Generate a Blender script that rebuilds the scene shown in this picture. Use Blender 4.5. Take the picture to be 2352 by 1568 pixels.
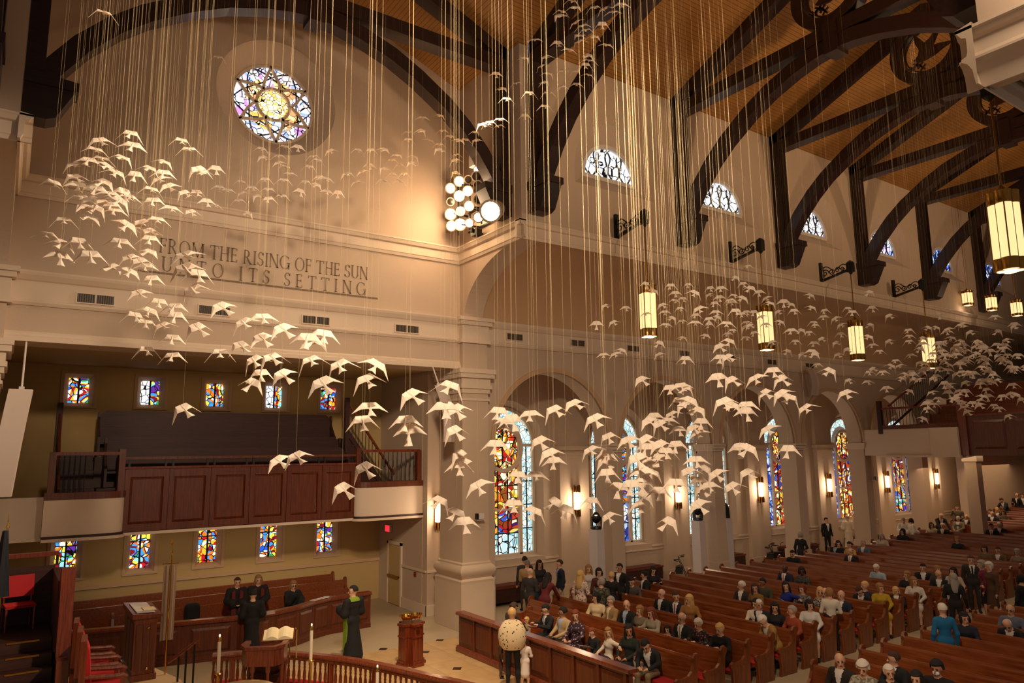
import bpy, bmesh, math, random
import numpy as np
from mathutils import Vector, Matrix
random.seed(7); RN = np.random.RandomState(11)
for o in list(bpy.data.objects): bpy.data.objects.remove(o)
S = bpy.context.scene
COL = S.collection
PI = math.pi
# ---------------------------------------------------------------- camera
YAW, PIT, ROL, FPX, EYE = math.radians(34.72), math.radians(8.722), math.radians(-0.678), 1659.4, 5.5
CF = Vector((math.sin(YAW)*math.cos(PIT), math.cos(YAW)*math.cos(PIT), math.sin(PIT)))
_r = Vector((math.cos(YAW), -math.sin(YAW), 0)); _u = _r.cross(CF)
CR = _r*math.cos(ROL)+_u*math.sin(ROL); CU = _u*math.cos(ROL)-_r*math.sin(ROL)
CC = Vector((0, 0, EYE))
cam = bpy.data.cameras.new('camera'); camo = bpy.data.objects.new('camera', cam); COL.objects.link(camo)
cam.sensor_width = 36; cam.lens = FPX/2352*36; cam.clip_start = .1; cam.clip_end = 300
m = Matrix.Identity(4)
for i in range(3):
    m[i][0] = CR[i]; m[i][1] = CU[i]; m[i][2] = -CF[i]; m[i][3] = CC[i]
camo.matrix_world = m
S.camera = camo
def ray(x, y): return CF+CR*((x-1176)/FPX)-CU*((y-784)/FPX)
def at(x, y, X=None, Y=None, Z=None, D=None):
    """direction of a photo pixel, carried to the plane X/Y/Z (or view depth D) the thing stands on"""
    d = ray(x, y)
    if D is not None: return CC+d*D
    if X is not None: t = (X-CC.x)/d.x
    elif Y is not None: t = (Y-CC.y)/d.y
    else: t = (Z-CC.z)/d.z
    return CC+d*t
# ---------------------------------------------------------------- world, exposure
S.view_settings.view_transform = 'Standard'
try: S.view_settings.look = 'None'
except Exception: pass
S.view_settings.gamma = 1; S.view_settings.use_curve_mapping = False
S.view_settings.exposure = 0.0
W = bpy.data.worlds.new('world'); S.world = W; W.use_nodes = True
W.node_tree.nodes['Background'].inputs[0].default_value = (1.0, .77, .64, 1)
W.node_tree.nodes['Background'].inputs[1].default_value = 0.165
# ---------------------------------------------------------------- large lights of the room, some of them added
WARM = (1.0, .74, .51); WARM2 = (1.0, .66, .38)
def light(name, kind, loc, power, color=WARM, target=None, **k):
    l = bpy.data.lights.new(name, kind); l.energy = power; l.color = color
    for a, v in k.items(): setattr(l, a, v)
    o = bpy.data.objects.new(name, l); COL.objects.link(o); o.location = loc
    if target is not None:
        o.rotation_euler = (Vector(target)-Vector(loc)).to_track_quat('-Z', 'Y').to_euler()
    return o
# theatre-lamp cluster in the transept corner (its lamps are built further down)
light('stage_or_fill_light', 'SPOT', (11.0, 18.2, 13.2), 2300, WARM, (3.0, 13.5, 5.5), spot_size=1.9, spot_blend=.9, shadow_soft_size=.35)
light('stage_or_fill_light', 'POINT', (11.1, 19.0, 13.1), 260, WARM2, shadow_soft_size=.35)
# unseen lamps added out of frame to brighten the doves, walls and chancel floor
light('stage_or_fill_light', 'SPOT', (11.2, 2.2, 13.4), 11500, WARM, (1.6, 10.8, 8.4), spot_size=.8, spot_blend=.7, shadow_soft_size=.4)
light('stage_or_fill_light', 'SPOT', (1.0, 1.6, 13.4), 6200, WARM, (9.0, 10.5, 4.8), spot_size=1.15, spot_blend=.7, shadow_soft_size=.4)
light('stage_or_fill_light', 'SPOT', (1.2, .6, 12.6), 8200, WARM, (6.2, 20.6, 8.4), spot_size=.74, spot_blend=.9, shadow_soft_size=.5)  # added spot that brightens the inscription wall
light('stage_or_fill_light', 'SPOT', (3.0, -.8, 7.6), 3000, WARM, (8.2, 14.5, 13.2), spot_size=.8, spot_blend=.9, shadow_soft_size=.4)  # added low fill for the undersides of the upper doves
light('stage_or_fill_light', 'POINT', (11.0, 2.6, 13.2), 260, WARM, shadow_soft_size=.35)  # added to brighten the near cornice
# uplights on the near clerestory cornice that wash the timber ceiling
for X in (17., 26., 36.):
    light('ceiling_uplight_or_fill', 'SPOT', (X, 5.6, 12.6), 1600, WARM2, (X+1, 14.5, 20.), spot_size=2.2, spot_blend=.9, shadow_soft_size=.25)
light('ceiling_uplight_or_fill', 'SPOT', (11.6, 5.2, 12.6), 600, WARM2, (9, 17, 19.5), spot_size=1.6, spot_blend=.9, shadow_soft_size=.25)  # unseen spot added to lift the transept ceiling
# unseen spots added below the ridge to brighten the pews and chancel floor
for X in (15., 21., 28., 35., 43.):
    light('nave_fill_light', 'SPOT', (X, 9.3, 17.4), 850, WARM, (X-1., 13., 0), spot_size=1.5, spot_blend=.9, shadow_soft_size=.4)
light('chancel_fill_light', 'SPOT', (6., 10., 17.4), 10500, WARM, (9.9, 17.2, 0), spot_size=.62, spot_blend=.9, shadow_soft_size=.4)
# ---------------------------------------------------------------- helpers
class MB:
    """collects geometry for ONE mesh object"""
    def __init__(s): s.v = []; s.f = []; s.m = []; s.k = 0
    def add(s, vs, fs):
        o = len(s.v); s.v += [tuple(p) for p in vs]
        for f in fs: s.f.append([i+o for i in f]); s.m.append(s.k)
        return s
    def box(s, x0, x1, y0, y1, z0, z1):
        v = [(x0,y0,z0),(x1,y0,z0),(x1,y1,z0),(x0,y1,z0),(x0,y0,z1),(x1,y0,z1),(x1,y1,z1),(x0,y1,z1)]
        return s.add(v, [(0,3,2,1),(4,5,6,7),(0,1,5,4),(1,2,6,5),(2,3,7,6),(3,0,4,7)])
    def obox(s, c, ax, ay, az):
        """box from centre and three half-axis vectors"""
        c = Vector(c); ax, ay, az = Vector(ax), Vector(ay), Vector(az)
        v = [c+ax*a+ay*b+az*d for d in (-1,1) for a, b in ((-1,-1),(1,-1),(1,1),(-1,1))]
        return s.add(v, [(0,3,2,1),(4,5,6,7),(0,1,5,4),(1,2,6,5),(2,3,7,6),(3,0,4,7)])
    def bar(s, a, b, w, h, up=(0,0,1)):
        a, b = Vector(a), Vector(b); d = (b-a); l = d.length; d.normalize()
        x = d.cross(Vector(up))
        if x.length < 1e-4: x = Vector((1,0,0))
        x.normalize(); y = x.cross(d)
        return s.obox((a+b)/2, d*(l/2), x*(w/2), y*(h/2))
    def prism(s, poly, axis, a, b):
        """polygon of 2D points swept along axis from a to b; plane order XY / XZ / YZ"""
        n = len(poly)
        def P(p, t): return {'X': (t, p[0], p[1]), 'Y': (p[0], t, p[1]), 'Z': (p[0], p[1], t)}[axis]
        v = [P(p, a) for p in poly]+[P(p, b) for p in poly]
        f = [list(range(n))[::-1], list(range(n, 2*n))]+[(i, (i+1) % n, n+(i+1) % n, n+i) for i in range(n)]
        return s.add(v, f)
    def strip(s, A, B, closed=False):
        n = len(A); v = list(A)+list(B)
        r = range(n if closed else n-1)
        return s.add(v, [(i, (i+1) % n, n+(i+1) % n, n+i) for i in r])
    def loft(s, rings, closed=True, cap=True):
        n = len(rings[0]); v = [p for r in rings for p in r]; f = []
        for k in range(len(rings)-1):
            for i in range(n if closed else n-1):
                j = (i+1) % n; f.append((k*n+i, k*n+j, (k+1)*n+j, (k+1)*n+i))
        if cap and closed: f.append(list(range(n))[::-1]); f.append([len(rings)*n-n+i for i in range(n)])
        return s.add(v, f)
    def tube(s, path, r, n=8, cap=True):
        path = [Vector(p) for p in path]; rr = r if isinstance(r, (list, tuple)) else [r]*len(path); rings = []
        ref = Vector((0,0,1))
        for i, p in enumerate(path):
            d = (path[min(i+1, len(path)-1)]-path[max(i-1, 0)]).normalized()
            if abs(d.dot(ref)) > .95: ref = Vector((1,0,0)) if abs(d.x) < .9 else Vector((0,1,0))
            x = d.cross(ref).normalized(); y = x.cross(d)
            rings.append([p+x*(rr[i]*math.cos(2*PI*k/n))+y*(rr[i]*math.sin(2*PI*k/n)) for k in range(n)])
        return s.loft(rings, True, cap)
    def lathe(s, prof, c=(0,0,0), n=12, cap=True):
        c = Vector(c); rings = [[c+Vector((r*math.cos(2*PI*k/n), r*math.sin(2*PI*k/n), z)) for k in range(n)] for r, z in prof]
        return s.loft(rings, True, cap)
    def sphere(s, c, r, n=10, m=7, sc=(1,1,1)):
        prof = [(max(1e-4, r*math.sin(PI*i/m)), -r*math.cos(PI*i/m)) for i in range(m+1)]
        c = Vector(c)
        rings = [[c+Vector((a*math.cos(2*PI*k/n)*sc[0], a*math.sin(2*PI*k/n)*sc[1], z*sc[2])) for k in range(n)] for a, z in prof]
        return s.loft(rings, True, True)
    def mesh(s, name):
        me = bpy.data.meshes.new(name); me.from_pydata(s.v, [], s.f)
        bm = bmesh.new(); bm.from_mesh(me); bmesh.ops.recalc_face_normals(bm, faces=bm.faces[:]); bm.to_mesh(me); bm.free()
        if any(s.m): me.polygons.foreach_set('material_index', s.m)
        return me
    def build(s, name, mat, parent=None, smooth=False, loc=None, rz=0, keep=False):
        me = s.mesh(name); mats = mat if isinstance(mat, (list, tuple)) else [mat]
        for a in mats: me.materials.append(a)
        if smooth:
            me.polygons.foreach_set('use_smooth', [True]*len(me.polygons))
            try: me.set_sharp_from_angle(angle=math.radians(40))
            except Exception: pass
        o = bpy.data.objects.new(name, me); COL.objects.link(o)
        if parent is not None: o.parent = parent
        if loc is not None: o.location = loc
        if rz: o.rotation_euler.z = rz
        return o
def inst(name, me, parent=None, loc=None, rz=0, sc=None):
    o = bpy.data.objects.new(name, me); COL.objects.link(o)
    if parent is not None: o.parent = parent
    if loc is not None: o.location = loc
    if rz: o.rotation_euler.z = rz
    if sc is not None: o.scale = sc if isinstance(sc, (tuple, list)) else (sc, sc, sc)
    return o
def meshof(mb, name, mats, smooth=False):
    me = mb.mesh(name)
    for a in (mats if isinstance(mats, (list, tuple)) else [mats]): me.materials.append(a)
    if smooth:
        me.polygons.foreach_set('use_smooth', [True]*len(me.polygons))
        try: me.set_sharp_from_angle(angle=math.radians(45))
        except Exception: pass
    return me
def tag(o, label=None, cat=None, group=None, kind=None):
    if label: o['label'] = label
    if cat: o['category'] = cat
    if group: o['group'] = group
    if kind: o['kind'] = kind
    return o
def thing(name, label, cat, loc=(0,0,0), rz=0, group=None):
    o = bpy.data.objects.new(name, None); COL.objects.link(o); o.empty_display_size = .2
    o.location = loc; o.rotation_euler.z = rz
    return tag(o, label, cat, group)
def struct(o, label=None, cat='wall'):
    o['kind'] = 'structure'
    if label: o['label'] = label
    o['category'] = cat
    return o
def copytree(o, parent=None):
    c = o.copy(); COL.objects.link(c); c.parent = parent
    for ch in o.children: copytree(ch, c)
    return c
# ---------------------------------------------------------------- materials
def lin(h):
    h = h.lstrip('#'); r = [int(h[i:i+2], 16)/255 for i in (0, 2, 4)]
    return tuple((c/12.92 if c <= .04045 else ((c+.055)/1.055)**2.4) for c in r)+(1,)
def mk(name):
    m = bpy.data.materials.new(name); m.use_nodes = True
    nt = m.node_tree; return m, nt, nt.nodes['Principled BSDF']
def plain(name, col, rough=.6, metal=0, spec=.5, bump=0, bscale=60, var=.0, vscale=3, coat=0):
    m, nt, b = mk(name); c = lin(col) if isinstance(col, str) else col
    b.inputs['Base Color'].default_value = c; b.inputs['Roughness'].default_value = rough
    b.inputs['Metallic'].default_value = metal; b.inputs['Specular IOR Level'].default_value = spec
    if coat: b.inputs['Coat Weight'].default_value = coat; b.inputs['Coat Roughness'].default_value = .15
    if var or bump:
        tc = nt.nodes.new('ShaderNodeTexCoord')
    if var:
        n = nt.nodes.new('ShaderNodeTexNoise'); n.inputs['Scale'].default_value = vscale; n.inputs['Detail'].default_value = 5
        nt.links.new(tc.outputs['Object'], n.inputs['Vector'])
        mx = nt.nodes.new('ShaderNodeMix'); mx.data_type = 'RGBA'
        mx.inputs[6].default_value = tuple(min(1, x*(1+var)) for x in c[:3])+(1,)
        mx.inputs[7].default_value = tuple(x*(1-var) for x in c[:3])+(1,)
        nt.links.new(n.outputs['Fac'], mx.inputs[0]); nt.links.new(mx.outputs[2], b.inputs['Base Color'])
    if bump:
        n2 = nt.nodes.new('ShaderNodeTexNoise'); n2.inputs['Scale'].default_value = bscale; n2.inputs['Detail'].default_value = 3
        nt.links.new(tc.outputs['Object'], n2.inputs['Vector'])
        bp = nt.nodes.new('ShaderNodeBump'); bp.inputs['Strength'].default_value = bump; bp.inputs['Distance'].default_value = .02
        nt.links.new(n2.outputs['Fac'], bp.inputs['Height']); nt.links.new(bp.outputs[0], b.inputs['Normal'])
    return m
def wood(name, c1, c2, rough=.35, axis='X', scale=2.2, coat=.25, stretch=14):
    m, nt, b = mk(name)
    tc = nt.nodes.new('ShaderNodeTexCoord'); mp = nt.nodes.new('ShaderNodeMapping')
    sc = {'X': (1, stretch, stretch), 'Y': (stretch, 1, stretch), 'Z': (stretch, stretch, 1)}[axis]
    mp.inputs['Scale'].default_value = sc
    n = nt.nodes.new('ShaderNodeTexNoise'); n.inputs['Scale'].default_value = scale; n.inputs['Detail'].default_value = 6; n.inputs['Roughness'].default_value = .6
    cr = nt.nodes.new('ShaderNodeValToRGB')
    cr.color_ramp.elements[0].position = .3; cr.color_ramp.elements[0].color = lin(c1)
    cr.color_ramp.elements[1].position = .7; cr.color_ramp.elements[1].color = lin(c2)
    nt.links.new(tc.outputs['Object'], mp.inputs[0]); nt.links.new(mp.outputs[0], n.inputs['Vector'])
    nt.links.new(n.outputs['Fac'], cr.inputs[0]); nt.links.new(cr.outputs[0], b.inputs['Base Color'])
    b.inputs['Roughness'].default_value = rough; b.inputs['Coat Weight'].default_value = coat; b.inputs['Coat Roughness'].default_value = .2
    return m
def emis(name, col, strength):
    m, nt, b = mk(name); c = lin(col) if isinstance(col, str) else col
    b.inputs['Base Color'].default_value = c; b.inputs['Emission Color'].default_value = c
    b.inputs['Emission Strength'].default_value = strength; b.inputs['Roughness'].default_value = .4
    return m
def stained(name, stops, scale, strength, lead=.05, seed=0., squash=(1,1,1), white=0.):
    """coloured glass quarries between dark lead came, lit from outside by the sky"""
    m, nt, b = mk(name); N = nt.nodes.new; L = nt.links.new
    tc = N('ShaderNodeTexCoord'); mp = N('ShaderNodeMapping'); mp.inputs['Scale'].default_value = squash
    mp.inputs['Location'].default_value = (seed, seed*1.7, seed*.6)
    wp = N('ShaderNodeTexNoise'); wp.inputs['Scale'].default_value = scale*.5
    L(tc.outputs['Object'], mp.inputs[0]); L(mp.outputs[0], wp.inputs['Vector'])
    ad = N('ShaderNodeMixRGB'); ad.blend_type = 'ADD'; ad.inputs[0].default_value = .35/scale*2
    L(mp.outputs[0], ad.inputs[1]); L(wp.outputs['Color'], ad.inputs[2])
    v = N('ShaderNodeTexVoronoi'); v.inputs['Scale'].default_value = scale; v.inputs['Randomness'].default_value = 1
    L(ad.outputs[0], v.inputs['Vector'])
    big = N('ShaderNodeTexNoise'); big.inputs['Scale'].default_value = scale*.22; big.inputs['Detail'].default_value = 1
    L(mp.outputs[0], big.inputs['Vector'])
    sp = N('ShaderNodeSeparateColor'); L(v.outputs['Color'], sp.inputs[0])
    mi = N('ShaderNodeMath'); mi.operation = 'MULTIPLY_ADD'; mi.inputs[1].default_value = .62; L(sp.outputs[0], mi.inputs[0])
    b2 = N('ShaderNodeMath'); b2.operation = 'MULTIPLY_ADD'; b2.inputs[1].default_value = 1.9; b2.inputs[2].default_value = -.76; L(big.outputs['Fac'], b2.inputs[0])
    L(b2.outputs[0], mi.inputs[2])
    cr = N('ShaderNodeValToRGB'); cr.color_ramp.interpolation = 'CONSTANT'
    el = cr.color_ramp.elements
    while len(el) < len(stops): el.new(.5)
    for i, c in enumerate(stops): el[i].position = i/len(stops); el[i].color = lin(c)
    L(mi.outputs[0], cr.inputs[0])
    de = N('ShaderNodeTexVoronoi'); de.feature = 'DISTANCE_TO_EDGE'; de.inputs['Scale'].default_value = scale
    L(ad.outputs[0], de.inputs['Vector'])
    lt = N('ShaderNodeMath'); lt.operation = 'GREATER_THAN'; lt.inputs[1].default_value = lead; L(de.outputs['Distance'], lt.inputs[0])
    mu = N('ShaderNodeMath'); mu.operation = 'MULTIPLY'; mu.inputs[1].default_value = strength; L(lt.outputs[0], mu.inputs[0])
    b.inputs['Base Color'].default_value = (.02, .02, .025, 1); b.inputs['Roughness'].default_value = .25
    L(cr.outputs[0], b.inputs['Emission Color']); L(mu.outputs[0], b.inputs['Emission Strength'])
    return m
M = {}
M['plaster'] = plain('cream_plaster', '#bda892', .85, var=.05, vscale=.6, bump=.12, bscale=25)
M['trim'] = plain('cream_trim', '#d0bda7', .7, var=.03)
M['stone'] = plain('cut_stone', '#c2ad95', .8, var=.08, vscale=1.5, bump=.15, bscale=40)
M['cove'] = plain('tan_plaster', '#bc9c79', .85, var=.05, vscale=.8)
M['backwall'] = plain('ochre_plaster', '#b59a66', .85, var=.05, vscale=.8)
M['darkwood'] = wood('dark_truss_wood', '#190b09', '#2c1411', .45, 'X', 1.2, .15)
M['pew'] = wood('pew_wood', '#5a2810', '#8a4a22', .28, 'Y', 1.6, .45)
M['pewend'] = wood('pew_end_wood', '#552610', '#84451f', .3, 'Z', 1.6, .4)
M['panel'] = wood('panel_wood', '#451a08', '#6b300f', .42, 'Z', 1.6, .12)
M['deepwood'] = wood('deep_wood', '#240d06', '#3f1a0c', .55, 'X', 1.4, .0)
M['mahog'] = wood('red_mahogany', '#4f1c0b', '#80381a', .25, 'Z', 2, .5)
M['brass'] = plain('aged_brass', '#9c7434', .28, 1, var=.15)
M['gold'] = plain('polished_brass', '#e0b457', .15, 1)
M['black'] = plain('black_metal', '#0c0b0b', .4)
M['iron'] = plain('wrought_iron', '#0b0c0a', .5)
M['white'] = plain('white_paint', '#cfc8c0', .6)
M['red'] = plain('red_upholstery', '#a80f16', .8, bump=.1, bscale=200)
M['lead'] = plain('window_lead', '#0c0d12', .6)
M['carpet'] = plain('red_carpet', '#7a1414', .95, bump=.3, bscale=300)
# ================================================================= THE SHELL
XL, XR, YT, YC, YN, YO = -0.32, 12.15, 20.6, 16.95, 4.45, 23.3    # transept sides, transept wall / arcade, clerestories, aisle wall
YB = 26.9                                                         # back wall of the transept under the loft
Y0 = 10.7; EAVE = 18.1; SL = .40; RIDGE = EAVE+SL*(YC-Y0)         # roof
XM = (XL+XR)/2; BAY = 5.82; XE = 60.0
# roof boards: narrow tongue-and-groove planks
def boards(name, c1, c2, axis):
    m, nt, b = mk(name); N = nt.nodes.new; L = nt.links.new
    tc = N('ShaderNodeTexCoord'); w = N('ShaderNodeTexWave'); w.wave_type = 'BANDS'; w.bands_direction = axis
    w.wave_profile = 'SAW'; w.inputs['Scale'].default_value = 2.6; L(tc.outputs['Object'], w.inputs['Vector'])
    n = N('ShaderNodeTexNoise'); n.inputs['Scale'].default_value = .7; n.inputs['Detail'].default_value = 5; L(tc.outputs['Object'], n.inputs['Vector'])
    cr = N('ShaderNodeValToRGB'); cr.color_ramp.elements[0].color = lin(c1); cr.color_ramp.elements[1].color = lin(c2)
    cr.color_ramp.elements[0].position = .3; cr.color_ramp.elements[1].position = .7; L(n.outputs['Fac'], cr.inputs[0])
    gt = N('ShaderNodeMath'); gt.operation = 'GREATER_THAN'; gt.inputs[1].default_value = .1; L(w.outputs['Fac'], gt.inputs[0])
    mx = N('ShaderNodeMix'); mx.data_type = 'RGBA'; mx.inputs[6].default_value = lin('#4a3013'); L(gt.outputs[0], mx.inputs[0]); L(cr.outputs[0], mx.inputs[7])
    L(mx.outputs[2], b.inputs['Base Color']); b.inputs['Roughness'].default_value = .55
    return m
M['boardX'] = boards('ceiling_boards', '#8c5f2b', '#a4753a', 'Y')
M['boardY'] = boards('ceiling_boards_cross', '#8c5f2b', '#a4753a', 'X')
# ---- floor
def marble():
    m, nt, b = mk('floor_marble'); N = nt.nodes.new; L = nt.links.new
    tc = N('ShaderNodeTexCoord'); n = N('ShaderNodeTexNoise'); n.inputs['Scale'].default_value = .9; n.inputs['Detail'].default_value = 7; n.inputs['Distortion'].default_value = 1.2
    L(tc.outputs['Object'], n.inputs['Vector'])
    cr = N('ShaderNodeValToRGB'); e = cr.color_ramp.elements; e[0].position = .3; e[0].color = lin('#a5845a'); e[1].position = .7; e[1].color = lin('#c8a878')
    L(n.outputs['Fac'], cr.inputs[0]); L(cr.outputs[0], b.inputs['Base Color']); b.inputs['Roughness'].default_value = .32
    return m
M['marble'] = marble()
M['floorstone'] = plain('floor_slab', '#a99779', .5, var=.12, vscale=1.2)
RAMP = .045; XRA = 34.0
def floorz(x): return max(0., RAMP*(x-XRA))
_fp = [(-14,-.3),(XE,-.3),(XE,floorz(XE)-.004),(XRA,-.004),(-14,-.004)]
fl = MB().prism(_fp, 'Y', -4, 27.4).build('floor', M['floorstone']); struct(fl, 'pale stone floor of the church, rising gently under the rear gallery', 'floor')
def atfloor(px, py, h):
    z = h
    for _ in range(12):
        p = at(px, py, Z=z); z = h+floorz(p.x)*.6+(z-h)*.4
    return p
# marble paving of the crossing: square tiles laid in rows, small dark insets at every other corner
T = 1.02; tl = meshof(MB().box(-T/2+.003, T/2-.003, -T/2+.003, T/2-.003, -.02, 0), 'tile', M['marble'])
M['inset'] = plain('dark_marble_inset', '#2c1a12', .35)
ins = meshof(MB().add([(.15,0,.002),(0,.15,.002),(-.15,0,.002),(0,-.15,.002),(.15,0,-.01),(0,.15,-.01),(-.15,0,-.01),(0,-.15,-.01)],
    [(0,1,2,3),(7,6,5,4),(0,4,5,1),(1,5,6,2),(2,6,7,3),(3,7,4,0)]), 'inset', M['inset'])
for i in range(0, 8):
    for j in range(0, 9):
        inst('tile', tl, fl, (3.9+T*i, 11.2+T*j, .001))
for (px, py) in [(1010,1470),(880,1490),(1078,1503),(1050,1535),(977,1497)]:
    p = at(px, py, Z=0); inst('inset', ins, fl, (p.x, p.y, .003), .1)
# ---- transept end wall (gable) with the round window
RC = (5.87, 16.08); RO, RI, RDEP = 1.77, 1.22, .55
def holed(mb, x0, x1, z0, z1, c, r, y, n=48, top=None):
    """quad ring between a circle and the surrounding rectangle on the plane Y=y"""
    A, B = [], []
    angs = sorted(set([2*PI*i/n for i in range(n)]+[math.atan2(zz-c[1], xx-c[0]) % (2*PI) for xx in (x0, x1) for zz in (z0, z1)]))
    for a in angs:
        ca, sa = math.cos(a), math.sin(a); t = 1e9
        if ca > 1e-9: t = min(t, (x1-c[0])/ca)
        if ca < -1e-9: t = min(t, (x0-c[0])/ca)
        if sa > 1e-9: t = min(t, (z1-c[1])/sa)
        if sa < -1e-9: t = min(t, (z0-c[1])/sa)
        A.append((c[0]+r*ca, y, c[1]+r*sa)); B.append((c[0]+t*ca, y, c[1]+t*sa))
    mb.strip(A, B, True)
mb = MB(); holed(mb, XL, XR, 12.0, EAVE, RC, RO, YT)
mb.add([(XL, YT, EAVE), (XR, YT, EAVE), (XM, YT, RIDGE)], [(0, 1, 2)])
cir = lambda r, y, n=48: [(RC[0]+r*math.cos(2*PI*i/n), y, RC[1]+r*math.sin(2*PI*i/n)) for i in range(n)]
mb.strip(cir(RO, YT), cir(RO-.06, YT+.05), True); mb.strip(cir(RO-.06, YT+.05), cir(RI+.1, YT+RDEP-.08), True)
mb.strip(cir(RI+.1, YT+RDEP-.08), cir(RI, YT+RDEP), True)
mb.box(XL-.6, XR+.2, YT, YT+.9, 8.25, 12.0)
wt = mb.build('wall_transept', M['plaster']); struct(wt, 'cream gable wall with round window and carved inscription', 'wall')
# ---- cornices: one profile swept along a run
def corn(mb, a, b, prof, nrm):
    """prof: list of (out, z) ; run from a to b (xy), nrm = outward normal (xy)"""
    A = [(a[0]+nrm[0]*o, a[1]+nrm[1]*o, z) for o, z in prof]; B = [(b[0]+nrm[0]*o, b[1]+nrm[1]*o, z) for o, z in prof]
    mb.strip(A, B); mb.add(A, [list(range(len(A)))]); mb.add(B, [list(range(len(B)))[::-1]])
UP = [(0,11.80),(.05,11.80),(.08,11.88),(.10,11.90),(.10,12.16),(.17,12.18),(.22,12.27),(.24,12.29),(.24,12.33),(0,12.36)]
LO = [(0,9.12),(.05,9.13),(.09,9.20),(.09,9.24),(.05,9.26),(.05,9.72),(.09,9.75),(.16,9.86),(.18,9.92),(.18,9.96),(0,10.0)]
LI = [(0,8.25),(.10,8.25),(.10,8.36),(.05,8.39),(.05,8.45),(0,8.5)]
def trim(name, runs, prof, label, mat='trim'):
    mb = MB()
    for a, b, n in runs: corn(mb, a, b, prof, n)
    return struct(mb.build(name, M[mat]), label, 'cornice')
trim('trim_1', [((XL,YT),(XR+.0,YT),(0,-1)), ((XR,YT),(XR,YC-.24),(-1,0))], UP, 'upper cream cornice around the transept wall')
trim('trim_2', [((XR-.24,YC),(XE,YC),(0,-1))], [(o, z) for o, z in UP], 'long upper cornice under the clerestory windows')
trim('trim_3', [((XL,YT),(XR+.1,YT),(0,-1))], LO, 'cream frieze band with vents below the inscription')
trim('trim_4', [((XR+1.05,YT),(XE,YT),(0,-1))], LO, 'frieze band with vents over the arcade arches')
trim('trim_5', [((XL,YT),(XR+.1,YT),(0,-1))], LI, 'moulded lintel edge over the choir loft opening')
trim('trim_6', [((XL,YT-.02),(XL,YC-.24),(1,0)), ((-9,YC),(XL+.24,YC),(0,-1))], UP, 'upper cornice on the left return wall')
# ---- return wall between transept gable and clerestory, cut by the cove curve
CY, CZ, CA, CB = YC, 9.76, YT-.25-YC, 2.08
cov = [(CY+CA*math.cos(t), CZ+CB*math.sin(t)) for t in [PI/2*i/20 for i in range(21)]]   # (Y,Z) from springing to crown
mb = MB()
n = len(cov)
mb.strip([(XR, y, z) for y, z in cov], [(XR, y, EAVE) for y, z in cov])
mb.strip([(XR, y, z) for y, z in cov], [(XR+.75, y, z) for y, z in cov])
mb.add([(XR, cov[0][0], CZ), (XR, YT, CZ), (XR, YT, EAVE), (XR, cov[0][0], EAVE)], [(0,1,2,3)])
rw = mb.build('wall_return', M['plaster']); struct(rw, 'cream return wall with curved cut-out beside the lamp cluster', 'wall')
mb = MB(); mb.strip([(XL, y, z) for y, z in cov], [(XL, y, EAVE) for y, z in cov]); mb.strip([(XL, y, z) for y, z in cov], [(XL-.75, y, z) for y, z in cov])
mb.add([(XL, cov[0][0], CZ), (XL, YT, CZ), (XL, YT, EAVE), (XL, cov[0][0], EAVE)], [(0,1,2,3)])
mb.box(-9, XL, YC, YC+.3, 11.85, EAVE); mb.box(-9, XL-.75, YT, YT+.4, 0, 10.2)
mb.strip([(XL-.75, y+.12, z+.1) for y, z in cov], [(-9, y+.12, z+.1) for y, z in cov])
struct(mb.build('wall_left', M['plaster']), 'cream return wall at the left end of the transept', 'wall')
# near return wall and near clerestory (only its cornice corner shows)
mb = MB(); mb.box(XR, XR+.3, 2.2, YN, 11.1, EAVE); mb.box(XR+.3, XE, YN-.5, YN, 11.6, EAVE)
struct(mb.build('wall_near', M['plaster']), 'near clerestory wall corner with lit cornice', 'wall')
UPn = [(0,11.05),(.03,11.05),(.06,11.3),(.12,11.42),(.20,11.48),(.20,11.52),(.12,11.55),(.10,11.62),(.10,11.85),(.17,11.88),(.22,11.96),(.25,11.98),(.25,12.03),(0,12.08)]
trim('trim_7', [((XR,YN+.25),(XR,2.0),(-1,0)), ((XR-.25,YN),(XE,YN),(0,1))], UPn, 'near cornice corner lit from the crossing')
# ---- cove vault between clerestory and arcade
mb = MB(); mb.strip([(XR+.75, y+.12, z+.1) for y, z in cov], [(XE, y+.12, z+.1) for y, z in cov])
mb.strip([(XR+.75, y, z) for y, z in cov], [(XR+.75, y+.12, z+.1) for y, z in cov])
mb.box(XR+.75, XE, YC-.02, YC+.15, 11.8, 11.95)
struct(mb.build('ceiling_cove', M['cove'], smooth=True), 'tan curved cove above the arcade', 'ceiling')
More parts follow.
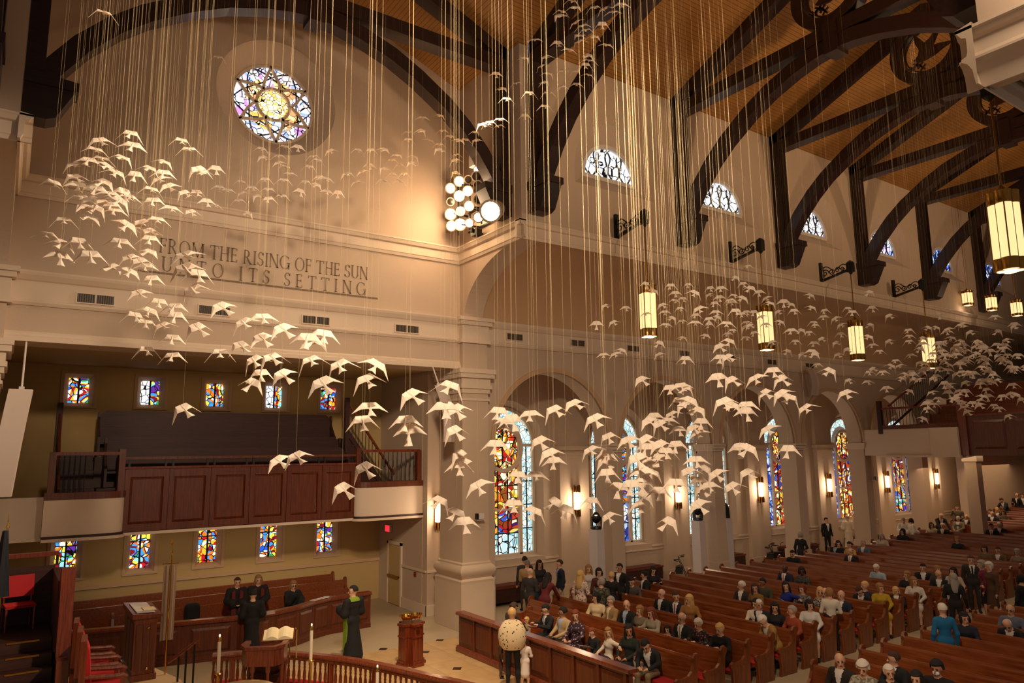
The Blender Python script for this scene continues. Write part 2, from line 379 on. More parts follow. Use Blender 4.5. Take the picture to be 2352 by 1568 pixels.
# ---- clerestory wall with lunette recesses
LUN = [16.05+5.8*k for k in range(6)]; LZ0, LRO, LRI, LD = 14.03, 1.78, 1.16, .5
mb = MB()
for k in range(len(LUN)):
    cx = LUN[k]; xa = (XR if k == 0 else (LUN[k-1]+cx)/2); xb = (cx+LUN[k+1])/2 if k+1 < len(LUN) else XE
    aa = [PI*i/24 for i in range(25)]
    arc = [(cx-LRO*math.cos(a), LZ0+.55+LRO*math.sin(a)) for a in aa]
    arc = [(cx-LRO, LZ0)]+arc+[(cx+LRO, LZ0)]
    mb.strip([(x, YC, z) for x, z in arc], [(x, YC, EAVE) for x, z in arc])
    mb.add([(xa,YC,11.85),(xb,YC,11.85),(xb,YC,LZ0),(xa,YC,LZ0)], [(0,1,2,3)])
    mb.add([(xa,YC,LZ0),(cx-LRO,YC,LZ0),(cx-LRO,YC,EAVE),(xa,YC,EAVE)], [(0,1,2,3)])
    mb.add([(cx+LRO,YC,LZ0),(xb,YC,LZ0),(xb,YC,EAVE),(cx+LRO,YC,EAVE)], [(0,1,2,3)])
    inn = [(cx+.1-LRI, LZ0+.5)]+[(cx+.1-LRI*math.cos(a), LZ0+.55+LRI*math.sin(a)) for a in aa]+[(cx+.1+LRI, LZ0+.5)]
    mb.strip([(x, YC, z) for x, z in arc], [(x, YC+LD, z) for x, z in inn], True)
wc = mb.build('wall_clerestory', M['plaster']); struct(wc, 'cream clerestory wall with half-round window recesses', 'wall')
# ---- arcade wall
ARC = [16.1+BAY*k for k in range(6)]; AR, ASP, ATH = 2.6, 5.75, .85
mb = MB()
aa = [PI*i/28 for i in range(29)]
for k, cx in enumerate(ARC):
    xa = XR if k == 0 else (ARC[k-1]+cx)/2; xb = (cx+ARC[k+1])/2 if k+1 < len(ARC) else XE
    arc = [(cx-AR*math.cos(a), ASP+AR*math.sin(a)) for a in aa]
    for y in (YT, YT+ATH):
        mb.strip([(x, y, z) for x, z in arc], [(x, y, 9.95) for x, z in arc])
        for u, v in ((xa, cx-AR), (cx+AR, xb)):
            mb.add([(u,y,0),(v,y,0),(v,y,9.95),(u,y,9.95)], [(0,1,2,3)])
    full = [(cx-AR, 0)]+arc+[(cx+AR, 0)]
    mb.strip([(x, YT, z) for x, z in full], [(x, YT+ATH, z) for x, z in full])
wa = mb.build('wall_arcade', M['plaster']); struct(wa, 'cream arcade wall of round arches along the aisle', 'wall')
# archivolt bands and impost mouldings are children of the arcade wall
for k, cx in enumerate(ARC):
    mb = MB(); o = [(cx-(AR+.16)*math.cos(a), ASP+(AR+.16)*math.sin(a)) for a in aa]; i_ = [(cx-AR*math.cos(a), ASP+AR*math.sin(a)) for a in aa]
    mb.strip([(x, YT-.05, z) for x, z in i_], [(x, YT-.05, z) for x, z in o]); mb.strip([(x, YT-.05, z) for x, z in o], [(x, YT, z) for x, z in o])
    mb.strip([(x, YT-.05, z) for x, z in i_], [(x, YT+.1, z) for x, z in i_]); mb.build('archivolt', M['cove'], wa)
    if k < 5:
        x0, x1 = cx+AR, ARC[k+1]-AR if k+1 < len(ARC) else cx+AR+.62
        mb = MB()
        for z0, z1, e in ((5.45,5.55,.04),(5.55,5.68,.08),(5.68,5.76,.12)): mb.box(x0-e, x1+e, YT-e, YT+ATH+e, z0, z1)
        mb.build('impost', M['trim'], wa)
        MB().box(x0-.05, x1+.05, YT-.05, YT+ATH+.05, 0, .9).build('plinth', M['stone'], wa)
# ---- aisle: outer wall with tall arched windows, ceiling
WIN = [15.85+5.84*k for k in range(6)]; WH, WS, WSP = 1.45, 1.62, 5.78
mb = MB(); XA0 = XR+.05
for k, cx in enumerate(WIN):
    xa = XA0 if k == 0 else (WIN[k-1]+cx)/2; xb = (cx+WIN[k+1])/2 if k+1 < len(WIN) else XE
    arc = [(cx-(WH+.28)*math.cos(a), WSP+(WH+.28)*math.sin(a)) for a in aa]; ai = [(cx-WH*math.cos(a), WSP+WH*math.sin(a)) for a in aa]
    mb.strip([(x, YO, z) for x, z in arc], [(x, YO, 9.2) for x, z in arc])
    for u, v in ((xa, cx-WH-.28), (cx+WH+.28, xb)): mb.add([(u,YO,0),(v,YO,0),(v,YO,9.2),(u,YO,9.2)], [(0,1,2,3)])
    mb.add([(cx-WH-.28,YO,0),(cx+WH+.28,YO,0),(cx+WH+.28,YO,WS-.1),(cx-WH-.28,YO,WS-.1)], [(0,1,2,3)])
    fo = [(cx-WH-.28, WS-.1)]+arc+[(cx+WH+.28, WS-.1)]; fi = [(cx-WH, WS)]+ai+[(cx+WH, WS)]
    mb.strip([(x, YO, z) for x, z in fo], [(x, YO+.35, z) for x, z in fi], True)
ow = mb.build('wall_aisle', M['plaster']); struct(ow, 'cream aisle wall with tall arched stained windows', 'wall')
for k in range(6):                                   # pilasters between the aisle windows carry the sconces
    x = 19.0+5.88*k
    mb = MB().box(x-.75, x+.75, YO-.22, YO, 0, 5.35)
    for z0, z1, e in ((5.35,5.45,.05),(5.45,5.55,.02),(5.55,5.72,.10)): mb.box(x-.75-e, x+.75+e, YO-.22-e, YO, z0, z1)
    mb.box(x-.75, x+.75, YO-.18, YO, 5.72, 8.7); mb.box(x-.8, x+.8, YO-.27, YO, 0, .35)
    mb.build('pilaster', M['plaster'], ow)
mb = MB()
for k in range(len(WIN)+1):
    a = XA0 if k == 0 else WIN[k-1]+WH+.3; b = WIN[k]-WH-.3 if k < len(WIN) else XE
    mb.box(a, b, YO-.05, YO, 1.38, 1.46)
mb.box(XA0, XE, YO-.05, YO, 1.25, 1.30); mb.build('chair_rail', M['trim'], ow)
struct(MB().box(XA0, XE, YT+.4, YO+.1, 8.7, 8.9).build('ceiling_aisle', M['cove']), 'flat aisle ceiling behind the arches', 'ceiling')
# ---- roofs
mb = MB()
mb.add([(XR, YC, EAVE), (XE, YC, EAVE), (XE, Y0, RIDGE), (XM, Y0, RIDGE)], [(0,1,2,3)])
mb.add([(XR, YN, EAVE), (XE, YN, EAVE), (XE, Y0, RIDGE), (XM, Y0, RIDGE)], [(0,1,2,3)])
struct(mb.build('ceiling_nave', M['boardX']), 'brown boarded timber ceiling of the nave', 'ceiling')
mb = MB()
mb.add([(XR, YC, EAVE), (XR, YT, EAVE), (XM, YT, RIDGE), (XM, Y0, RIDGE)], [(0,1,2,3)])
mb.add([(XL, YC, EAVE), (XL, YT, EAVE), (XM, YT, RIDGE), (XM, Y0, RIDGE)], [(0,1,2,3)])
mb.add([(XL, YC, EAVE), (XM, Y0, RIDGE), (-14, Y0, RIDGE), (-14, YC, EAVE)], [(0,1,2,3)])
mb.add([(XL, YN, EAVE), (XM, Y0, RIDGE), (-14, Y0, RIDGE), (-14, YN, EAVE)], [(0,1,2,3)])
mb.add([(XR, YN, EAVE), (XR, -3, EAVE), (XM, -3, RIDGE), (XM, Y0, RIDGE)], [(0,1,2,3)])
mb.add([(XL, YN, EAVE), (XL, -3, EAVE), (XM, -3, RIDGE), (XM, Y0, RIDGE)], [(0,1,2,3)])
struct(mb.build('ceiling_transept', M['boardY']), 'brown boarded timber ceiling over the crossing', 'ceiling')
# ---- corner piers of the transept
def pier(nm, x0, x1, label):
    t = thing('wall_pier_%s' % nm, label, 'pier', ((x0+x1)/2, YT-.2, 0)); t['kind'] = 'structure'
    cx, y0 = (x0+x1)/2, YT-.22; hw = (x1-x0)/2
    B = lambda a, h0, h1, e=0: MB().box(-hw-e, hw+e, -.02-e, 1.45+e, h0, h1)
    B(0, 0, 1.42, .12).build('base_block', M['stone'], t)
    mb = MB(); prof = [(.12,1.42),(.13,1.5),(.05,1.56),(.10,1.66),(.16,1.76),(.16,1.84),(.10,1.93),(.05,1.97),(.05,2.02),(0,2.06)]
    rings = [[(-hw-e, -.02-e, z), (hw+e, -.02-e, z), (hw+e, 1.45+e, z), (-hw-e, 1.45+e, z)] for e, z in prof]
    mb.loft(rings); mb.build('torus_base', M['stone'], t, smooth=True)
    B(0, 2.04, 7.45).build('shaft', M['stone'], t)
    mb = MB()
    for z0, z1, e in ((7.2,7.28,.04),(7.45,7.6,.05),(7.6,7.72,.1),(7.72,7.95,.06),(7.95,8.1,.16),(8.1,8.25,.2)): mb.box(-hw-e, hw+e, -.02-e, 1.45+e, z0, z1)
    mb.build('capital', M['trim'], t)
    B(0, 8.25, 9.2, -.02).build('upper_shaft', M['plaster'], t)
    mb = MB()
    for z0, z1, e in ((9.12,9.26,.08),(9.26,9.72,.03),(9.72,9.86,.12),(9.86,9.98,.18)): mb.box(-hw-e, hw+e, -.02-e, 1.45+e, z0, z1)
    mb.build('frieze_block', M['trim'], t)
    return t
pier('right', 12.12, 13.12, 'square cream stone pier with rounded base beside the pews')
pier('left', -1.32, -.26, 'square cream stone pier behind the hanging white loudspeaker')
# ---- transept recess under and behind the loft
mb = MB()
mb.box(XR+.07, XR+.4, 22.95, YB+1, 0, 8.7)
mb.box(XR+.4, XA0+1.2, 22.95, 23.3, 0, 8.7)
struct(mb.build('wall_transept_side', M['plaster']), 'cream side wall beside the choir loft with lamp', 'wall')
GW_LO = [(320,1260),(475,1255),(618,1240),(747,1237),(158,1270)]
# ================================================================= STAINED WINDOWS
PAL = {
 'jewel': ['#1e57c8','#d8efff','#b3161b','#f4b030','#f7f2dc','#e8731c','#3d8fd6','#7a1020','#f2d24a','#8fd0e8','#2f8f4a','#5a2a90'],
 'ruby':  ['#5a0d12','#a81620','#e8a02a','#1c2f8a','#f6d25a','#7a1018','#c23a1c','#3a1550','#e9e0c0','#2a56b8','#b3161b','#8a3a12'],
 'gold':  ['#f4b030','#e8731c','#f7e6a0','#b3161b','#8a4a12','#f2d24a','#fff3cf','#c23a1c','#f0c23a','#6a2a10','#f7f2dc','#dd8b20'],
 'pale':  ['#cfe8e4','#e8f4ee','#a9d4d6','#f7f7ea','#bfe0e8','#d8efe0','#8fc3cc','#f2f2e2'],
 'white': ['#f6f8ff','#eef4ff','#ffffff','#dfe9ff','#fff6f0','#ffffff','#f3d8d8','#e6efff'],
 'violet':['#e9ddff','#bcd0ff','#ffffff','#8fb0ff','#e4c2f2','#d8e6ff','#f6f0ff','#c88ad0'],
 'amber': ['#fff4c8','#ffd98a','#ffe9b0','#f4b860','#fff8dc','#f6a850','#ffe0a0','#e89a6a'],
 'blue':  ['#1d3fae','#3a6bd8','#a9c4f4','#e6efff','#24308a','#5a8ae8','#f2f4ff','#2a2f70'],
}
_sg = {}
def sg(pal, scale=5, st=1.0, seed=0, lead=.045, squash=(1,1,1)):
    k = (pal, scale, st, seed % 5, lead, squash)
    if k not in _sg: _sg[k] = stained('stained_%s_%d' % (pal, len(_sg)), PAL[pal], scale, st, lead, (seed % 5)*3.1+.7, squash)
    return _sg[k]
def pane(parent, poly, y, mat, name='pane'):
    return MB().prism(poly, 'Y', y, y+.02).build(name, mat, parent)
wn = [0]
def window(label):
    wn[0] += 1; o = bpy.data.objects.new('window_%d' % wn[0], None); COL.objects.link(o)
    o['kind'] = 'structure'; o['label'] = label; o['category'] = 'window'; return o
def arcpts(c, r, a0, a1, n): return [(c[0]+r*math.cos(a0+(a1-a0)*i/n), c[1]+r*math.sin(a0+(a1-a0)*i/n)) for i in range(n+1)]
def leadline(mb, pts, y, w=.05, d=.05):
    for a, b in zip(pts[:-1], pts[1:]): mb.bar((a[0], y, a[1]), (b[0], y, b[1]), d, w, up=(0,1,0))
# ---- round window
rw_ = window('round stained window with curved six-pointed star tracery'); y = YT+RDEP+.02; cx, cz = RC
for i in range(24):
    a0, a1 = 2*PI*i/24, 2*PI*(i+1)/24
    pane(rw_, arcpts(RC, RI, a0, a1, 3)+arcpts(RC, .86, a1, a0, 3), y, sg('violet' if i % 2 else 'white', 4, 1.7, i))
for i in range(12):
    a0, a1 = 2*PI*i/12, 2*PI*(i+1)/12
    pane(rw_, arcpts(RC, .85, a0, a1, 4)+arcpts(RC, .45, a1, a0, 4), y, sg('amber' if i % 3 else 'violet', 5, 1.7, i))
pane(rw_, arcpts(RC, .44, 0, 2*PI, 24)[:-1], y, sg('amber', 7, 2.4, 1))
mb = MB()
for i in range(6):                                   # six curved blades of the star
    a = PI/2+i*PI/3+.1
    for sgn in (-1, 1):
        pts = []
        for t in range(9):
            u = t/8; rr = RI+(.46-RI)*u; pts.append((cx+rr*math.cos(a+sgn*.62*u**1.6), cz+rr*math.sin(a+sgn*.62*u**1.6)))
        leadline(mb, pts, y-.05, .07, .08)
mb.build('tracery', M['trim'], rw_)
mb = MB()
for i in range(6):
    a = PI/2+(i+.5)*PI/3+.1; p0 = (cx+.98*RI*math.cos(a-PI/3), cz+.98*RI*math.sin(a-PI/3)); p1 = (cx+.98*RI*math.cos(a+PI/3), cz+.98*RI*math.sin(a+PI/3))
    pts = []
    for t in range(13):
        u = t/12; an = a-PI/3+2*PI/3*u; rr = RI*(1-.42*math.sin(PI*u)); pts.append((cx+rr*math.cos(an), cz+rr*math.sin(an)))
    leadline(mb, pts, y-.02, .055, .03)
mb.build('lead_came', M['lead'], rw_)
mb = MB(); R1 = [(cx+.5*math.cos(2*PI*i/32), cz+.5*math.sin(2*PI*i/32)) for i in range(33)]; leadline(mb, R1, y-.04, .08, .08)
R1 = [(cx+(RI-.01)*math.cos(2*PI*i/40), cz+(RI-.01)*math.sin(2*PI*i/40)) for i in range(41)]; leadline(mb, R1, y-.03, .07, .08)
mb.build('frame', M['trim'], rw_)
# ---- lunettes
def lunette(k, X):
    w = window('half-round leaded window with blue net tracery, bay %s from the transept corner' % ['first','second','third','fourth','fifth','sixth'][k])
    c = (X+.1, LZ0+.58); y = YC+LD+.01; n = 9; pal = ['white','white','white','violet','blue','blue'][k]
    for i in range(5):
        a0, a1 = PI-PI*i/5, PI-PI*(i+1)/5
        pane(w, arcpts(c, LRI, a0, a1, 4)+arcpts(c, .55, a1, a0, 3), y, sg(pal, 3.2, 1.6, i+k))
    for i in range(2):
        pane(w, arcpts(c, .545, PI-PI/2*i, PI-PI/2*(i+1), 5)+[c], y, sg('white' if k < 2 else pal, 3.2, 1.6, i+k))
    mb = MB()
    for dx in (-.78, -.26, .26, .78):                # crossing ogee curves
        for s in (-1, 1):
            pts = []
            for t in range(11):
                z = LRI*t/10; x = dx+s*(.42*t/10+.16*math.sin(t/10*2*PI)); 
                if x*x+z*z < LRI*LRI: pts.append((c[0]+x, c[1]+z))
            if len(pts) > 1: leadline(mb, pts, y-.02, .05, .03)
    mb.build('lead_came', M['lead'], w)
    mb = MB(); leadline(mb, arcpts(c, LRI+.01, 0, PI, 24), y-.06, .09, .14); leadline(mb, [(c[0]-LRI-.03, c[1]-.02), (c[0]+LRI+.03, c[1]-.02)], y-.06, .07, .14)
    mb.build('frame', M['white'], w)
for k, X in enumerate(LUN): lunette(k, X)
# ---- tall aisle windows
def tallwin(k, cx):
    w = window('tall arched stained window with round medallion, %s' % ['behind the group talking at the wall bench','behind the first lamp pedestal','behind the second lamp pedestal','beside the woman in black by the walker','behind the white-robed clergy','with a white-robed pair before it'][k])
    y = YO+.34; z0, zs = WS+.06, WSP; cc = (cx, 5.66); CR_ = .76; hw, sw0, sw1 = .70, .86, 1.40
    P1, P2 = [('gold','ruby'),('jewel','blue'),('jewel','jewel'),('ruby','gold'),('ruby','gold'),('ruby','jewel')][k]
    zt = [z0, z0+1.62, zs-.9]                        # transom levels of the main light
    for j, xa in enumerate((-hw, -hw/3, hw/3)):
        for q, (za, zb) in enumerate([(z0, z0+.75), (z0+.75, z0+1.6), (z0+1.68, z0+2.55), (z0+2.55, zs-.62)]):
            pane(w, [(cx+xa, za), (cx+xa+2*hw/3, za), (cx+xa+2*hw/3, zb), (cx+xa, zb)], y, sg('pale' if q == 0 and k == 0 else (P2 if q < 2 else P1), 3.6, 1.25, j+q*2+k))
    for i in range(8):
        a0, a1 = 2*PI*i/8, 2*PI*(i+1)/8
        pane(w, arcpts(cc, CR_, a0, a1, 4)+[cc], y, sg('gold' if k in (0,3,4) else P1, 4.2, 1.35, i+k))
    for s in (-1, 1):
        for q, (za, zb) in enumerate([(z0, z0+.9), (z0+.9, z0+1.8), (z0+1.8, z0+2.7), (z0+2.7, zs-.02)]):
            xa, xb = sorted((cx+s*sw0, cx+s*sw1)); pane(w, [(xa, za), (xb, za), (xb, zb), (xa, zb)], y, sg('pale' if k < 3 else 'blue', 5, 1.25, q+k, .03))
        for q in range(4):                           # border segments round the head
            a0, a1 = (PI/2-s*PI/2)+s*q*PI/8, (PI/2-s*PI/2)+s*(q+1)*PI/8
            pane(w, arcpts((cx, zs), 1.40, a0, a1, 4)+arcpts((cx, zs), .98, a1, a0, 4), y, sg('pale', 5, 1.25, q+k, .03))
    mb = MB()
    ring = arcpts(cc, CR_+.09, 0, 2*PI, 36); leadline(mb, ring, y-.05, .17, .14)
    for s in (-1, 1): mb.box(cx+s*.78-.07, cx+s*.78+.07, y-.12, y, z0-.05, zs+.1)
    mb.box(cx-hw, cx+hw, y-.10, y, z0+1.6, z0+1.68)
    for s in (-1, 1): xa, xb = sorted((cx+s*.85, cx+s*1.45)); mb.box(xa, xb, y-.10, y, zs-.06, zs+.06)
    mb.box(cx-1.45, cx+1.45, y-.12, y, z0-.12, z0)
    for s in (-1, 1): xa, xb = sorted((cx+s*1.38, cx+s*1.46)); mb.box(xa, xb, y-.12, y, z0, zs)
    leadline(mb, arcpts((cx, zs), 1.43, 0, PI, 30), y-.06, .08, .12)
    mb.build('stone_mullion', M['trim'], w)
    mb = MB()
    for xa in (-hw/3, hw/3): mb.box(cx+xa-.02, cx+xa+.02, y-.03, y, z0, zs-.75)
    mb.box(cx-.02, cx+.02, y-.03, y, zs-.7, zs+.62)
    for z in (z0+.75, z0+2.55): mb.box(cx-hw, cx+hw, y-.03, y, z-.02, z+.02)
    for s in (-1, 1):
        mb.box(cx+s*1.13-.02, cx+s*1.13+.02, y-.03, y, z0, zs)
        for z in (z0+.9, z0+1.8, z0+2.7): xa, xb = sorted((cx+s*sw0, cx+s*sw1)); mb.box(xa, xb, y-.03, y, z-.02, z+.02)
    for i in range(8):                               # eight-pointed lead star in the medallion
        a = 2*PI*i/8+.2; leadline(mb, [(cx+.5*math.cos(a), 5.66+.5*math.sin(a)), (cx+CR_*math.cos(a+.39), 5.66+CR_*math.sin(a+.39)), (cx+.5*math.cos(a+.785), 5.66+.5*math.sin(a+.785))], y-.015, .035, .03)
    mb.build('lead_came', M['lead'], w)
    return w
for k, X in enumerate(WIN): tallwin(k, X)
# ---- transept back wall with ten small windows
WX = [1.74+2.09*k for k in range(5)]; WW = .29
def rectwall(mb, y, x0, x1, z0, z1, holes):
    xs = sorted(set([x0, x1]+[v for h in holes for v in h[:2]])); zs = sorted(set([z0, z1]+[v for h in holes for v in h[2:]]))
    for a, b in zip(xs[:-1], xs[1:]):
        for c, d in zip(zs[:-1], zs[1:]):
            mx, mz = (a+b)/2, (c+d)/2
            if any(h[0] < mx < h[1] and h[2] < mz < h[3] for h in holes): continue
            mb.add([(a,y,c),(b,y,c),(b,y,d),(a,y,d)], [(0,1,2,3)])
SP = .13
holes = []
for x in WX: holes += [(x-WW-SP, x+WW+SP, 7.24-.12, 8.04+.12), (x-WW-SP, x+WW+SP, 1.9-.14, 3.75)]
mb = MB(); rectwall(mb, YB, -2.2, XR+.3, 0, 8.6, holes)
bw = mb.build('wall_transept_back', M['backwall']); struct(bw, 'ochre back wall of the transept with small stained windows', 'wall')
mb = MB(); mb.box(-2.2, XR+.1, YB-.05, YB, 1.42, 1.54); mb.build('chair_rail', M['cove'], bw)
names = ['first','second','third','fourth','fifth']
for lvl, (za, zb) in enumerate(((7.24, 8.04), (1.9, 3.62))):
    for k, x in enumerate(WX):
        w = window(('small square stained window above the choir loft pews, %s from the hanging white loudspeaker' if lvl == 0 else 'narrow stained window below the choir loft, %s from the pulpit stairs') % names[k])
        yb = YB+.3
        mb = MB()
        o = [(x-WW-SP, za-.12), (x+WW+SP, za-.12), (x+WW+SP, zb+.12), (x-WW-SP, zb+.12)]; i_ = [(x-WW, za), (x+WW, za), (x+WW, zb), (x-WW, zb)]
        mb.strip([(p[0], YB, p[1]) for p in o], [(p[0], yb, p[1]) for p in i_], True)
        mb.strip([(p[0]+(p[0]-x)*.22, YB-.03, p[1]+(.06 if p[1] > (za+zb)/2 else -.06)) for p in o], [(p[0], YB-.03, p[1]) for p in o], True)
        mb.strip([(p[0]+(p[0]-x)*.22, YB-.03, p[1]+(.06 if p[1] > (za+zb)/2 else -.06)) for p in o], [(p[0]+(p[0]-x)*.22, YB, p[1]+(.06 if p[1] > (za+zb)/2 else -.06)) for p in o], True)
        mb.build('frame', M['cove'], w)
        zc = [za, zb] if lvl == 0 else [za, za+.86, zb]
        for q in range(len(zc)-1):
            for s in (0, 1):
                xa = x-WW+s*WW; pane(w, [(xa+.01, zc[q]+.005), (xa+WW-.01, zc[q]+.005), (xa+WW-.01, zc[q+1]-.005), (xa+.01, zc[q+1]-.005)], yb-.02, sg('jewel' if lvl else ('jewel','white')[(s+k) % 2] if k in (1,3) else 'jewel', 5.5, 1.5, k+s*2+q, .05))
        mb = MB().box(x-.025, x+.025, yb-.05, yb, za, zb)
        if lvl: mb.box(x-WW, x+WW, yb-.05, yb, za+.845, za+.875)
        mb.build('lead_came', M['lead'], w)
# side door with push bar, exit sign
d = MB().box(XR+.02, XR+.08, 24.95, 25.95, .02, 2.15).build('door_1', M['backwall']); struct(d, 'cream side door with push bar under the exit sign', 'door')
MB().box(XR-.06, XR+.02, 25.0, 25.9, .98, 1.05).build('push_bar', M['brass'], d)
mb = MB().box(XR+.0, XR+.09, 24.85, 24.95, 0, 2.25).box(XR+.0, XR+.09, 25.95, 26.05, 0, 2.25).box(XR+.0, XR+.09, 24.85, 26.05, 2.15, 2.27); mb.build('door_frame', M['trim'], d)
M['exit'] = emis('exit_sign_red', '#ff2a3a', 1.6)
e = thing('exit_sign', 'small glowing red exit sign under the choir loft', 'sign', (XR-.02, 25.93, 2.7))
MB().box(-.03, .06, -.2, .2, -.13, .13).build('housing', M['white'], e); MB().box(-.036, -.03, -.18, .18, -.11, .11).build('lit_face', M['exit'], e)
# chair rail on the side wall and wainscot lines
mb = MB(); mb.box(XR+.02, XR+.07, 23.0, 24.85, 1.42, 1.5); mb.box(XR+.05, XA0+1.1, 22.9, 22.95, 1.42, 1.5); mb.box(XR+.02, XR+.07, 22.9, 24.85, 0, .35); mb.box(XR+.02, XA0+1.1, 22.88, 22.95, 0, .35)
struct(mb.build('baseboard_side', M['trim']), 'cream wainscot mouldings beside the pier', 'trim')
al = MB().box(XR+.03, XR+.07, 23.75, 23.87, 1.2, 1.36).build('fire_alarm', plain('alarm_red', '#7a1512', .5)); tag(al, 'small red fire alarm box on the side wall', 'alarm')
# ---- air grilles in the friezes
M['grille'] = plain('dark_grille', '#2a2622', .6)
def grille(x, wd, y, z, label):
    g = thing('air_grille', label, 'vent', (x, y, z), 0, 'air grilles in the frieze')
    MB().box(-wd/2, wd/2, -.012, .03, -.11, .11).build('backing', M['grille'], g)
    mb = MB().box(-wd/2-.03, wd/2+.03, -.03, 0, .11, .14).box(-wd/2-.03, wd/2+.03, -.03, 0, -.14, -.11).box(-wd/2-.03, -wd/2, -.03, 0, -.11, .11).box(wd/2, wd/2+.03, -.03, 0, -.11, .11).box(-.015, .015, -.03, 0, -.11, .11)
    mb.build('frame', M['trim'], g)
    mb = MB(); n = int(wd/.05)
    for i in range(n): xx = -wd/2+(i+.5)*wd/n; mb.box(xx-.008, xx+.008, -.025, -.01, -.11, .11)
    mb.build('louvre', plain('louvre', '#6b5d4c', .6) if 'louvre' not in M else M['louvre'], g)
M['louvre'] = plain('louvre', '#6b5d4c', .6)
for i, x in enumerate((1.53, 4.36, 7.2, 10.17)): grille(x, .8, YT-.055, 9.42, 'air grille in the frieze under the inscription, %s from the hanging white loudspeaker' % names[i])
for i in range(7): grille(14.35+2.86*i if i < 3 else 23.0+2.95*(i-3), .66, YT-.055, 9.5, 'small air grille in the frieze above the aisle arches')
# ================================================================= CHOIR LOFT
YF = 23.6
lf = thing('choir_loft', 'choir loft with panelled mahogany front and white curved ends', 'loft', (XM, YF, 3.3))
off = Vector((XM, YF, 3.3))
class LB(MB):
    """geometry in room coordinates, stored relative to an empty at off"""
    def bld(s, name, mat, parent, o, **k):
        s.v = [(x-o[0], y-o[1], z-o[2]) for x, y, z in s.v]; return s.build(name, mat, parent, **k)
PX0, PX1 = 2.82, 9.78
LB().box(-2.0, XR+.06, YF+.05, YB-.02, 3.42, 3.55).bld('floor_slab', M['backwall'], lf, off)
# white lip under the front that follows the bulging ends
def endcurve(s, y_out, e=0):
    """plan curve of a curved white end: inner corner rounded"""
    xi = PX1-.02-e if s > 0 else PX0+.02+e; pts = []
    for i in range(9):
        t = PI/2*i/8; pts.append((xi+s*(.55-.55*math.cos(t)), YF-.02+(y_out-YF)*math.sin(t)))
    return pts+[((XR+.05) if s > 0 else .9, y_out)]
mb = LB()
for s in (1, -1):
    o = endcurve(s, YF-.40, .06)
    mb.loft([[(x, y, z) for x, y in o]+[(o[-1][0], YF+.2, z), (o[0][0], YF+.2, z)] for z in (3.28, 3.36)])
mb.box(PX0-.1, PX1+.1, YF-.06, YF+.2, 3.30, 3.38); mb.box(-2.0, .95, YF-.1, YF+.2, 3.30, 3.38); mb.bld('lip_moulding', M['trim'], lf, off)
for s in (1, -1):
    o = endcurve(s, YF-.34); mb = LB(); mb.loft([[(x, y, z) for x, y in o]+[(o[-1][0], YF+.2, z), (o[0][0], YF+.2, z)] for z in (3.42, 4.38)]); mb.bld('curved_end', M['trim'], lf, off, smooth=True)
    o = endcurve(s, YF-.37, .03); mb = LB(); mb.loft([[(x, y, z) for x, y in o]+[(o[-1][0], YF+.2, z), (o[0][0], YF+.2, z)] for z in (3.36, 3.43)]); mb.bld('base_band', M['deepwood'], lf, off)
    mb = LB(); mb.loft([[(x, y, z) for x, y in o]+[(o[-1][0], YF+.2, z), (o[0][0], YF+.2, z)] for z in (4.38, 4.56)]); mb.bld('wood_cap', M['panel'], lf, off)
LB().box(-2, .92, YF-.05, YF+.2, 3.38, 4.45).bld('side_front', M['trim'], lf, off)
# mahogany panels
LB().box(PX0-.1, PX1+.1, YF, YF+.12, 3.38, 5.2).bld('front_backing', M['panel'], lf, off)
pw = (PX1-PX0)/6
for i in range(6):
    x0 = PX0+i*pw; p = LB()
    p.box(x0+.01, x0+.14, YF-.05, YF, 3.4, 5.16); p.box(x0+pw-.14, x0+pw-.01, YF-.05, YF, 3.4, 5.16); p.box(x0+.14, x0+pw-.14, YF-.05, YF, 4.92, 5.16); p.box(x0+.14, x0+pw-.14, YF-.05, YF, 3.4, 3.6)
    pn = p.bld('front_panel', M['panel'], lf, off)
    q = LB(); a, b, c, d = x0+.14, x0+pw-.14, 3.6, 4.92
    A = [(a,YF-.005,c),(b,YF-.005,c),(b,YF-.005,d),(a,YF-.005,d)]; B = [(a+.07,YF-.045,c+.07),(b-.07,YF-.045,c+.07),(b-.07,YF-.045,d-.07),(a+.07,YF-.045,d-.07)]
    q.strip(A, B, True).add(B, [(0,1,2,3)]); q.bld('raised_field', M['panel'], pn, off)
LB().box(PX0-.12, PX1+.12, YF-.09, YF+.14, 5.16, 5.22).bld('ledge', M['mahog'], lf, off)
LB().box(PX0-.12, PX1+.12, YF-.03, YF+.1, 5.43, 5.5).bld('top_rail', M['panel'], lf, off)
for i in range(7):
    for s in (-.1, .1):
        if (i == 0 and s < 0) or (i == 6 and s > 0): continue
        x = PX0+i*pw+s; LB().box(x-.03, x+.03, YF, YF+.05, 5.22, 5.43).bld('rail_post', M['iron'], lf, off)
LB().box(PX0-.18, PX0-.02, YF-.1, YF+.14, 3.4, 5.72).bld('newel', M['panel'], lf, off)
LB().box(PX1+.02, PX1+.18, YF-.1, YF+.14, 3.4, 5.72).bld('newel', M['panel'], lf, off)
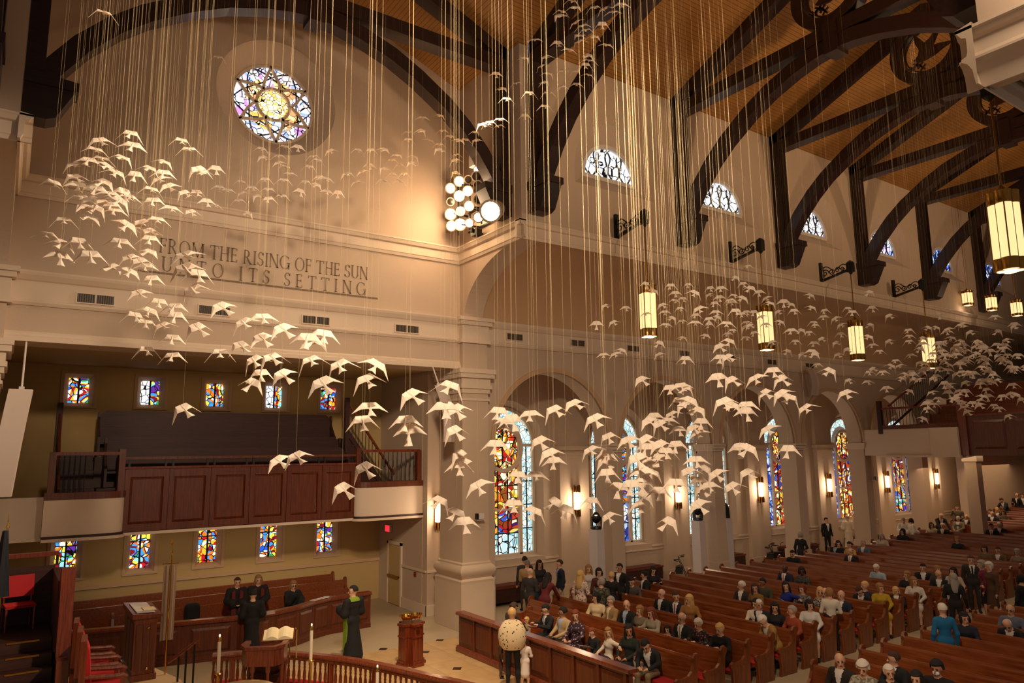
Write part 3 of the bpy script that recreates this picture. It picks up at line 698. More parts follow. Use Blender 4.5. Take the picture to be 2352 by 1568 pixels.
# railings on the curved ends
for s in (1, -1):
    xa, xb = (PX1+.2, XR-.05) if s > 0 else (.95, PX0-.2)
    LB().box(xa, xb, YF-.3, YF-.2, 5.56, 5.65).bld('hand_rail', M['mahog'], lf, off)
    e = xb-.12 if s > 0 else xa; LB().box(e, e+.16, YF-.34, YF-.16, 4.5, 5.62).bld('end_post', M['panel'], lf, off)
    for i in range(12):
        x = xa+.1+(xb-xa-.3)*i/11
        if s < 0 and x > xa+.95 or s > 0 and x < xa+.75: continue
        LB().tube([(x, YF-.25, 4.5), (x, YF-.25, 5.0), (x, YF-.25, 5.08), (x, YF-.25, 5.6)], [.012, .012, .03, .012], 6).bld('baluster', M['iron'], lf, off)
# loft pews on steps: tall dark backs with rounded shoulders
def loftpew(x0, x1, y, zf, zt, lab):
    t = thing('loft_pew', lab, 'pew', ((x0+x1)/2, y, zf), 0, 'long pews in the choir loft'); o = ((x0+x1)/2, y, zf)
    sh = .16
    prof = [(x0, zf+.3), (x1, zf+.3), (x1, zt-sh), (x1-.05, zt-.08), (x1-sh, zt), (x0+sh, zt), (x0+.05, zt-.08), (x0, zt-sh)]
    b = LB().prism(prof, 'Y', y, y+.07); b.bld('back', M['deepwood'], t, o)
    LB().box(x0, x1, y-.45, y, zf+.4, zf+.46).bld('seat', M['deepwood'], t, o)
    for x in (x0-.06, x1):
        pr = [(y-.5, zf), (y+.1, zf), (y+.12, zt-.25), (y+.04, zt-.05), (y-.06, zt-.04), (y-.08, zt-.2), (y-.04, zt-.35), (y-.42, zf+.66), (y-.5, zf+.62)]
        LB().prism(pr, 'X', x, x+.07).bld('end_panel', M['deepwood'], t, o)
    return t
LB().box(2.2, 9.9, 24.4, YB, 3.55, 4.6).bld('riser', M['deepwood'], lf, off)
LB().box(2.2, 9.9, 25.5, YB, 4.6, 5.5).bld('riser', M['deepwood'], lf, off)
loftpew(2.75, 9.7, 24.35, 4.35, 5.75, 'dark choir loft pew right behind the panelled front')
loftpew(2.45, 9.75, 25.1, 4.62, 6.12, 'dark choir loft pew in the middle tier with lit top edge')
loftpew(2.3, 9.75, 26.0, 5.5, 6.95, 'tall dark choir loft pew below the small square windows')
# stairs of the loft
def loftstair(x0, x1, lab, s):
    t = thing('loft_stair', lab, 'stair', ((x0+x1)/2, 24.2, 3.55)); o = ((x0+x1)/2, 24.2, 3.55)
    for i in range(8): LB().box(x0, x1, 24.2+i*.28, YB-.05, 3.55+i*.26, 3.55+(i+1)*.26).bld('tread', M['deepwood'], t, o)
    xw = x1 if s > 0 else x0
    for i in range(9):
        yy, zz = 24.3+i*.28, 3.75+i*.26; LB().tube([(xw, yy, zz), (xw, yy, zz+1.0)], .014, 6).bld('baluster', M['iron'], t, o)
    LB().bar((xw, 24.1, 4.6), (xw, 26.7, 7.0), .07, .06).bld('hand_rail', M['mahog'], t, o)
    LB().box(xw-.08, xw+.08, 26.5, 26.66, 5.5, 7.2).bld('newel', M['deepwood'], t, o)
loftstair(1.25, 2.2, 'dark stair of the choir loft beside the white loudspeaker', -1)
t = thing('loft_stair', 'dark stair with iron balusters and sloping handrail at the right end of the loft', 'stair', (11, 24.6, 3.55)); o = (11, 24.6, 3.55)
for i in range(9): LB().box(9.95+.0, 11.75-i*.2, 24.7, 25.7, 3.55+i*.28, 3.55+(i+1)*.28).bld('tread', M['deepwood'], t, o)
LB().bar((11.75, 24.65, 4.75), (9.9, 24.65, 7.35), .07, .07).bld('hand_rail', M['mahog'], t, o)
LB().bar((11.75, 24.65, 3.75), (9.9, 24.65, 6.3), .06, .16).bld('string_board', M['deepwood'], t, o)
for i in range(14):
    u = i/13; x = 11.65-1.7*u; LB().tube([(x, 24.65, 3.85+2.38*u), (x, 24.65, 4.85+2.42*u)], .014, 6).bld('baluster', M['iron'], t, o)
LB().box(9.8, 9.95, 24.58, 24.72, 3.55, 7.5).bld('newel', M['deepwood'], t, o)
# ceiling of the recess with three downlights
struct(MB().box(-2.2, XR+.1, YT+.85, YB+.1, 8.42, 8.6).build('ceiling_recess', M['backwall']), 'ochre ceiling of the choir loft recess', 'ceiling')
struct(MB().box(-2.5, -2.2, YT+.6, YB+.1, 0, 8.6).build('wall_recess_left', M['backwall']), 'ochre side wall of the recess', 'wall')
light('loft_lamp', 'AREA', (6, 25.2, 8.35), 16, WARM2, (6, 25.6, 3), shape='RECTANGLE', size=7, size_y=1.2)
light('undercroft_lamp', 'AREA', (6, 25.3, 3.25), 30, WARM, (6, 25.6, 0), shape='RECTANGLE', size=7, size_y=1.2)
# ================================================================= CHOIR PEWS AND SCREEN ON THE FLOOR
def bench_profile(y, z): pass
SCP = [(1.5,22.55),(3.0,22.2),(4.3,21.9),(5.6,21.62),(6.6,21.65),(7.4,21.95),(8.0,22.35),(8.6,22.62),(9.3,22.7),(10.05,22.75)]
sc_ = thing('choir_screen', 'long curved mahogany choir screen with square panels', 'screen', (6, 22, 0)); so = (6, 22, 0)
rings = []
for i, p in enumerate(SCP):
    a = Vector(SCP[max(i-1,0)]); b = Vector(SCP[min(i+1,len(SCP)-1)]); d = (b-a).normalized(); n = Vector((d.y, -d.x))   # n faces the nave
    rings.append((Vector(p), n))
def scr(prof, name, mat):
    mb = LB(); mb.loft([[(p.x+n.x*o, p.y+n.y*o, z) for o, z in prof] for p, n in rings]); return mb.bld(name, mat, sc_, so, smooth=False)
scr([(0,0),(.06,0),(.06,.14),(.03,.16),(.03,1.0),(-.03,1.0),(-.03,0)], 'panelling', M['panel'])
scr([(-.16,1.0),(.10,1.0),(.12,1.05),(.08,1.1),(-.14,1.1)], 'top_rail', M['mahog'])
for i in range(len(rings)-1):
    (p, n), (q, n2) = rings[i], rings[i+1]; a = p.lerp(q, .12)+n*.035; b = p.lerp(q, .88)+n2*.035
    d = (b-a).normalized(); nn = Vector((d.y, -d.x))
    mb = LB()
    def pt(u, z, o): r = a.lerp(b, u)+nn*o; return (r.x, r.y, z)
    A = [pt(0,.25,0), pt(1,.25,0), pt(1,.88,0), pt(0,.88,0)]; B = [pt(.07,.31,.035), pt(.93,.31,.035), pt(.93,.82,.035), pt(.07,.82,.035)]
    mb.strip(A, B, True).add(B, [(0,1,2,3)]); mb.bld('panel', M['panel'], sc_, so)
def longpew(x0, x1, y, zt, lab, grp, z0=0, group2=None):
    """pew facing -Y"""
    t = thing('choir_pew', lab, 'pew', ((x0+x1)/2, y, z0), 0, grp); o = ((x0+x1)/2, y, z0)
    LB().prism([(y-.02, z0+.35), (y+.05, z0+.35), (y+.13, zt), (y+.06, zt+.02), (y+.04, zt)], 'X', x0, x1).bld('back', M['pew'], t, o)
    LB().box(x0, x1, y-.45, y+.02, z0+.40, z0+.45).bld('seat', M['pew'], t, o)
    LB().prism([(y-.44, z0+.45), (y-.44, z0+.49), (y, z0+.49), (y, z0+.45)], 'X', x0+.05, x1-.05).bld('cushion', M['red'], t, o)
    LB().box(x0+.05, x1-.05, y-.1, y-.05, z0, z0+.4).bld('support', M['pew'], t, o)
    for x in (x0-.07, x1):
        pr = [(y-.5, z0), (y+.16, z0), (y+.18, zt-.1), (y+.2, zt+.03), (y+.12, zt+.1), (y+.02, zt+.06), (y, zt-.06), (y-.06, zt-.25), (y-.42, z0+.68), (y-.52, z0+.62)]
        LB().prism(pr, 'X', x, x+.07).bld('end_panel', M['pewend'], t, o)
    return t
longpew(1.2, 10.15, 26.35, 1.16, 'back choir pew against the ochre wall under the narrow windows', 'choir pews behind the screen')
longpew(1.2, 10.25, 25.4, 1.08, 'middle choir pew with tall scrolled end', 'choir pews behind the screen')
longpew(2.9, 9.9, 24.5, .95, 'front choir pew just behind the curved screen', 'choir pews behind the screen')
for i in range(4):                                    # loose hymn sheets on the screen rail
    a = .5*i; c = MB().obox((0,0,0), (.13,.02,0), (-.02,.09,0), (0,0,.004)).build('hymn_sheet', M['white'], None, loc=(8.1+.14*i, 22.45+.06*i, 1.108+.002*i), rz=.3+.2*i)
    tag(c, 'white hymn sheet lying on the curved screen rail', 'paper', 'hymn sheets on the screen rail')
# ================================================================= ROOF TRUSSES
HWN = YC-Y0
UND = [(6.12,12.9),(5.85,13.2),(5.55,13.75),(5.1,14.4),(4.5,15.05),(3.9,15.55),(3.0,16.12),(2.2,16.52),(1.3,16.82),(.6,16.97),(0,17.02)]   # (distance from centre line, z) under the arch
ARCH_IN = [(-d, z) for d, z in UND]+[(d, z) for d, z in reversed(UND[:-1])]
def offs(pts, t):
    out = []
    for i, p in enumerate(pts):
        a = Vector(pts[max(i-1,0)]); b = Vector(pts[min(i+1,len(pts)-1)]); d = (b-a).normalized(); n = Vector((-d.y, d.x)); out.append((p[0]+n.x*t, p[1]+n.y*t))
    return out
def sweep2(poly_in, poly_out, th, f):
    """band between two polylines (2D) with thickness th; f maps (u, z, w) to room coordinates"""
    mb = LB(); h = th/2
    mb.loft([[f(a[0], a[1], -h), f(b[0], b[1], -h), f(b[0], b[1], h), f(a[0], a[1], h)] for a, b in zip(poly_in, poly_out)]); return mb
# dove of the medallions
DOVE = [(-.55,-.30),(-.36,-.16),(-.30,.05),(-.42,.35),(-.44,.75),(-.22,.45),(-.10,.25),(.10,.32),(.36,.62),(.46,.66),(.38,.38),(.22,.10),(.18,.0),(.42,-.02),(.86,-.14),(.52,-.24),(.22,-.36),(-.12,-.42),(-.34,-.40)]
def truss(f, base, label, medal=True, hw=HWN, both=True):
    t = thing('roof_truss', label, 'truss', base); th = .5
    sides = (-1, 1)
    for s in sides:
        q = lambda u, z, w: f(s*u, z, w)
        mb = LB(); pr = [(hw+.02, 12.62), (hw-.45, 12.60), (hw-.62, 12.68), (hw-.95, 13.35), (hw+.02, 13.35)]
        mb.loft([[q(a, z, w) for a, z in pr] for w in (-.27, .27)]); mb.bld('corbel', M['darkwood'], t, base)
        mb = LB(); pr = [(hw+.02, 13.35), (hw-1.0, 13.35), (hw-1.0, 13.55), (hw+.02, 13.62)]; mb.loft([[q(a, z, w) for a, z in pr] for w in (-.31, .31)]); mb.bld('corbel_cap', M['darkwood'], t, base)
        mb = LB(); pr = [(hw+.02, 13.5), (hw-.36, 13.5), (hw-.36, EAVE+.1), (hw+.02, EAVE)]; mb.loft([[q(a, z, w) for a, z in pr] for w in (-.25, .25)]); mb.bld('wall_post', M['darkwood'], t, base)
        mb = LB(); pr = [(hw+.02, EAVE-.02), (0, EAVE+SL*hw-.02), (0, EAVE+SL*hw-.45), (hw-.02, EAVE-.42)]; mb.loft([[q(a, z, w) for a, z in pr] for w in (-.25, .25)]); mb.bld('rafter', M['darkwood'], t, base)
    sweep2(ARCH_IN, offs(ARCH_IN, .42), .44, f).bld('arch_brace', M['darkwood'], t, base)
    mb = LB(); mb.loft([[f(a, z, w) for a, z in [(-hw, 17.42), (hw, 17.42), (hw, 17.82), (-hw, 17.82)]] for w in (-.24, .24)]); mb.bld('tie_beam', M['darkwood'], t, base)
    mb = LB(); mb.loft([[f(a, z, w) for a, z in [(-.2, 16.9), (.2, 16.9), (.2, 17.9), (-.2, 17.9)]] for w in (-.3, .3)]); mb.bld('boss', M['darkwood'], t, base)
    if medal:
        c = 18.98; n = 40
        def rg(r): return [(r*math.cos(2*PI*i/n), c+r*math.sin(2*PI*i/n)) for i in range(n+1)]
        md = sweep2(rg(.86), rg(1.2), .46, f).bld('medallion_ring', M['darkwood'], t, base)
        sweep2(rg(.74), rg(.78), .06, f).bld('inner_ring', M['darkwood'], md, base)
        mb = LB(); mb.loft([[f(-a*.92, c+z*.92+.05, w) for a, z in DOVE] for w in (-.05, .05)]); mb.bld('dove_emblem', M['deepwood'], md, base)
        mb = LB()
        br = [(.62,-.55),(.48,-.50),(.36,-.38)]
        for a, b in zip(br[:-1], br[1:]): mb.bar(f(-a[0]+1.1-.0, c+a[1], 0), f(-b[0]+1.1, c+b[1], 0), .04, .04)
        br = [(.72,-.62),(.55,-.45),(.42,-.38),(.30,-.44),(.22,-.56)]
        for a, b in zip(br[:-1], br[1:]): mb.bar(f(a[0], c+a[1], 0), f(b[0], c+b[1], 0), .05, .04)
        for a in br[1:]:
            for dx, dz in ((.1,.09),(-.1,.08),(.09,-.1),(-.06,-.1)): mb.bar(f(a[0], c+a[1], 0), f(a[0]+dx, c+a[1]+dz, 0), .05, .05)
        mb.v = [v for v in mb.v]; mb.bld('olive_branch', M['deepwood'], md, base)
    return t
TRX = [12.68]+[19.1+5.8*k for k in range(5)]
ords = ['first','second','third','fourth','fifth','sixth']
for k, X in enumerate(TRX):
    truss(lambda u, z, w, X=X: (X+w, Y0+u, z), (X, Y0, RIDGE), 'dark timber arch truss over the nave, %s from the crossing' % ords[k], medal=(k > 0))
truss(lambda u, z, w: (-.95+w, Y0+u, z), (-.95, Y0, RIDGE), 'dark timber arch truss at the left edge of the crossing', medal=False)
truss(lambda u, z, w: (XM+u*(XR-XM)/HWN, 17.72+w, z), (XM, 17.72, RIDGE), 'dark timber arch truss spanning before the round window', medal=False)
# ================================================================= LAMPS
M['lampglass'] = emis('opal_lamp_glass', (1.0, .66, .30, 1), 1.25)
M['sconceglass'] = emis('sconce_glass', (1.0, .70, .36, 1), 4.5)
def pendant(loc, label, H=1.72, R=.27, top=12.6, power=32, grp='pendant lanterns along the nave'):
    t = thing('pendant_lantern', label, 'lantern', (loc[0], loc[1], loc[2]), .4, grp); z0 = 0
    MB().tube([(0,0,H-.05), (0,0,top-loc[2])], .022 if H > 1 else .01, 8).build('hanging_rod', M['brass'], t)
    k = R/.27
    mb = MB(); n = 8                                          # four rounded lobes of opal glass
    for i in range(4):
        a = PI/2*i; c = (R*.48*math.cos(a), R*.48*math.sin(a)); mb.lathe([(R*.52, .28*H/1.72), (R*.52, H-.28*H/1.72)], (c[0], c[1], 0), 14)
    mb.build('opal_glass', M['lampglass'], t, smooth=True)
    for za, zb, nm in ((.06*H/1.72, .3*H/1.72, 'bottom_band'), (H-.32*H/1.72, H-.06*H/1.72, 'top_band')):
        mb = MB()
        for i in range(4):
            a = PI/2*i; c = (R*.48*math.cos(a), R*.48*math.sin(a)); mb.lathe([(R*.56, za), (R*.58, za+.02), (R*.56, za+.05), (R*.56, zb-.05), (R*.6, zb-.02), (R*.6, zb)], (c[0], c[1], 0), 14)
        mb.build(nm, M['brass'], t, smooth=True)
    mb = MB()
    for i in range(4):
        a = PI/2*i; c = (R*.48*math.cos(a), R*.48*math.sin(a)); mb.lathe([(R*.4, .05*H/1.72), (R*.4, .07*H/1.72)], (c[0], c[1], 0), 12)
    mb.build('down_lens', M['lampglass'], t)
    for i in range(8):
        a = PI/4*i+PI/8*0; r_ = R*1.02 if i % 2 == 0 else R*.72
        MB().box(-.012*k, .012*k, -.012*k, .012*k, .1*H/1.72, H-.1*H/1.72).build('mullion', M['brass'], t, loc=(r_*math.cos(a), r_*math.sin(a), 0))
    MB().lathe([(.05*k, H-.06*H/1.72), (.14*k, H-.04), (.05*k, H+.04), (.02*k, H+.1)], (0,0,0), 12).build('cap', M['brass'], t)
    l = light('lantern_bulb', 'POINT', (loc[0], loc[1], loc[2]-.12), power, WARM, shadow_soft_size=.2)
    return t
def bracket(X, yw, s, label):
    """scrolled iron bracket on the clerestory wall; s = direction of the arm along Y"""
    t = thing('iron_bracket', label, 'bracket', (X, yw, 12.8), 0, 'wrought iron lamp brackets'); L_ = 1.3
    MB().box(-.07, .07, min(0, s*.1), max(0, s*.1), -.42, .42).build('wall_plate', M['iron'], t)
    MB().bar((0, s*.05, -.36), (0, s*L_, -.12), .09, .09).build('lower_arm', M['iron'], t)
    mb = MB().box(-.11, .11, min(s*(L_-.08), s*(L_+.16)), max(s*(L_-.08), s*(L_+.16)), -.24, .14); mb.lathe([(.12,.14),(.13,.17),(.03,.24)], (0, s*(L_+.04), 0), 10); mb.lathe([(.03,-.34),(.1,-.24)], (0, s*(L_+.04), 0), 10)
    mb.build('end_box', M['iron'], t)
    for c, r, d in ((.22, .17, 1), (.52, .13, -1), (.78, .12, 1), (1.0, .09, -1)):
        pts = []
        for i in range(22):
            a = i/21*2.6*PI; rr = r*(1-.75*i/21); pts.append((0, s*(c+rr*math.cos(a)), .0+d*rr*math.sin(a)+(c*.06-.08)))
        MB().tube(pts, .022, 5).build('scroll', M['iron'], t)
    pts = [(0, s*(.08+1.15*i/12), .12+.1*math.sin(i/12*3*PI)-.08*i/12) for i in range(13)]
    MB().tube(pts, .022, 5).build('scroll', M['iron'], t)
BRX = [15.95+5.8*k for k in range(4)]
for k, X in enumerate(BRX):
    bracket(X, YC, -1, 'black scrolled iron bracket under the %s half-round window' % ords[k])
    pendant((X, YC-1.33, 8.9), 'brass and opal pendant lantern, %s along the far nave wall' % ords[k])
bracket(15.95, YN, 1, 'black scrolled iron bracket on the near clerestory wall')
pendant((15.95, YN+1.33, 8.85), 'large near brass and opal pendant lantern below the lit cornice')
for i, (px, py) in enumerate([(2222,685),(2277,696),(2335,708)]):
    p = at(px, py, X=40); pendant((p.x, p.y, p.z-.4), 'small distant lantern over the rear gallery', .82, .24, RIDGE-SL*abs(p.y-Y0)-.01, 8, 'small lanterns over the rear gallery')
def sconce(x, y, z, label, power=75):
    t = thing('wall_sconce', label, 'wall lamp', (x, y, z), 0, 'wall sconces'); 
    MB().box(-.13, .13, -.05, .0, -.55, .55).build('back_plate', M['brass'], t)
    h = [(.13*math.cos(PI+PI*i/10), -.04+.16*math.sin(PI+PI*i/10)) for i in range(11)]
    MB().loft([[(a, b, z_) for a, b in h] for z_ in (-.34, .34)]).build('glass_shade', M['sconceglass'], t, smooth=True)
    for za, zb, nm in ((.33, .62, 'crown'), (-.62, -.33, 'pendant_flutes')):
        mb = MB()
        for i in range(5):
            a = PI+PI*(i+.5)/5; mb.box(.14*math.cos(a)-.028, .14*math.cos(a)+.028, -.05+.16*math.sin(a)-.02, -.05+.16*math.sin(a)+.02, za, zb-.04*(i % 2))
        mb.build(nm, M['brass'], t)
    light('sconce_bulb', 'POINT', (x, y-.34, z), power, WARM, shadow_soft_size=.12)
sconce(12.62, 22.93, 3.46, 'glowing wall sconce between the stone pier and the choir loft', 60)
for k in range(6): sconce(19.0+5.88*k, YO-.24, 3.55, 'glowing aisle wall sconce, %s pilaster from the stone pier' % ords[k])
# ---- theatre lamp cluster
M['hot'] = emis('lamp_glare', (1.0, .74, .38, 1), 60); M['can'] = plain('lamp_can', '#b9a892', .45, .3); M['lens'] = plain('dark_lens', '#4b3d30', .2, .3)
def lampcan(px, py, lit, big=1.0, X=11.45):
    p = at(px, py, X=X)
    if p.y > 20.0: p = p*(20.0/p.y)+CC*(1-20.0/p.y)
    lab = ('lit round stage lamp in the corner cluster' if lit else 'unlit round stage lamp in the corner cluster') if big < 1.5 else 'blazing large stage lamp at the heart of the corner cluster'
    t = thing('stage_lamp', lab, 'stage lamp', p, 0, 'stage lamps in the transept corner')
    d = (Vector((3.5, 10, 8))-p).normalized(); q = d.to_track_quat('Z', 'Y'); t.rotation_mode = 'QUATERNION'; t.rotation_quaternion = q
    r = .16*big
    MB().lathe([(r*.55,-.5*big),(r*.8,-.45*big),(r,-.2*big),(r*1.02,0)], n=16).build('housing', M['can'], t, smooth=True)
    MB().lathe([(r*1.12,-.02),(r*1.12,.03),(r*.9,.03),(r*.9,-.02)], n=16, cap=False).build('rim', M['can'], t)
    MB().lathe([(r*.88,-.01),(r*.88,.012),(.005,.02)], n=16).build('lens', M['hot'] if lit else M['lens'], t)
    MB().bar((-r*1.15,0,-.2*big), (-r*1.15,0,-.62*big), .03, .03).build('yoke', M['can'], t)
for px, py, lit, b in [(1035,432,1,1),(1055,416,1,1),(1075,438,1,.95),(1055,450,1,1),(1035,463,0,.8),(1078,473,1,.9),(1035,492,1,1.1),(1058,485,0,.85),(1037,519,1,1),(1057,516,1,1.1),(1078,512,1,.85),(1099,499,1,.95),(1119,450,1,.85),(1097,390,1,.75),(1095,405,0,1),(1076,412,0,.8),(1098,425,0,.9),(1099,458,0,.9)]: lampcan(px, py, lit, b)
lampcan(1127, 485, 1, 1.9, 10.9)
p = at(1090, 371, X=11.45); t = thing('stage_lamp', 'white box housing above the corner stage lamps', 'stage lamp', p); MB().box(-.15,.15,-.2,.1,-.2,.2).build('housing', M['white'], t); MB().lathe([(.13,.1),(.12,.115)], n=16).build('lens', M['lens'], t, loc=(0,-.1,0))
p = at(1094, 535, X=11.9); t = thing('camera_box', 'small dark box camera below the stage lamps', 'camera', p); MB().box(-.12,.12,-.16,.16,-.1,.1).build('body', M['black'], t); MB().lathe([(.05,0),(.05,.14)], n=10).build('lens', M['black'], t, loc=(-.16,0,0)); MB().box(.1,.27,-.03,.03,-.03,.03).build('arm', M['black'], t)
mb = MB()
for z in (12.75, 13.4, 14.1): mb.bar((XR-.06, 19.9, z), (XR-.06, 18.4, z), .05, .05); mb.bar((XR-.01, 19.2, z), (11.45, 19.3, z), .05, .05)
for y_ in (19.9, 19.2, 18.5): mb.bar((11.7, y_, 12.6), (11.7, y_, 14.4), .05, .05); mb.bar((XR-.01, y_, 13.3), (11.5, y_, 13.3), .05, .05)
tag(mb.build('pipe_rig', M['black']), 'black pipe rig holding the corner stage lamps', 'rig')
# ================================================================= INSCRIPTION
def glyph(ch):
    """serif capitals as polygons in a unit-height box; returns (list of convex quads/strips, width)"""
    Q = []; th, tn, sf = .115, .045, .04
    def V(x, w=th, z0=0., z1=1., s=True):
        Q.append([(x-w/2, z0), (x+w/2, z0), (x+w/2, z1), (x-w/2, z1)])
        if s:
            for z in (z0, z1):
                if z in (0., 1.): Q.append([(x-w/2-.07, z-(0 if z == 0 else sf)), (x+w/2+.07, z-(0 if z == 0 else sf)), (x+w/2+.07, z+(sf if z == 0 else 0)), (x-w/2-.07, z+(sf if z == 0 else 0))])
    def H(x0, x1, z, w=tn): Q.append([(x0, z-w/2), (x1, z-w/2), (x1, z+w/2), (x0, z+w/2)])
    def D(x0, z0, x1, z1, w): Q.append([(x0-w/2, z0), (x0+w/2, z0), (x1+w/2, z1), (x1-w/2, z1)])
    def A(cx, cz, rx, rz, a0, a1, wt=th, n=14):
        for i in range(n):
            b0, b1 = a0+(a1-a0)*i/n, a0+(a1-a0)*(i+1)/n
            def p(b, k): w = tn+(wt-tn)*abs(math.cos(b)); return (cx+(rx-k*w)*math.cos(b), cz+(rz-k*w*.7)*math.sin(b))
            Q.append([p(b0, 0), p(b1, 0), p(b1, 1), p(b0, 1)])
    if ch == 'F': V(.13); H(.13,.52,.97); H(.13,.44,.52); V(.50,.05,.80,.97,False); V(.43,.05,.44,.60,False); w = .58
    elif ch == 'E': V(.13); H(.13,.52,.97); H(.13,.46,.52); H(.13,.55,.03); V(.50,.05,.82,.97,False); V(.53,.05,.03,.2,False); V(.44,.05,.44,.60,False); w = .62
    elif ch == 'R': V(.13); A(.26,.74,.28,.26,-PI/2,PI/2); H(.13,.28,.97); H(.13,.28,.5); D(.62,0,.30,.5,.13); H(.55,.74,.025,.05); w = .74
    elif ch == 'O': A(.44,.5,.42,.51,0,2*PI,n=26); w = .88
    elif ch == 'M': V(.14,.07); V(.86,.13); D(.5,0.,.14,1.,.12); D(.5,0.,.86,1.,.07); w = 1.0
    elif ch == 'T': V(.36); H(.02,.70,.97); V(.04,.05,.8,.97,False); V(.68,.05,.8,.97,False); w = .72
    elif ch == 'H': V(.14); V(.66); H(.14,.66,.52); w = .80
    elif ch == 'I': V(.16); w = .32
    elif ch == 'S':
        A(.28,.74,.24,.26,.25,1.5*PI,.12); A(.26,.26,.27,.26,-PI*.92,PI*.5,.12); V(.49,.05,.78,.95,False); V(.03,.05,.05,.24,False); w = .56
    elif ch == 'N': V(.12,.06); V(.72,.06); D(.72,0.,.12,1.,.14); w = .84
    elif ch == 'G': A(.46,.5,.44,.51,.32*PI*.9,2*PI*.93,n=22); V(.80,.12,.0,.45,False); H(.66,.92,.44,.05); V(.76,.05,.76,.95,False); w = .92
    elif ch == 'U': V(.13,.13,.3,1.); V(.65,.06,.3,1.); A(.39,.31,.32,.31,PI,2*PI,.13); w = .78
    else: w = .3
    return Q, w
M['letter'] = plain('inscription_paint', '#735f4a', .7)
ins_ = thing('wall_inscription', 'serif wall inscription reading FROM THE RISING OF THE SUN UNTO ITS SETTING', 'inscription', (5.9, YT, 10.3))
def line(txt, x0, x1, z, h, gap):
    ws = [glyph(c)[1] for c in txt]; tot = sum(ws)+gap*(len(txt)-1); k = (x1-x0)/(tot*h); x = x0
    for c, w in zip(txt, ws):
        Q, _ = glyph(c)
        if Q:
            mb = MB()
            for q in Q: mb.prism([(a*h*k, b*h) for a, b in q], 'Y', -.012, 0)
            mb.build('letter', M['letter'], ins_, loc=(x-5.9, 0, z-10.3))
        x += (w+gap)*h*k
line('FROM THE RISING OF THE SUN', 2.90, 8.84, 10.86, .40, .05)
line('UNTO ITS SETTING', 2.98, 8.78, 10.36, .40, .42)
MB().box(2.44-5.9, 9.17-5.9, -.012, 0, -.02, .03).build('underline', M['letter'], ins_)
# ================================================================= NAVE PEWS
PITCH = .965; PX_ = [12.62+PITCH*k for k in range(43)]
def yl(X): return 19.45+.03*(X-20)
def yr(X): return 11.5+.05*(X-13)
def pewparts(L):
    """meshes of a pew of length L along +Y from 0, sitter faces -X"""
    H = 1.0; r = {}
    mb = MB(); mb.prism([(.0,.36),(.05,.36),(.15,H-.04),(.17,H),(.10,H+.015),(.08,H-.03)], 'Y', .06, L-.06); r['back'] = meshof(mb, 'back', M['pew'])
    mb = MB(); mb.prism([(-.46,.37),(-.44,.42),(.04,.39),(.04,.35),(-.44,.37)], 'Y', .06, L-.06); r['seat'] = meshof(mb, 'seat', M['pew'])
    mb = MB(); mb.prism([(-.45,.42),(-.46,.455),(-.42,.475),(0,.44),(.03,.40)], 'Y', .1, L-.1); r['cushion'] = meshof(mb, 'cushion', M['red'])
    mb = MB(); mb.box(.13, .24, .4, L-.4, .60, .62); mb.box(.23, .245, .4, L-.4, .60, .72); r['book_rack'] = meshof(mb, 'book_rack', M['pew'])
    pr = [(-.50,0),(.14,0),(.16,.50),(.20,.86),(.26,.95),(.27,1.03),(.21,1.09),(.12,1.08),(.06,1.0),(.07,.90),(.0,.74),(-.10,.66),(-.30,.63),(-.44,.66),(-.52,.62),(-.53,.56),(-.48,.50),(-.46,.2)]
    mb = MB(); mb.prism(pr, 'Y', 0, .065)
    ins = [(-.40,.08),(.06,.08),(.06,.5),(-.02,.56),(-.32,.54),(-.38,.48)]
    mb.prism(ins, 'Y', -.012, .077); r['end_panel'] = meshof(mb, 'end_panel', M['pewend'])
    return r
PEW8 = pewparts(7.95); PEWN = pewparts(6.2)
def pew(X, y0, L, parts, L0, label, grp, ends=(0, 1)):
    t = thing('pew', label, 'pew', (X, y0, floorz(X)), 0, grp); t.rotation_euler.y = -math.atan(RAMP) if X > XRA else 0; k = L/L0
    for nm in ('back', 'seat', 'cushion', 'book_rack'): inst(nm, parts[nm], t, sc=(1, k, 1))
    for e in ends: inst('end_panel', parts['end_panel'], t, (0, 0 if e == 0 else L-.065, 0))
    return t
def nth(n):
    return {1:'first',2:'second',3:'third',4:'fourth',5:'fifth',6:'sixth',7:'seventh',8:'eighth',9:'ninth',10:'tenth',11:'eleventh',12:'twelfth'}.get(n) or ('%d%s' % (n, 'st' if n % 10 == 1 and n != 11 else 'nd' if n % 10 == 2 and n != 12 else 'rd' if n % 10 == 3 and n != 13 else 'th'))
for k, X in enumerate(PX_):
    a, b = yr(X), yl(X)
    if k == 0: b = 17.75
    if k in (1, 2): b = 19.0
    if 40.3 < X < 41.9: b = 17.1
    pew(X, a, b-a, PEW8, 7.95, 'long brown wooden pew on the aisle-window side, %s row behind the panelled pew front' % nth(k+1), 'pews on the window side of the centre aisle')
for k in range(-1, 40):
    X = 15.2+PITCH*k; b = 9.75+.02*(X-15)
    pew(X, b-6.2, 6.2, PEWN, 6.2, 'long brown wooden pew across the centre aisle, %s row' % nth(k+2), 'pews across the centre aisle')
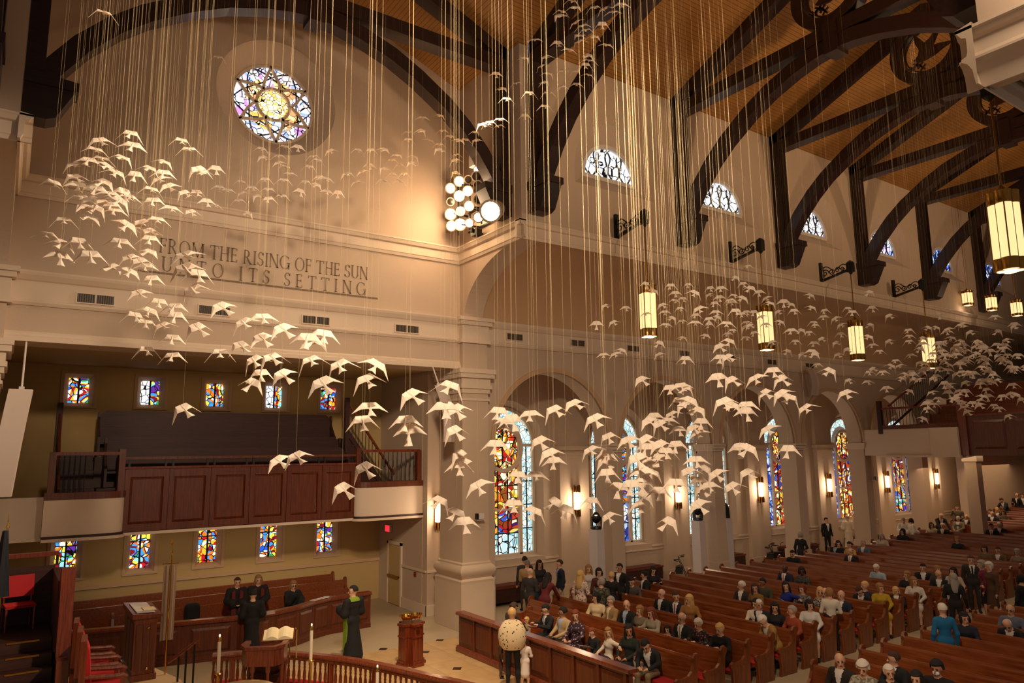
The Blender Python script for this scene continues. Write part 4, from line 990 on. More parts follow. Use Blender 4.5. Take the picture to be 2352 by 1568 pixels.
# panelled pew front
fr = thing('pew_screen', 'panelled mahogany screen before the first pew', 'screen', (10.9, 15, 0)); fo = (10.9, 15, 0)
LB().box(10.88, 10.97, 11.6, 18.5, 0, .98).bld('backing', M['panel'], fr, fo)
LB().prism([(10.80,.98),(11.08,.98),(11.10,1.02),(11.07,1.06),(10.82,1.06),(10.79,1.02)], 'Y', 11.55, 18.55).bld('cap_rail', M['mahog'], fr, fo)
LB().prism([(10.80,0),(11.0,0),(11.0,.14),(10.86,.16),(10.80,.1)], 'Y', 11.55, 18.55).bld('plinth', M['mahog'], fr, fo)
for i in range(8):
    y0 = 11.7+i*.85; q = LB(); a, b, c, d = y0+.06, y0+.79, .24, .9
    A = [(10.87,a,c),(10.87,b,c),(10.87,b,d),(10.87,a,d)]; B = [(10.84,a+.08,c+.08),(10.84,b-.08,c+.08),(10.84,b-.08,d-.08),(10.84,a+.08,d-.08)]
    q.strip(A, B, True).add(B, [(0,1,2,3)]); q.bld('panel', M['panel'], fr, fo)
    LB().box(10.84, 10.88, y0-.04, y0+.04, .14, .98).bld('stile', M['panel'], fr, fo)
# ================================================================= AISLE FURNITURE
M['pedestal'] = plain('pedestal_white', '#c9c0bd', .55)
def movinghead(x, y, h, rz, label):
    t = thing('lamp_pedestal', 'tall white square pedestal under a black moving lamp, '+label, 'pedestal', (x, y, 0), .12); MB().box(-.2, .2, -.2, .2, 0, h).build('column', M['pedestal'], t); MB().box(-.21, .21, -.21, .21, h, h+.015).build('top_plate', M['pedestal'], t)
    t = thing('moving_head_lamp', 'black moving-head stage lamp on white pedestal, '+label, 'stage lamp', (x, y, h+.016), rz)
    mb = MB(); mb.lathe([(.2,0),(.21,.04),(.2,.1),(.16,.12)], n=16); mb.build('base', M['black'], t)
    for s in (-1, 1): MB().prism([(-.1,.1),(.1,.1),(.08,.42),(0,.46),(-.08,.42)], 'X', s*.17-.025, s*.17+.025).build('yoke_arm', M['black'], t)
    MB().sphere((0,0,.42), .16, 14, 9, (1,1,1.35)).build('head', M['black'], t, smooth=True)
    MB().lathe([(.055,0),(.05,.03)], n=12).build('lens', emis('lens_glint', '#fff0d0', 1.2) if 'glint' not in M else M['glint'], t, loc=(-.03,-.12,.5))
M['glint'] = emis('lens_glint', '#fff0d0', 1.2)
movinghead(18.28, 21.0, 2.62, -.5, 'beside the second arcade pier')
movinghead(23.85, 21.0, 2.6, -.3, 'before the third arcade pier')
movinghead(25.6, 21.0, 2.6, 1.2, 'behind the third arcade pier')
M['benchpad'] = plain('bench_pad', '#5a2a1c', .8)
def wallbench(x0, x1, label):
    t = thing('wall_bench', label, 'bench', ((x0+x1)/2, YO-.35, 0), 0, 'benches along the aisle wall'); w = (x1-x0)/2
    MB().box(-w, w, -.28, .28, .12, .60).build('chest', M['deepwood'], t); MB().box(-w-.03, w+.03, -.31, .31, .60, .66).build('seat_board', M['mahog'], t); MB().box(-w+.1, w-.1, -.26, .26, .66, .70).build('cushion', M['benchpad'], t)
    for x in (-w+.06, w-.06): MB().box(x-.06, x+.06, -.28, .28, 0, .12).build('foot', M['deepwood'], t)
for (a, b), l in zip([(14.3,17.0),(20.6,23.4),(26.6,28.9),(32.2,34.8),(38.2,40.9)], ['under the window behind the standing group','under the second aisle window','behind the third arcade pier','beside the rollator walkers','under the white-robed clergy']): wallbench(a, b, 'dark wooden chest bench with cushion '+l)
def rollator(x, y, rz, label):
    t = thing('rollator_walker', label, 'walker', (x, y, 0), rz, 'rollator walkers'); K = M['black']
    for sx in (-.24, .24):
        MB().tube([(sx,-.3,.1),(sx,-.12,.55),(sx,.05,.95),(sx,-.08,1.0)], .016, 6).build('side_frame', K, t); MB().tube([(sx,.32,.1),(sx,.1,.55),(sx,-.02,.6)], .016, 6).build('side_frame', K, t)
        for yy in (-.3, .32): MB().prism([(yy+.09*math.cos(2*PI*i/12), .09+.09*math.sin(2*PI*i/12)) for i in range(12)], 'X', sx-.02, sx+.02).build('wheel', K, t)
        MB().tube([(sx,-.08,1.0),(sx,-.22,1.02)], .022, 6).build('grip', K, t)
    MB().box(-.22, .22, -.16, .16, .53, .57).build('seat', K, t); MB().box(-.2, .2, -.12, .16, .28, .52).build('basket', K, t)
    MB().tube([(-.24,.05,.8),(-.12,.22,.84),(.12,.22,.84),(.24,.05,.8)], .022, 6).build('back_strap', K, t)
rollator(24.2, 22.45, .7, 'black rollator walker beside the second white lamp pedestal')
rollator(30.55, 22.5, .6, 'black rollator walker by the bench near the woman in black')
rollator(31.2, 22.6, -.5, 'second black rollator walker, pushed up to the dark chest bench')
# security cameras
def seccam(x, y, z, label):
    t = thing('security_camera', label, 'camera', (x, y, z)); MB().box(-.05,.16,-.12,.04,-.1,.08).build('housing', M['white'], t); MB().box(-.13,-.05,-.13,-.02,-.1,.08).build('lens_block', M['black'], t); MB().box(-.1,.2,-.12,.06,-.14,-.12).build('bracket', M['white'], t)
seccam(12.62, YT-.35, 3.5, 'small white camera with dark lens on the stone pier'); seccam(36.6, YT-.16, 4.0, 'small dark camera on the far arcade pier')
# ---- line array loudspeakers
M['spk'] = plain('speaker_white', '#cdbcae', .6, bump=.3, bscale=300)
def speaker(p0, p1, w, dpt, rz, label, cable=None):
    a, b = Vector(p0), Vector(p1); t = thing('line_loudspeaker', label, 'loudspeaker', b); n = 8; d = a-b; side = Vector((math.cos(rz), math.sin(rz), 0)); fw = Vector((math.sin(rz), -math.cos(rz), 0))
    rings = []
    for i in range(n+1):
        u = i/n; c = d*u+fw*(.16*math.sin(PI*u*.9)); rings.append([c+side*(s*w)+fw*q for s, q in ((-1,0),(1,0),(1,dpt),(-1,dpt))])
    MB().loft(rings).build('cabinet', M['spk'], t)
    MB().loft([[v+fw*.012 if j in (2,3) else v+fw*(dpt-.005) for j, v in enumerate(r)] for r in rings[:]]).build('grille', M['spk'], t)
    MB().obox(d+fw*(dpt/2)+Vector((0,0,.03)), side*.05, fw*.04, (0,0,.04)).build('hanger', M['white'], t)
    if cable: MB().tube([d+fw*(dpt/2)+Vector((0,0,.04)), Vector(cable)-b], .022, 6).build('hanging_rod', M['white'], t)
speaker((.17,20.0,7.04), (-.06,20.0,4.66), .22, .3, -.1, 'tall white curved loudspeaker hanging at the left of the choir loft', (.17,20.55,8.25))
speaker((11.0,20.2,7.62), (11.35,20.15,5.85), .13, .26, .6, 'tall white loudspeaker hanging beside the stone pier', (11.05,20.45,8.27))
speaker((31.35,20.35,9.3), (31.6,20.35,8.05), .2, .22, .3, 'white loudspeaker on the arcade wall above the fourth pier', (31.4,20.58,9.45))
# ================================================================= REAR GALLERY
XG = 36.2
rg = thing('rear_gallery', 'rear gallery with cream front and dark panelled centre', 'gallery', (XG, 14, 5.1)); ro = (XG, 14, 5.1)
LB().box(XG+.1, XE-.05, 4.6, YT-.02, 5.12, 5.3).bld('soffit', M['cove'], rg, ro)
LB().box(XG, XG+.2, 17.25, YT-.03, 5.12, 6.42).bld('cream_front', M['trim'], rg, ro)
cv = [(XG-.35*math.sin(PI/2*i/8), 17.3-.0-1.4*(1-math.cos(PI/2*i/8))*.35) for i in range(9)]
LB().loft([[(x, y, z) for x, y in cv]+[(XG-.35, 15.9, z), (XG+.2, 15.9, z), (XG+.2, 17.3, z)] for z in (5.12, 6.42)]).bld('curved_end', M['trim'], rg, ro, smooth=True)
LB().box(XG-.38, XG+.2, 15.85, 19.6, 5.05, 5.14).bld('lip', M['trim'], rg, ro)
LB().box(XG-.03, XG+.2, 16.0, 19.7, 6.42, 6.62).bld('wood_cap', M['panel'], rg, ro)
LB().box(XG-.2, XG+.1, 15.55, 15.9, 5.1, 7.95).bld('newel', M['mahog'], rg, ro)
LB().box(XG-.1, XG+.1, 4.8, 15.6, 5.1, 6.9).bld('panelled_centre', M['panel'], rg, ro)
for i in range(5):
    y1 = 15.5-i*1.7; q = LB(); a, b, c, d = y1-1.5, y1-.15, 5.4, 6.7; x_ = XG-.105
    A = [(x_,a,c),(x_,b,c),(x_,b,d),(x_,a,d)]; B = [(x_-.03,a+.1,c+.1),(x_-.03,b-.1,c+.1),(x_-.03,b-.1,d-.1),(x_-.03,a+.1,d-.1)]; q.strip(A, B, True).add(B, [(0,1,2,3)]); q.bld('panel', M['panel'], rg, ro)
LB().box(XG-.16, XG+.12, 4.8, 15.6, 6.9, 6.98).bld('ledge', M['mahog'], rg, ro)
LB().box(XG, XG+.08, 15.9, 19.6, 7.4, 7.5).bld('hand_rail', M['mahog'], rg, ro)
LB().box(XG-.05, XG+.15, 19.55, 19.75, 6.2, 7.85).bld('end_post', M['deepwood'], rg, ro)
for i in range(22):
    y_ = 16.1+i*.16; LB().tube([(XG+.04, y_, 6.62), (XG+.04, y_, 7.4)], .012, 5).bld('baluster', M['iron'], rg, ro)
for i in range(7): LB().box(XG+1.0+i*1.0, XE-.2, 4.7, 19.0, 5.3+i*.42, 5.3+(i+1)*.42).bld('riser', M['deepwood'], rg, ro)
for i in range(6):
    X = XG+1.6+i*1.0; z = 5.72+i*.42; t = thing('gallery_pew', 'dark rear gallery pew, %s tier' % nth(i+1), 'pew', (X, 9, z), 0, 'rear gallery pews')
    for nm in ('back', 'seat', 'cushion'): inst(nm, PEW8[nm], t, (0, -3.9, 0), sc=(1, 13.4/7.95, 1))
    for yy in (-3.9, 9.44): inst('end_panel', PEW8['end_panel'], t, (0, yy, 0))
t = thing('gallery_stair_rail', 'sloping iron balustrade with wooden handrail in the rear gallery', 'railing', (XG+.6, 19.3, 6.0))
LB().bar((XG+.3, 19.3, 7.6), (XG+7, 19.3, 10.6), .08, .07).bld('hand_rail', M['mahog'], t, (XG+.6, 19.3, 6.0))
LB().bar((XG+.3, 19.3, 6.5), (XG+7, 19.3, 9.5), .06, .1).bld('bottom_rail', M['deepwood'], t, (XG+.6, 19.3, 6.0))
for i in range(30):
    u = (i+.5)/30; LB().tube([(XG+.3+6.7*u, 19.3, 6.5+3*u), (XG+.3+6.7*u, 19.3, 7.6+3*u)], .014, 5).bld('baluster', M['iron'], t, (XG+.6, 19.3, 6.0))
# end wall, columns and doorway under the gallery
mb = MB(); XW = 56.0
mb.add([(XW,YN,0),(XW,15.5,0),(XW,15.5,5.2),(XW,YN,5.2)], [(0,1,2,3)]); mb.add([(XW,18.6,0),(XW,YO,0),(XW,YO,5.2),(XW,18.6,5.2)], [(0,1,2,3)]); mb.add([(XW,15.5,3.4),(XW,18.6,3.4),(XW,18.6,5.2),(XW,15.5,5.2)], [(0,1,2,3)])
struct(mb.build('wall_rear_lower', M['plaster']), 'cream rear wall under the gallery with a dark doorway', 'wall')
mb = MB().box(XE-.2, XE, YN-.5, YO+.3, 0, EAVE+3); struct(mb.build('wall_rear', M['cove']), 'rear wall above the gallery', 'wall')
mb = MB().box(XW-.06, XW+.1, 18.6, 18.85, 0, 3.6).box(XW-.06, XW+.1, 15.25, 15.5, 0, 3.6).box(XW-.06, XW+.1, 15.25, 18.85, 3.4, 3.65)
struct(mb.build('door_2', M['trim']), 'cream frame of the dark rear doorway', 'door')
for y_, l in ((17.6, 'square cream column under the rear gallery beside the standing man'), (12.0, 'square cream column under the rear gallery by the centre aisle')):
    t = thing('gallery_column', l, 'column', (41, y_, floorz(41))); MB().box(-.29,.29,-.29,.29,0,4.45).build('shaft', M['plaster'], t); MB().box(-.34,.34,-.34,.34,0,.3).build('base', M['stone'], t)
    MB().box(-.36,.36,-.36,.36,4.45,4.8).build('capital', M['trim'], t)
light('gallery_downlight', 'AREA', (46, 17.5, 5.0), 480, WARM2, (46, 16.5, 0), shape='RECTANGLE', size=14, size_y=7)
# ================================================================= CHANCEL FURNITURE
M['platform'] = plain('chancel_marble', '#cfb182', .4, var=.1, vscale=1)
# raised platform at the left with its steps
pf = thing('chancel_platform', 'pale marble chancel platform under the wooden console', 'platform', (0, 16, 0)); po = (0, 16, 0)
LB().prism([(-6,10.5),(2.6,10.5),(3.35,14.5),(3.25,16.8),(2.95,18.05),(2.2,18.3),(-6,18.3)], 'Z', 0, 1.0).bld('slab', M['platform'], pf, po)
LB().prism([(-6,10.3),(2.75,10.3),(3.6,14.5),(3.5,16.9),(3.1,18.3),(2.2,18.55),(-6,18.55)], 'Z', 0, .66).bld('step', M['platform'], pf, po)
LB().prism([(-6,10.1),(2.9,10.1),(3.85,14.5),(3.75,17.0),(3.3,18.55),(2.2,18.8),(-6,18.8)], 'Z', 0, .33).bld('step', M['platform'], pf, po)
# console cabinet
cn = thing('organ_console', 'tall panelled wooden console cabinet with sheet music on its slanted top', 'cabinet', (2.62, 17.85, 1.0)); 
MB().box(-.21, .21, -.72, .72, .0, 1.22).build('body', M['mahog'], cn)
MB().box(-.24, .24, -.76, .76, 0, .12).build('plinth', M['mahog'], cn)
MB().prism([(-.26,1.22),(.3,1.22),(.3,1.27),(-.26,1.32)], 'Y', -.78, .78).build('top', M['mahog'], cn)
for s in (-.13, 0, .13): MB().box(s-.045, s+.045, -.74, -.72, .2, 1.1).build('front_panel', M['panel'], cn)
for i in range(3): MB().box(-.225, -.21, -.62+i*.44, -.26+i*.44, .2, 1.1).build('side_panel', M['panel'], cn)
for z in (.22, 1.02): MB().sphere((.05,-.75,z), .03, 8, 6).build('brass_knob', M['gold'], cn)
MB().obox((0,0,0), (.17,0,-.008), (0,.6,0), (0,0,.006)).build('music_sheet', M['white'], cn, loc=(0,-.05,1.315))
MB().obox((0,0,0), (.12,0,-.006), (0,.18,0), (0,0,.006)).build('music_sheet', plain('sheet_cream', '#d8c4a4', .7), cn, loc=(.1,-.3,1.325))
# three red-seated armchairs
def throne(x, y, rz, label, z=1.0):
    t = thing('chancel_chair', label, 'chair', (x, y, z), rz, 'red upholstered chancel armchairs')     # faces +X before turning
    MB().prism([(-.28,.42),(.28,.42),(.3,.48),(.26,.52),(-.28,.5)], 'Y', -.27, .27).build('seat', M['red'], t)
    MB().prism([(-.3,.5),(-.22,.5),(-.28,1.15),(-.33,1.28),(-.38,1.15)], 'Y', -.24, .24).build('backrest', M['red'], t)
    for s in (-1, 1):
        MB().box(-.42,-.32, s*.27-.04, s*.27+.04, 0, 1.3).build('back_post', M['mahog'], t); MB().box(.22,.29, s*.28-.035, s*.28+.035, 0, .68).build('front_leg', M['mahog'], t)
        MB().tube([(-.35,s*.28,.74),(.1,s*.28,.70),(.26,s*.28,.70),(.33,s*.28,.66)], [.035,.04,.045,.03], 8).build('arm_rest', M['mahog'], t)
    MB().box(-.42,-.33,-.3,.3,1.2,1.34).build('crest_rail', M['mahog'], t)
throne(1.75, 16.2, -.1, 'red upholstered armchair with carved arms, foremost beside the console'); throne(1.75, 15.35, -.1, 'red upholstered armchair with carved arms, second along from the console'); throne(1.75, 17.1, -.1, 'red upholstered armchair with carved arms, half hidden next to the pulpit panel')
# pulpit stair block with chair
pl = thing('pulpit_stair', 'dark wooden pulpit stair with tall panelled side post', 'pulpit', (.5, 16.5, 1.0)); qo = (.5, 16.5, 1.0)
for i in range(6): LB().box(-1.8, .95, 15.0+i*.3, 18.2, 1.0+.2*i, 1.0+.2*(i+1)).bld('tread', M['deepwood'], pl, qo)
for i in range(6): LB().box(.25, .75, 14.985+i*.3, 15.0+i*.3, 1.17+.2*i, 1.2+.2*i).bld('nosing', M['brass'], pl, qo)
LB().prism([(15.7,1.35),(16.15,1.3),(16.35,3.05),(16.1,3.5),(15.85,3.5)], 'X', .98, 1.2).bld('side_post', M['mahog'], pl, qo)
LB().box(.98, 1.16, 15.4, 18.2, 1.0, 2.0).bld('side_panel', M['panel'], pl, qo); LB().box(.96, 1.14, 16.2, 18.2, 2.0, 3.25).bld('side_panel', M['deepwood'], pl, qo)
LB().box(-1.8, 1.0, 18.15, 18.25, 1.0, 3.3).bld('back_panel', M['deepwood'], pl, qo)
LB().box(-1.8, 1.05, 18.12, 18.26, 3.5, 3.58).bld('top_rail', M['mahog'], pl, qo)
for x in (-.1, .12, 1.0): LB().box(x, x+.05, 18.17, 18.22, 3.3, 3.5).bld('rail_post', M['iron'], pl, qo)
t = thing('side_chair', 'red padded side chair on the pulpit landing', 'chair', (.42, 17.75, 2.2), .12)
MB().prism([(-.24,.42),(.24,.42),(.25,.47),(-.25,.47)], 'X', -.25, .25).build('seat', M['red'], t); MB().prism([(.2,.58),(.24,.58),(.3,.98),(.24,.98)], 'X', -.26, .26).build('backrest', M['red'], t)
for sx in (-.23, .23):
    for sy in (-.21, .21): MB().tube([(sx,sy*1.1,0),(sx,sy,.44)], .02, 6).build('leg', M['mahog'], t)
    MB().tube([(sx,.21,.44),(sx,.27,.98)], .02, 6).build('back_post', M['mahog'], t)
# processional banner, flag, step rail
b0 = at(383, 1470, Y=17.3)
t = thing('banner_stand', 'pale processional banner hanging from a gold pole', 'banner', (b0.x, 17.3, .66))
MB().tube([(0,0,0),(0,0,2.75)], .018, 8).build('pole', M['gold'], t); MB().lathe([(.0,2.75),(.03,2.8),(.012,2.85),(.012,2.95),(.03,3.0),(.004,3.1)], n=8).build('finial', M['gold'], t)
rows = []
for j in range(9):
    z = 2.55-j*.19; rows.append([(.24*(i/8-.5)*2*.55, .05+.03*math.sin(i*1.9)+.0*j, z-.05*abs(i/8-.5)) for i in range(9)])
mb = MB()
for a, b in zip(rows[:-1], rows[1:]): mb.strip(a, b)
M['cloth'] = plain('banner_cloth', '#9c8670', .8)
o = mb.build('cloth', M['cloth'], t); so_ = o.modifiers.new('thick', 'SOLIDIFY'); so_.thickness = .012
MB().tube([(-.16,.05,2.57),(.16,.05,2.57)], .012, 6).build('cross_bar', M['gold'], t)
f0 = at(10, 1290, Y=17.0); t = thing('flag_stand', 'dark furled flag on a gold-tipped pole at the pulpit', 'flag', (f0.x, 17.0, 2.2))
MB().tube([(0,0,0),(0,0,2.0)], .016, 8).build('pole', M['gold'], t); MB().lathe([(.03,2.0),(.01,2.1),(.004,2.25)], n=8).build('finial', M['gold'], t)
mb = MB(); mb.loft([[((.04+.1*u)*math.cos(2*PI*i/10)*(1+.3*(i % 2))-.02, .08*math.sin(2*PI*i/10)*(1+.3*(i % 2)), 1.95-1.2*u) for i in range(10)] for u in (0,.3,.7,1)]); mb.build('furled_cloth', plain('flag_dark', '#10131f', .8), t)
t = thing('step_rail', 'black iron step rail with curled wooden handrail end', 'railing', (3.3, 16.6, .66)); K = M['iron']
for i, x in enumerate((-.12, 0, .13)): MB().tube([(x, -.1*i, 0-.1*i), (x, -.1*i, .85+.12*i)], .02, 6).build('baluster', K, t)
MB().tube([(-.3,.1,.72),(-.12,0,.85),(.13,-.22,1.1),(.2,-.25,1.14),(.22,-.22,1.0)], .03, 8).build('hand_rail', M['mahog'], t)
# altar rail: arc with turned balusters
ar = thing('altar_rail', 'curved mahogany communion rail with turned balusters', 'rail', (3.2, 13.2, 0))
cxa, cya = 3.0, 13.6
RP = [(4.3,18.6),(5.0,18.35),(5.75,17.75),(6.35,16.95),(6.85,16.1),(7.25,15.15),(7.62,14.1),(7.95,13.2),(8.15,12.3)]
def railpt(u):
    s = u*(len(RP)-1); i = min(int(s), len(RP)-2); f_ = s-i; p0, p1, p2, p3 = [Vector(RP[max(0, min(len(RP)-1, i+k))]) for k in (-1,0,1,2)]
    return .5*((2*p1)+(-p0+p2)*f_+(2*p0-5*p1+4*p2-p3)*f_*f_+(-p0+3*p1-3*p2+p3)*f_**3)
aro = (3.2, 13.2, 0)
def sweepxy(prof, name, mat, par, o, N=36):
    rings = []
    for i in range(N+1):
        u = i/N; p = railpt(u); d = (railpt(min(1, u+.01))-railpt(max(0, u-.01))).normalized(); n = Vector((d.y, -d.x)); rings.append([(p.x+n.x*a, p.y+n.y*a, z) for a, z in prof])
    return LB().loft(rings).bld(name, mat, par, o)
sweepxy([(-.09,.86),(.09,.86),(.11,.90),(.08,.95),(-.08,.95),(-.11,.90)], 'top_rail', M['mahog'], ar, aro)
sweepxy([(-.06,.78),(.06,.78),(.06,.86),(-.06,.86)], 'frieze', M['mahog'], ar, aro); sweepxy([(-.07,.12),(.07,.12),(.07,.2),(-.07,.2)], 'bottom_rail', M['mahog'], ar, aro)
sweepxy([(-.4,0),(.25,0),(.25,.12),(-.4,.12)], 'kneeling_step', M['carpet'], ar, aro); sweepxy([(-.36,.12),(-.12,.12),(-.12,.24),(-.36,.24)], 'kneeler', M['red'], ar, aro)
bal = meshof(MB().lathe([(.035,.2),(.035,.26),(.022,.28),(.026,.33),(.042,.42),(.036,.52),(.022,.6),(.03,.63),(.022,.66),(.03,.7),(.034,.78)], n=10), 'baluster', M['mahog'], True)
post = meshof(MB().box(-.055,.055,-.055,.055,.12,.8), 'post', M['mahog'])
for i in range(56):
    p = railpt((i+.5)/56); inst('post' if i % 9 == 4 else 'baluster', post if i % 9 == 4 else bal, ar, (p.x-aro[0], p.y-aro[1], 0))
# lectern with open Bible
lc = thing('lectern', 'carved mahogany lectern with angled top and slender columns', 'lectern', (4.72, 15.9, 0), -.55)
MB().lathe([(.5,0),(.5,.12),(.44,.16)], n=8).build('base', M['mahog'], lc)
for i in range(8):
    a = 2*PI*i/8+PI/8
    if i in (1, 2): continue
    MB().lathe([(.05,.16),(.05,.25),(.03,.3),(.04,.7),(.03,1.15),(.05,1.2),(.05,1.3)], n=8).build('column', M['mahog'], lc, loc=(.4*math.cos(a), .4*math.sin(a), 0))
MB().prism([(-.28,-.42),(.28,-.42),(.42,-.2),(.42,.1),(.36,.1),(.36,-.18),(.25,-.36),(-.25,-.36),(-.36,-.18),(-.36,.1),(-.42,.1),(-.42,-.2)], 'Z', 1.3, 1.62).build('parapet', M['mahog'], lc)
MB().prism([(-.3,-.45),(.3,-.45),(.45,-.21),(.45,.12),(.34,.12),(.34,-.16),(.24,-.34),(-.24,-.34),(-.34,-.16),(-.34,.12),(-.45,.12),(-.45,-.21)], 'Z', 1.62, 1.68).build('cap', M['mahog'], lc)
MB().box(-.08,.08,.02,.4,1.45,1.5).build('microphone_shelf', M['black'], lc)
MB().box(-.3,.3,.1,.2,.16,1.3).build('rear_panel', M['panel'], lc); 
for z in (.5,.8,1.05): MB().box(-.28,.28,-.12,.1,z,z+.02).build('shelf', M['deepwood'], lc)
bk = thing('open_bible', 'large open Bible with hanging ribbons on the lectern desk', 'book', (5.02, 16.05, 1.74), -.35)
MB().obox((0,0,-.02), (.33,0,0), (0,.22,.06), (0,-.01,.02)).build('book_rest', M['mahog'], bk)
for s in (-1, 1):
    mb = MB(); A = []; B = []
    for i in range(7):
        u = i/6; x = s*.3*u; z = .06*math.sin(PI*min(1, u*1.15))*.9+.02; A.append((x, -.2, z-.055)); B.append((x, .2, z+.055))
    mb.strip(A, B); mb.strip([(x, y, -.058 if y < 0 else .052) for x, y, z in A], A); mb.build('page_block', plain('bible_page', '#e6d6ac', .7) if 'pagem' not in M else M['pagem'], bk); M['pagem'] = bk.children[-1].data.materials[0]
for x in (.2, .34): MB().tube([(x,.2,.07),(x+.02,.3,.02),(x+.02,.31,-.3),(x+.03,.3,-.5-.2*x)], .013, 5).build('ribbon', plain('ribbon_olive', '#9c8a4a', .7) if 'rib' not in M else M['rib'], bk); M['rib'] = bk.children[-1].data.materials[0]
# candles
M['wax'] = plain('candle_wax', '#e8dcc0', .5); M['flame'] = emis('flame_tip', '#ffe2a0', 3.0)
def candle(px, py, ztop, label):
    p = at(px, py, Z=ztop); t = thing('candle_stand', label, 'candle', (p.x, p.y, 0)); z = ztop
    MB().lathe([(.14,0),(.12,.04),(.03,.08),(.025,.5),(.04,.55),(.025,.6),(.025,z-.78),(.07,z-.74),(.02,z-.7)], n=12).build('stand', M['gold'], t, smooth=True)
    MB().lathe([(.035,z-.72),(.035,z-.1)], n=12).build('wax_tube', M['wax'], t, smooth=True); MB().lathe([(.037,z-.12),(.037,z-.06),(.02,z-.03)], n=12).build('brass_cap', M['gold'], t, smooth=True)
    MB().sphere((0,0,z-.01), .018, 8, 6, (1,1,1.6)).build('flame', M['flame'], t)
candle(505, 1458, 1.9, 'tall white candle in brass stand left of the lectern'); candle(716, 1433, 1.9, 'tall white candle in brass stand right of the lectern'); candle(867, 1528, 1.1, 'low brass candle by the communion rail')
# reading desk and altar cloth edge at the bottom
t = thing('communion_table', 'pale round communion table top among the candles', 'table', (4.05, 15.1, 0)); MB().lathe([(.62,1.0),(.64,1.03),(.62,1.06)], n=32).build('table_top', M['platform'], t); MB().lathe([(.3,0),(.1,.1),(.08,.9),(.3,1.0)], n=12).build('pedestal', M['mahog'], t)
# collection stand with brass plates
fb = at(942, 1525, Z=0); t = thing('offering_stand', 'mahogany pillar stand topped with shining brass offering plates', 'stand', (9.2, 18.15, 0), .15)
pl4 = [(-.3,-.14),(-.14,-.14),(-.14,-.3),(.14,-.3),(.14,-.14),(.3,-.14),(.3,.14),(.14,.14),(.14,.3),(-.14,.3),(-.14,.14),(-.3,.14)]
S_ = lambda k: [(a*k, b*k) for a, b in pl4]
MB().prism(S_(1.22), 'Z', 0, .08).prism(S_(1.1), 'Z', .08, .14).build('base', M['mahog'], t); MB().prism(S_(1.0), 'Z', .14, .72).build('shaft', M['mahog'], t); MB().prism(S_(1.08), 'Z', .72, .76).prism(S_(1.0), 'Z', .76, 1.0).prism(S_(1.12), 'Z', 1.0, 1.06).build('head', M['mahog'], t)
MB().box(-.06,.06,-.31,-.3,.82,.92).build('brass_plaque', M['gold'], t)
for x, y_, r in ((-.12,0,.22),(.14,.02,.2)):
    q = thing('offering_plate', 'polished brass offering plate on the mahogany stand', 'plate', (9.2+x, 18.15+y_, 1.06), 0, 'brass offering plates')
    for i in range(3): a = 2*PI*i/3; MB().tube([(r*.6*math.cos(a), r*.6*math.sin(a), 0), (r*.6*math.cos(a), r*.6*math.sin(a), .1)], .012, 6).build('foot', M['gold'], q)
    MB().lathe([(.02,.1),(r*.7,.1),(r,.17),(r*1.05,.18),(r,.19),(r*.68,.125),(.02,.12)], n=20).build('bowl', M['gold'], q, smooth=True)
# ================================================================= PEOPLE: one continuous body surface per pose
def surface_nets(V, org, h):
    S_ = V < 0; nx, ny, nz = V.shape
    c = np.zeros((nx-1, ny-1, nz-1), int)
    for i in (0,1):
        for j in (0,1):
            for k in (0,1): c += S_[i:nx-1+i, j:ny-1+j, k:nz-1+k]
    act = (c > 0) & (c < 8); idx = -np.ones(act.shape, int); I, J, K = np.nonzero(act); idx[I,J,K] = np.arange(len(I))
    P = np.zeros((len(I), 3)); N = np.zeros(len(I))
    cor = [(0,0,0),(1,0,0),(0,1,0),(1,1,0),(0,0,1),(1,0,1),(0,1,1),(1,1,1)]
    for a, b in [(0,1),(2,3),(4,5),(6,7),(0,2),(1,3),(4,6),(5,7),(0,4),(1,5),(2,6),(3,7)]:
        A, B = cor[a], cor[b]; va = V[I+A[0],J+A[1],K+A[2]]; vb = V[I+B[0],J+B[1],K+B[2]]; m_ = (va < 0) != (vb < 0)
        t = np.where(m_, va/np.where(np.abs(va-vb) < 1e-9, 1, va-vb), 0)
        P += np.where(m_[:,None], np.array(A)+(np.array(B)-np.array(A))*t[:,None], 0); N += m_
    P = (P/N[:,None]+np.stack([I,J,K],1))*h+org
    F = []
    for ax in range(3):
        d = [0,0,0]; d[ax] = 1
        sl0 = tuple(slice(0, n-d[q]) for q, n in enumerate(V.shape)); sl1 = tuple(slice(d[q], n) for q, n in enumerate(V.shape))
        ch = S_[sl0] != S_[sl1]; e = np.argwhere(ch); o1, o2 = [(1,2),(2,0),(0,1)][ax]
        ok = (e[:,o1] > 0) & (e[:,o2] > 0) & (e[:,o1] < V.shape[o1]-1) & (e[:,o2] < V.shape[o2]-1); e = e[ok]
        def cell(a, b):
            q = e.copy(); q[:,o1] -= a; q[:,o2] -= b; return idx[q[:,0],q[:,1],q[:,2]]
        quad = np.stack([cell(0,0), cell(1,0), cell(1,1), cell(0,1)], 1)
        flip = S_[e[:,0],e[:,1],e[:,2]]; quad[~flip] = quad[~flip][:, ::-1]
        F.append(quad)
    return P, np.concatenate(F)
SK, TOP, BOT, SHO, SHI, TIE = range(6)
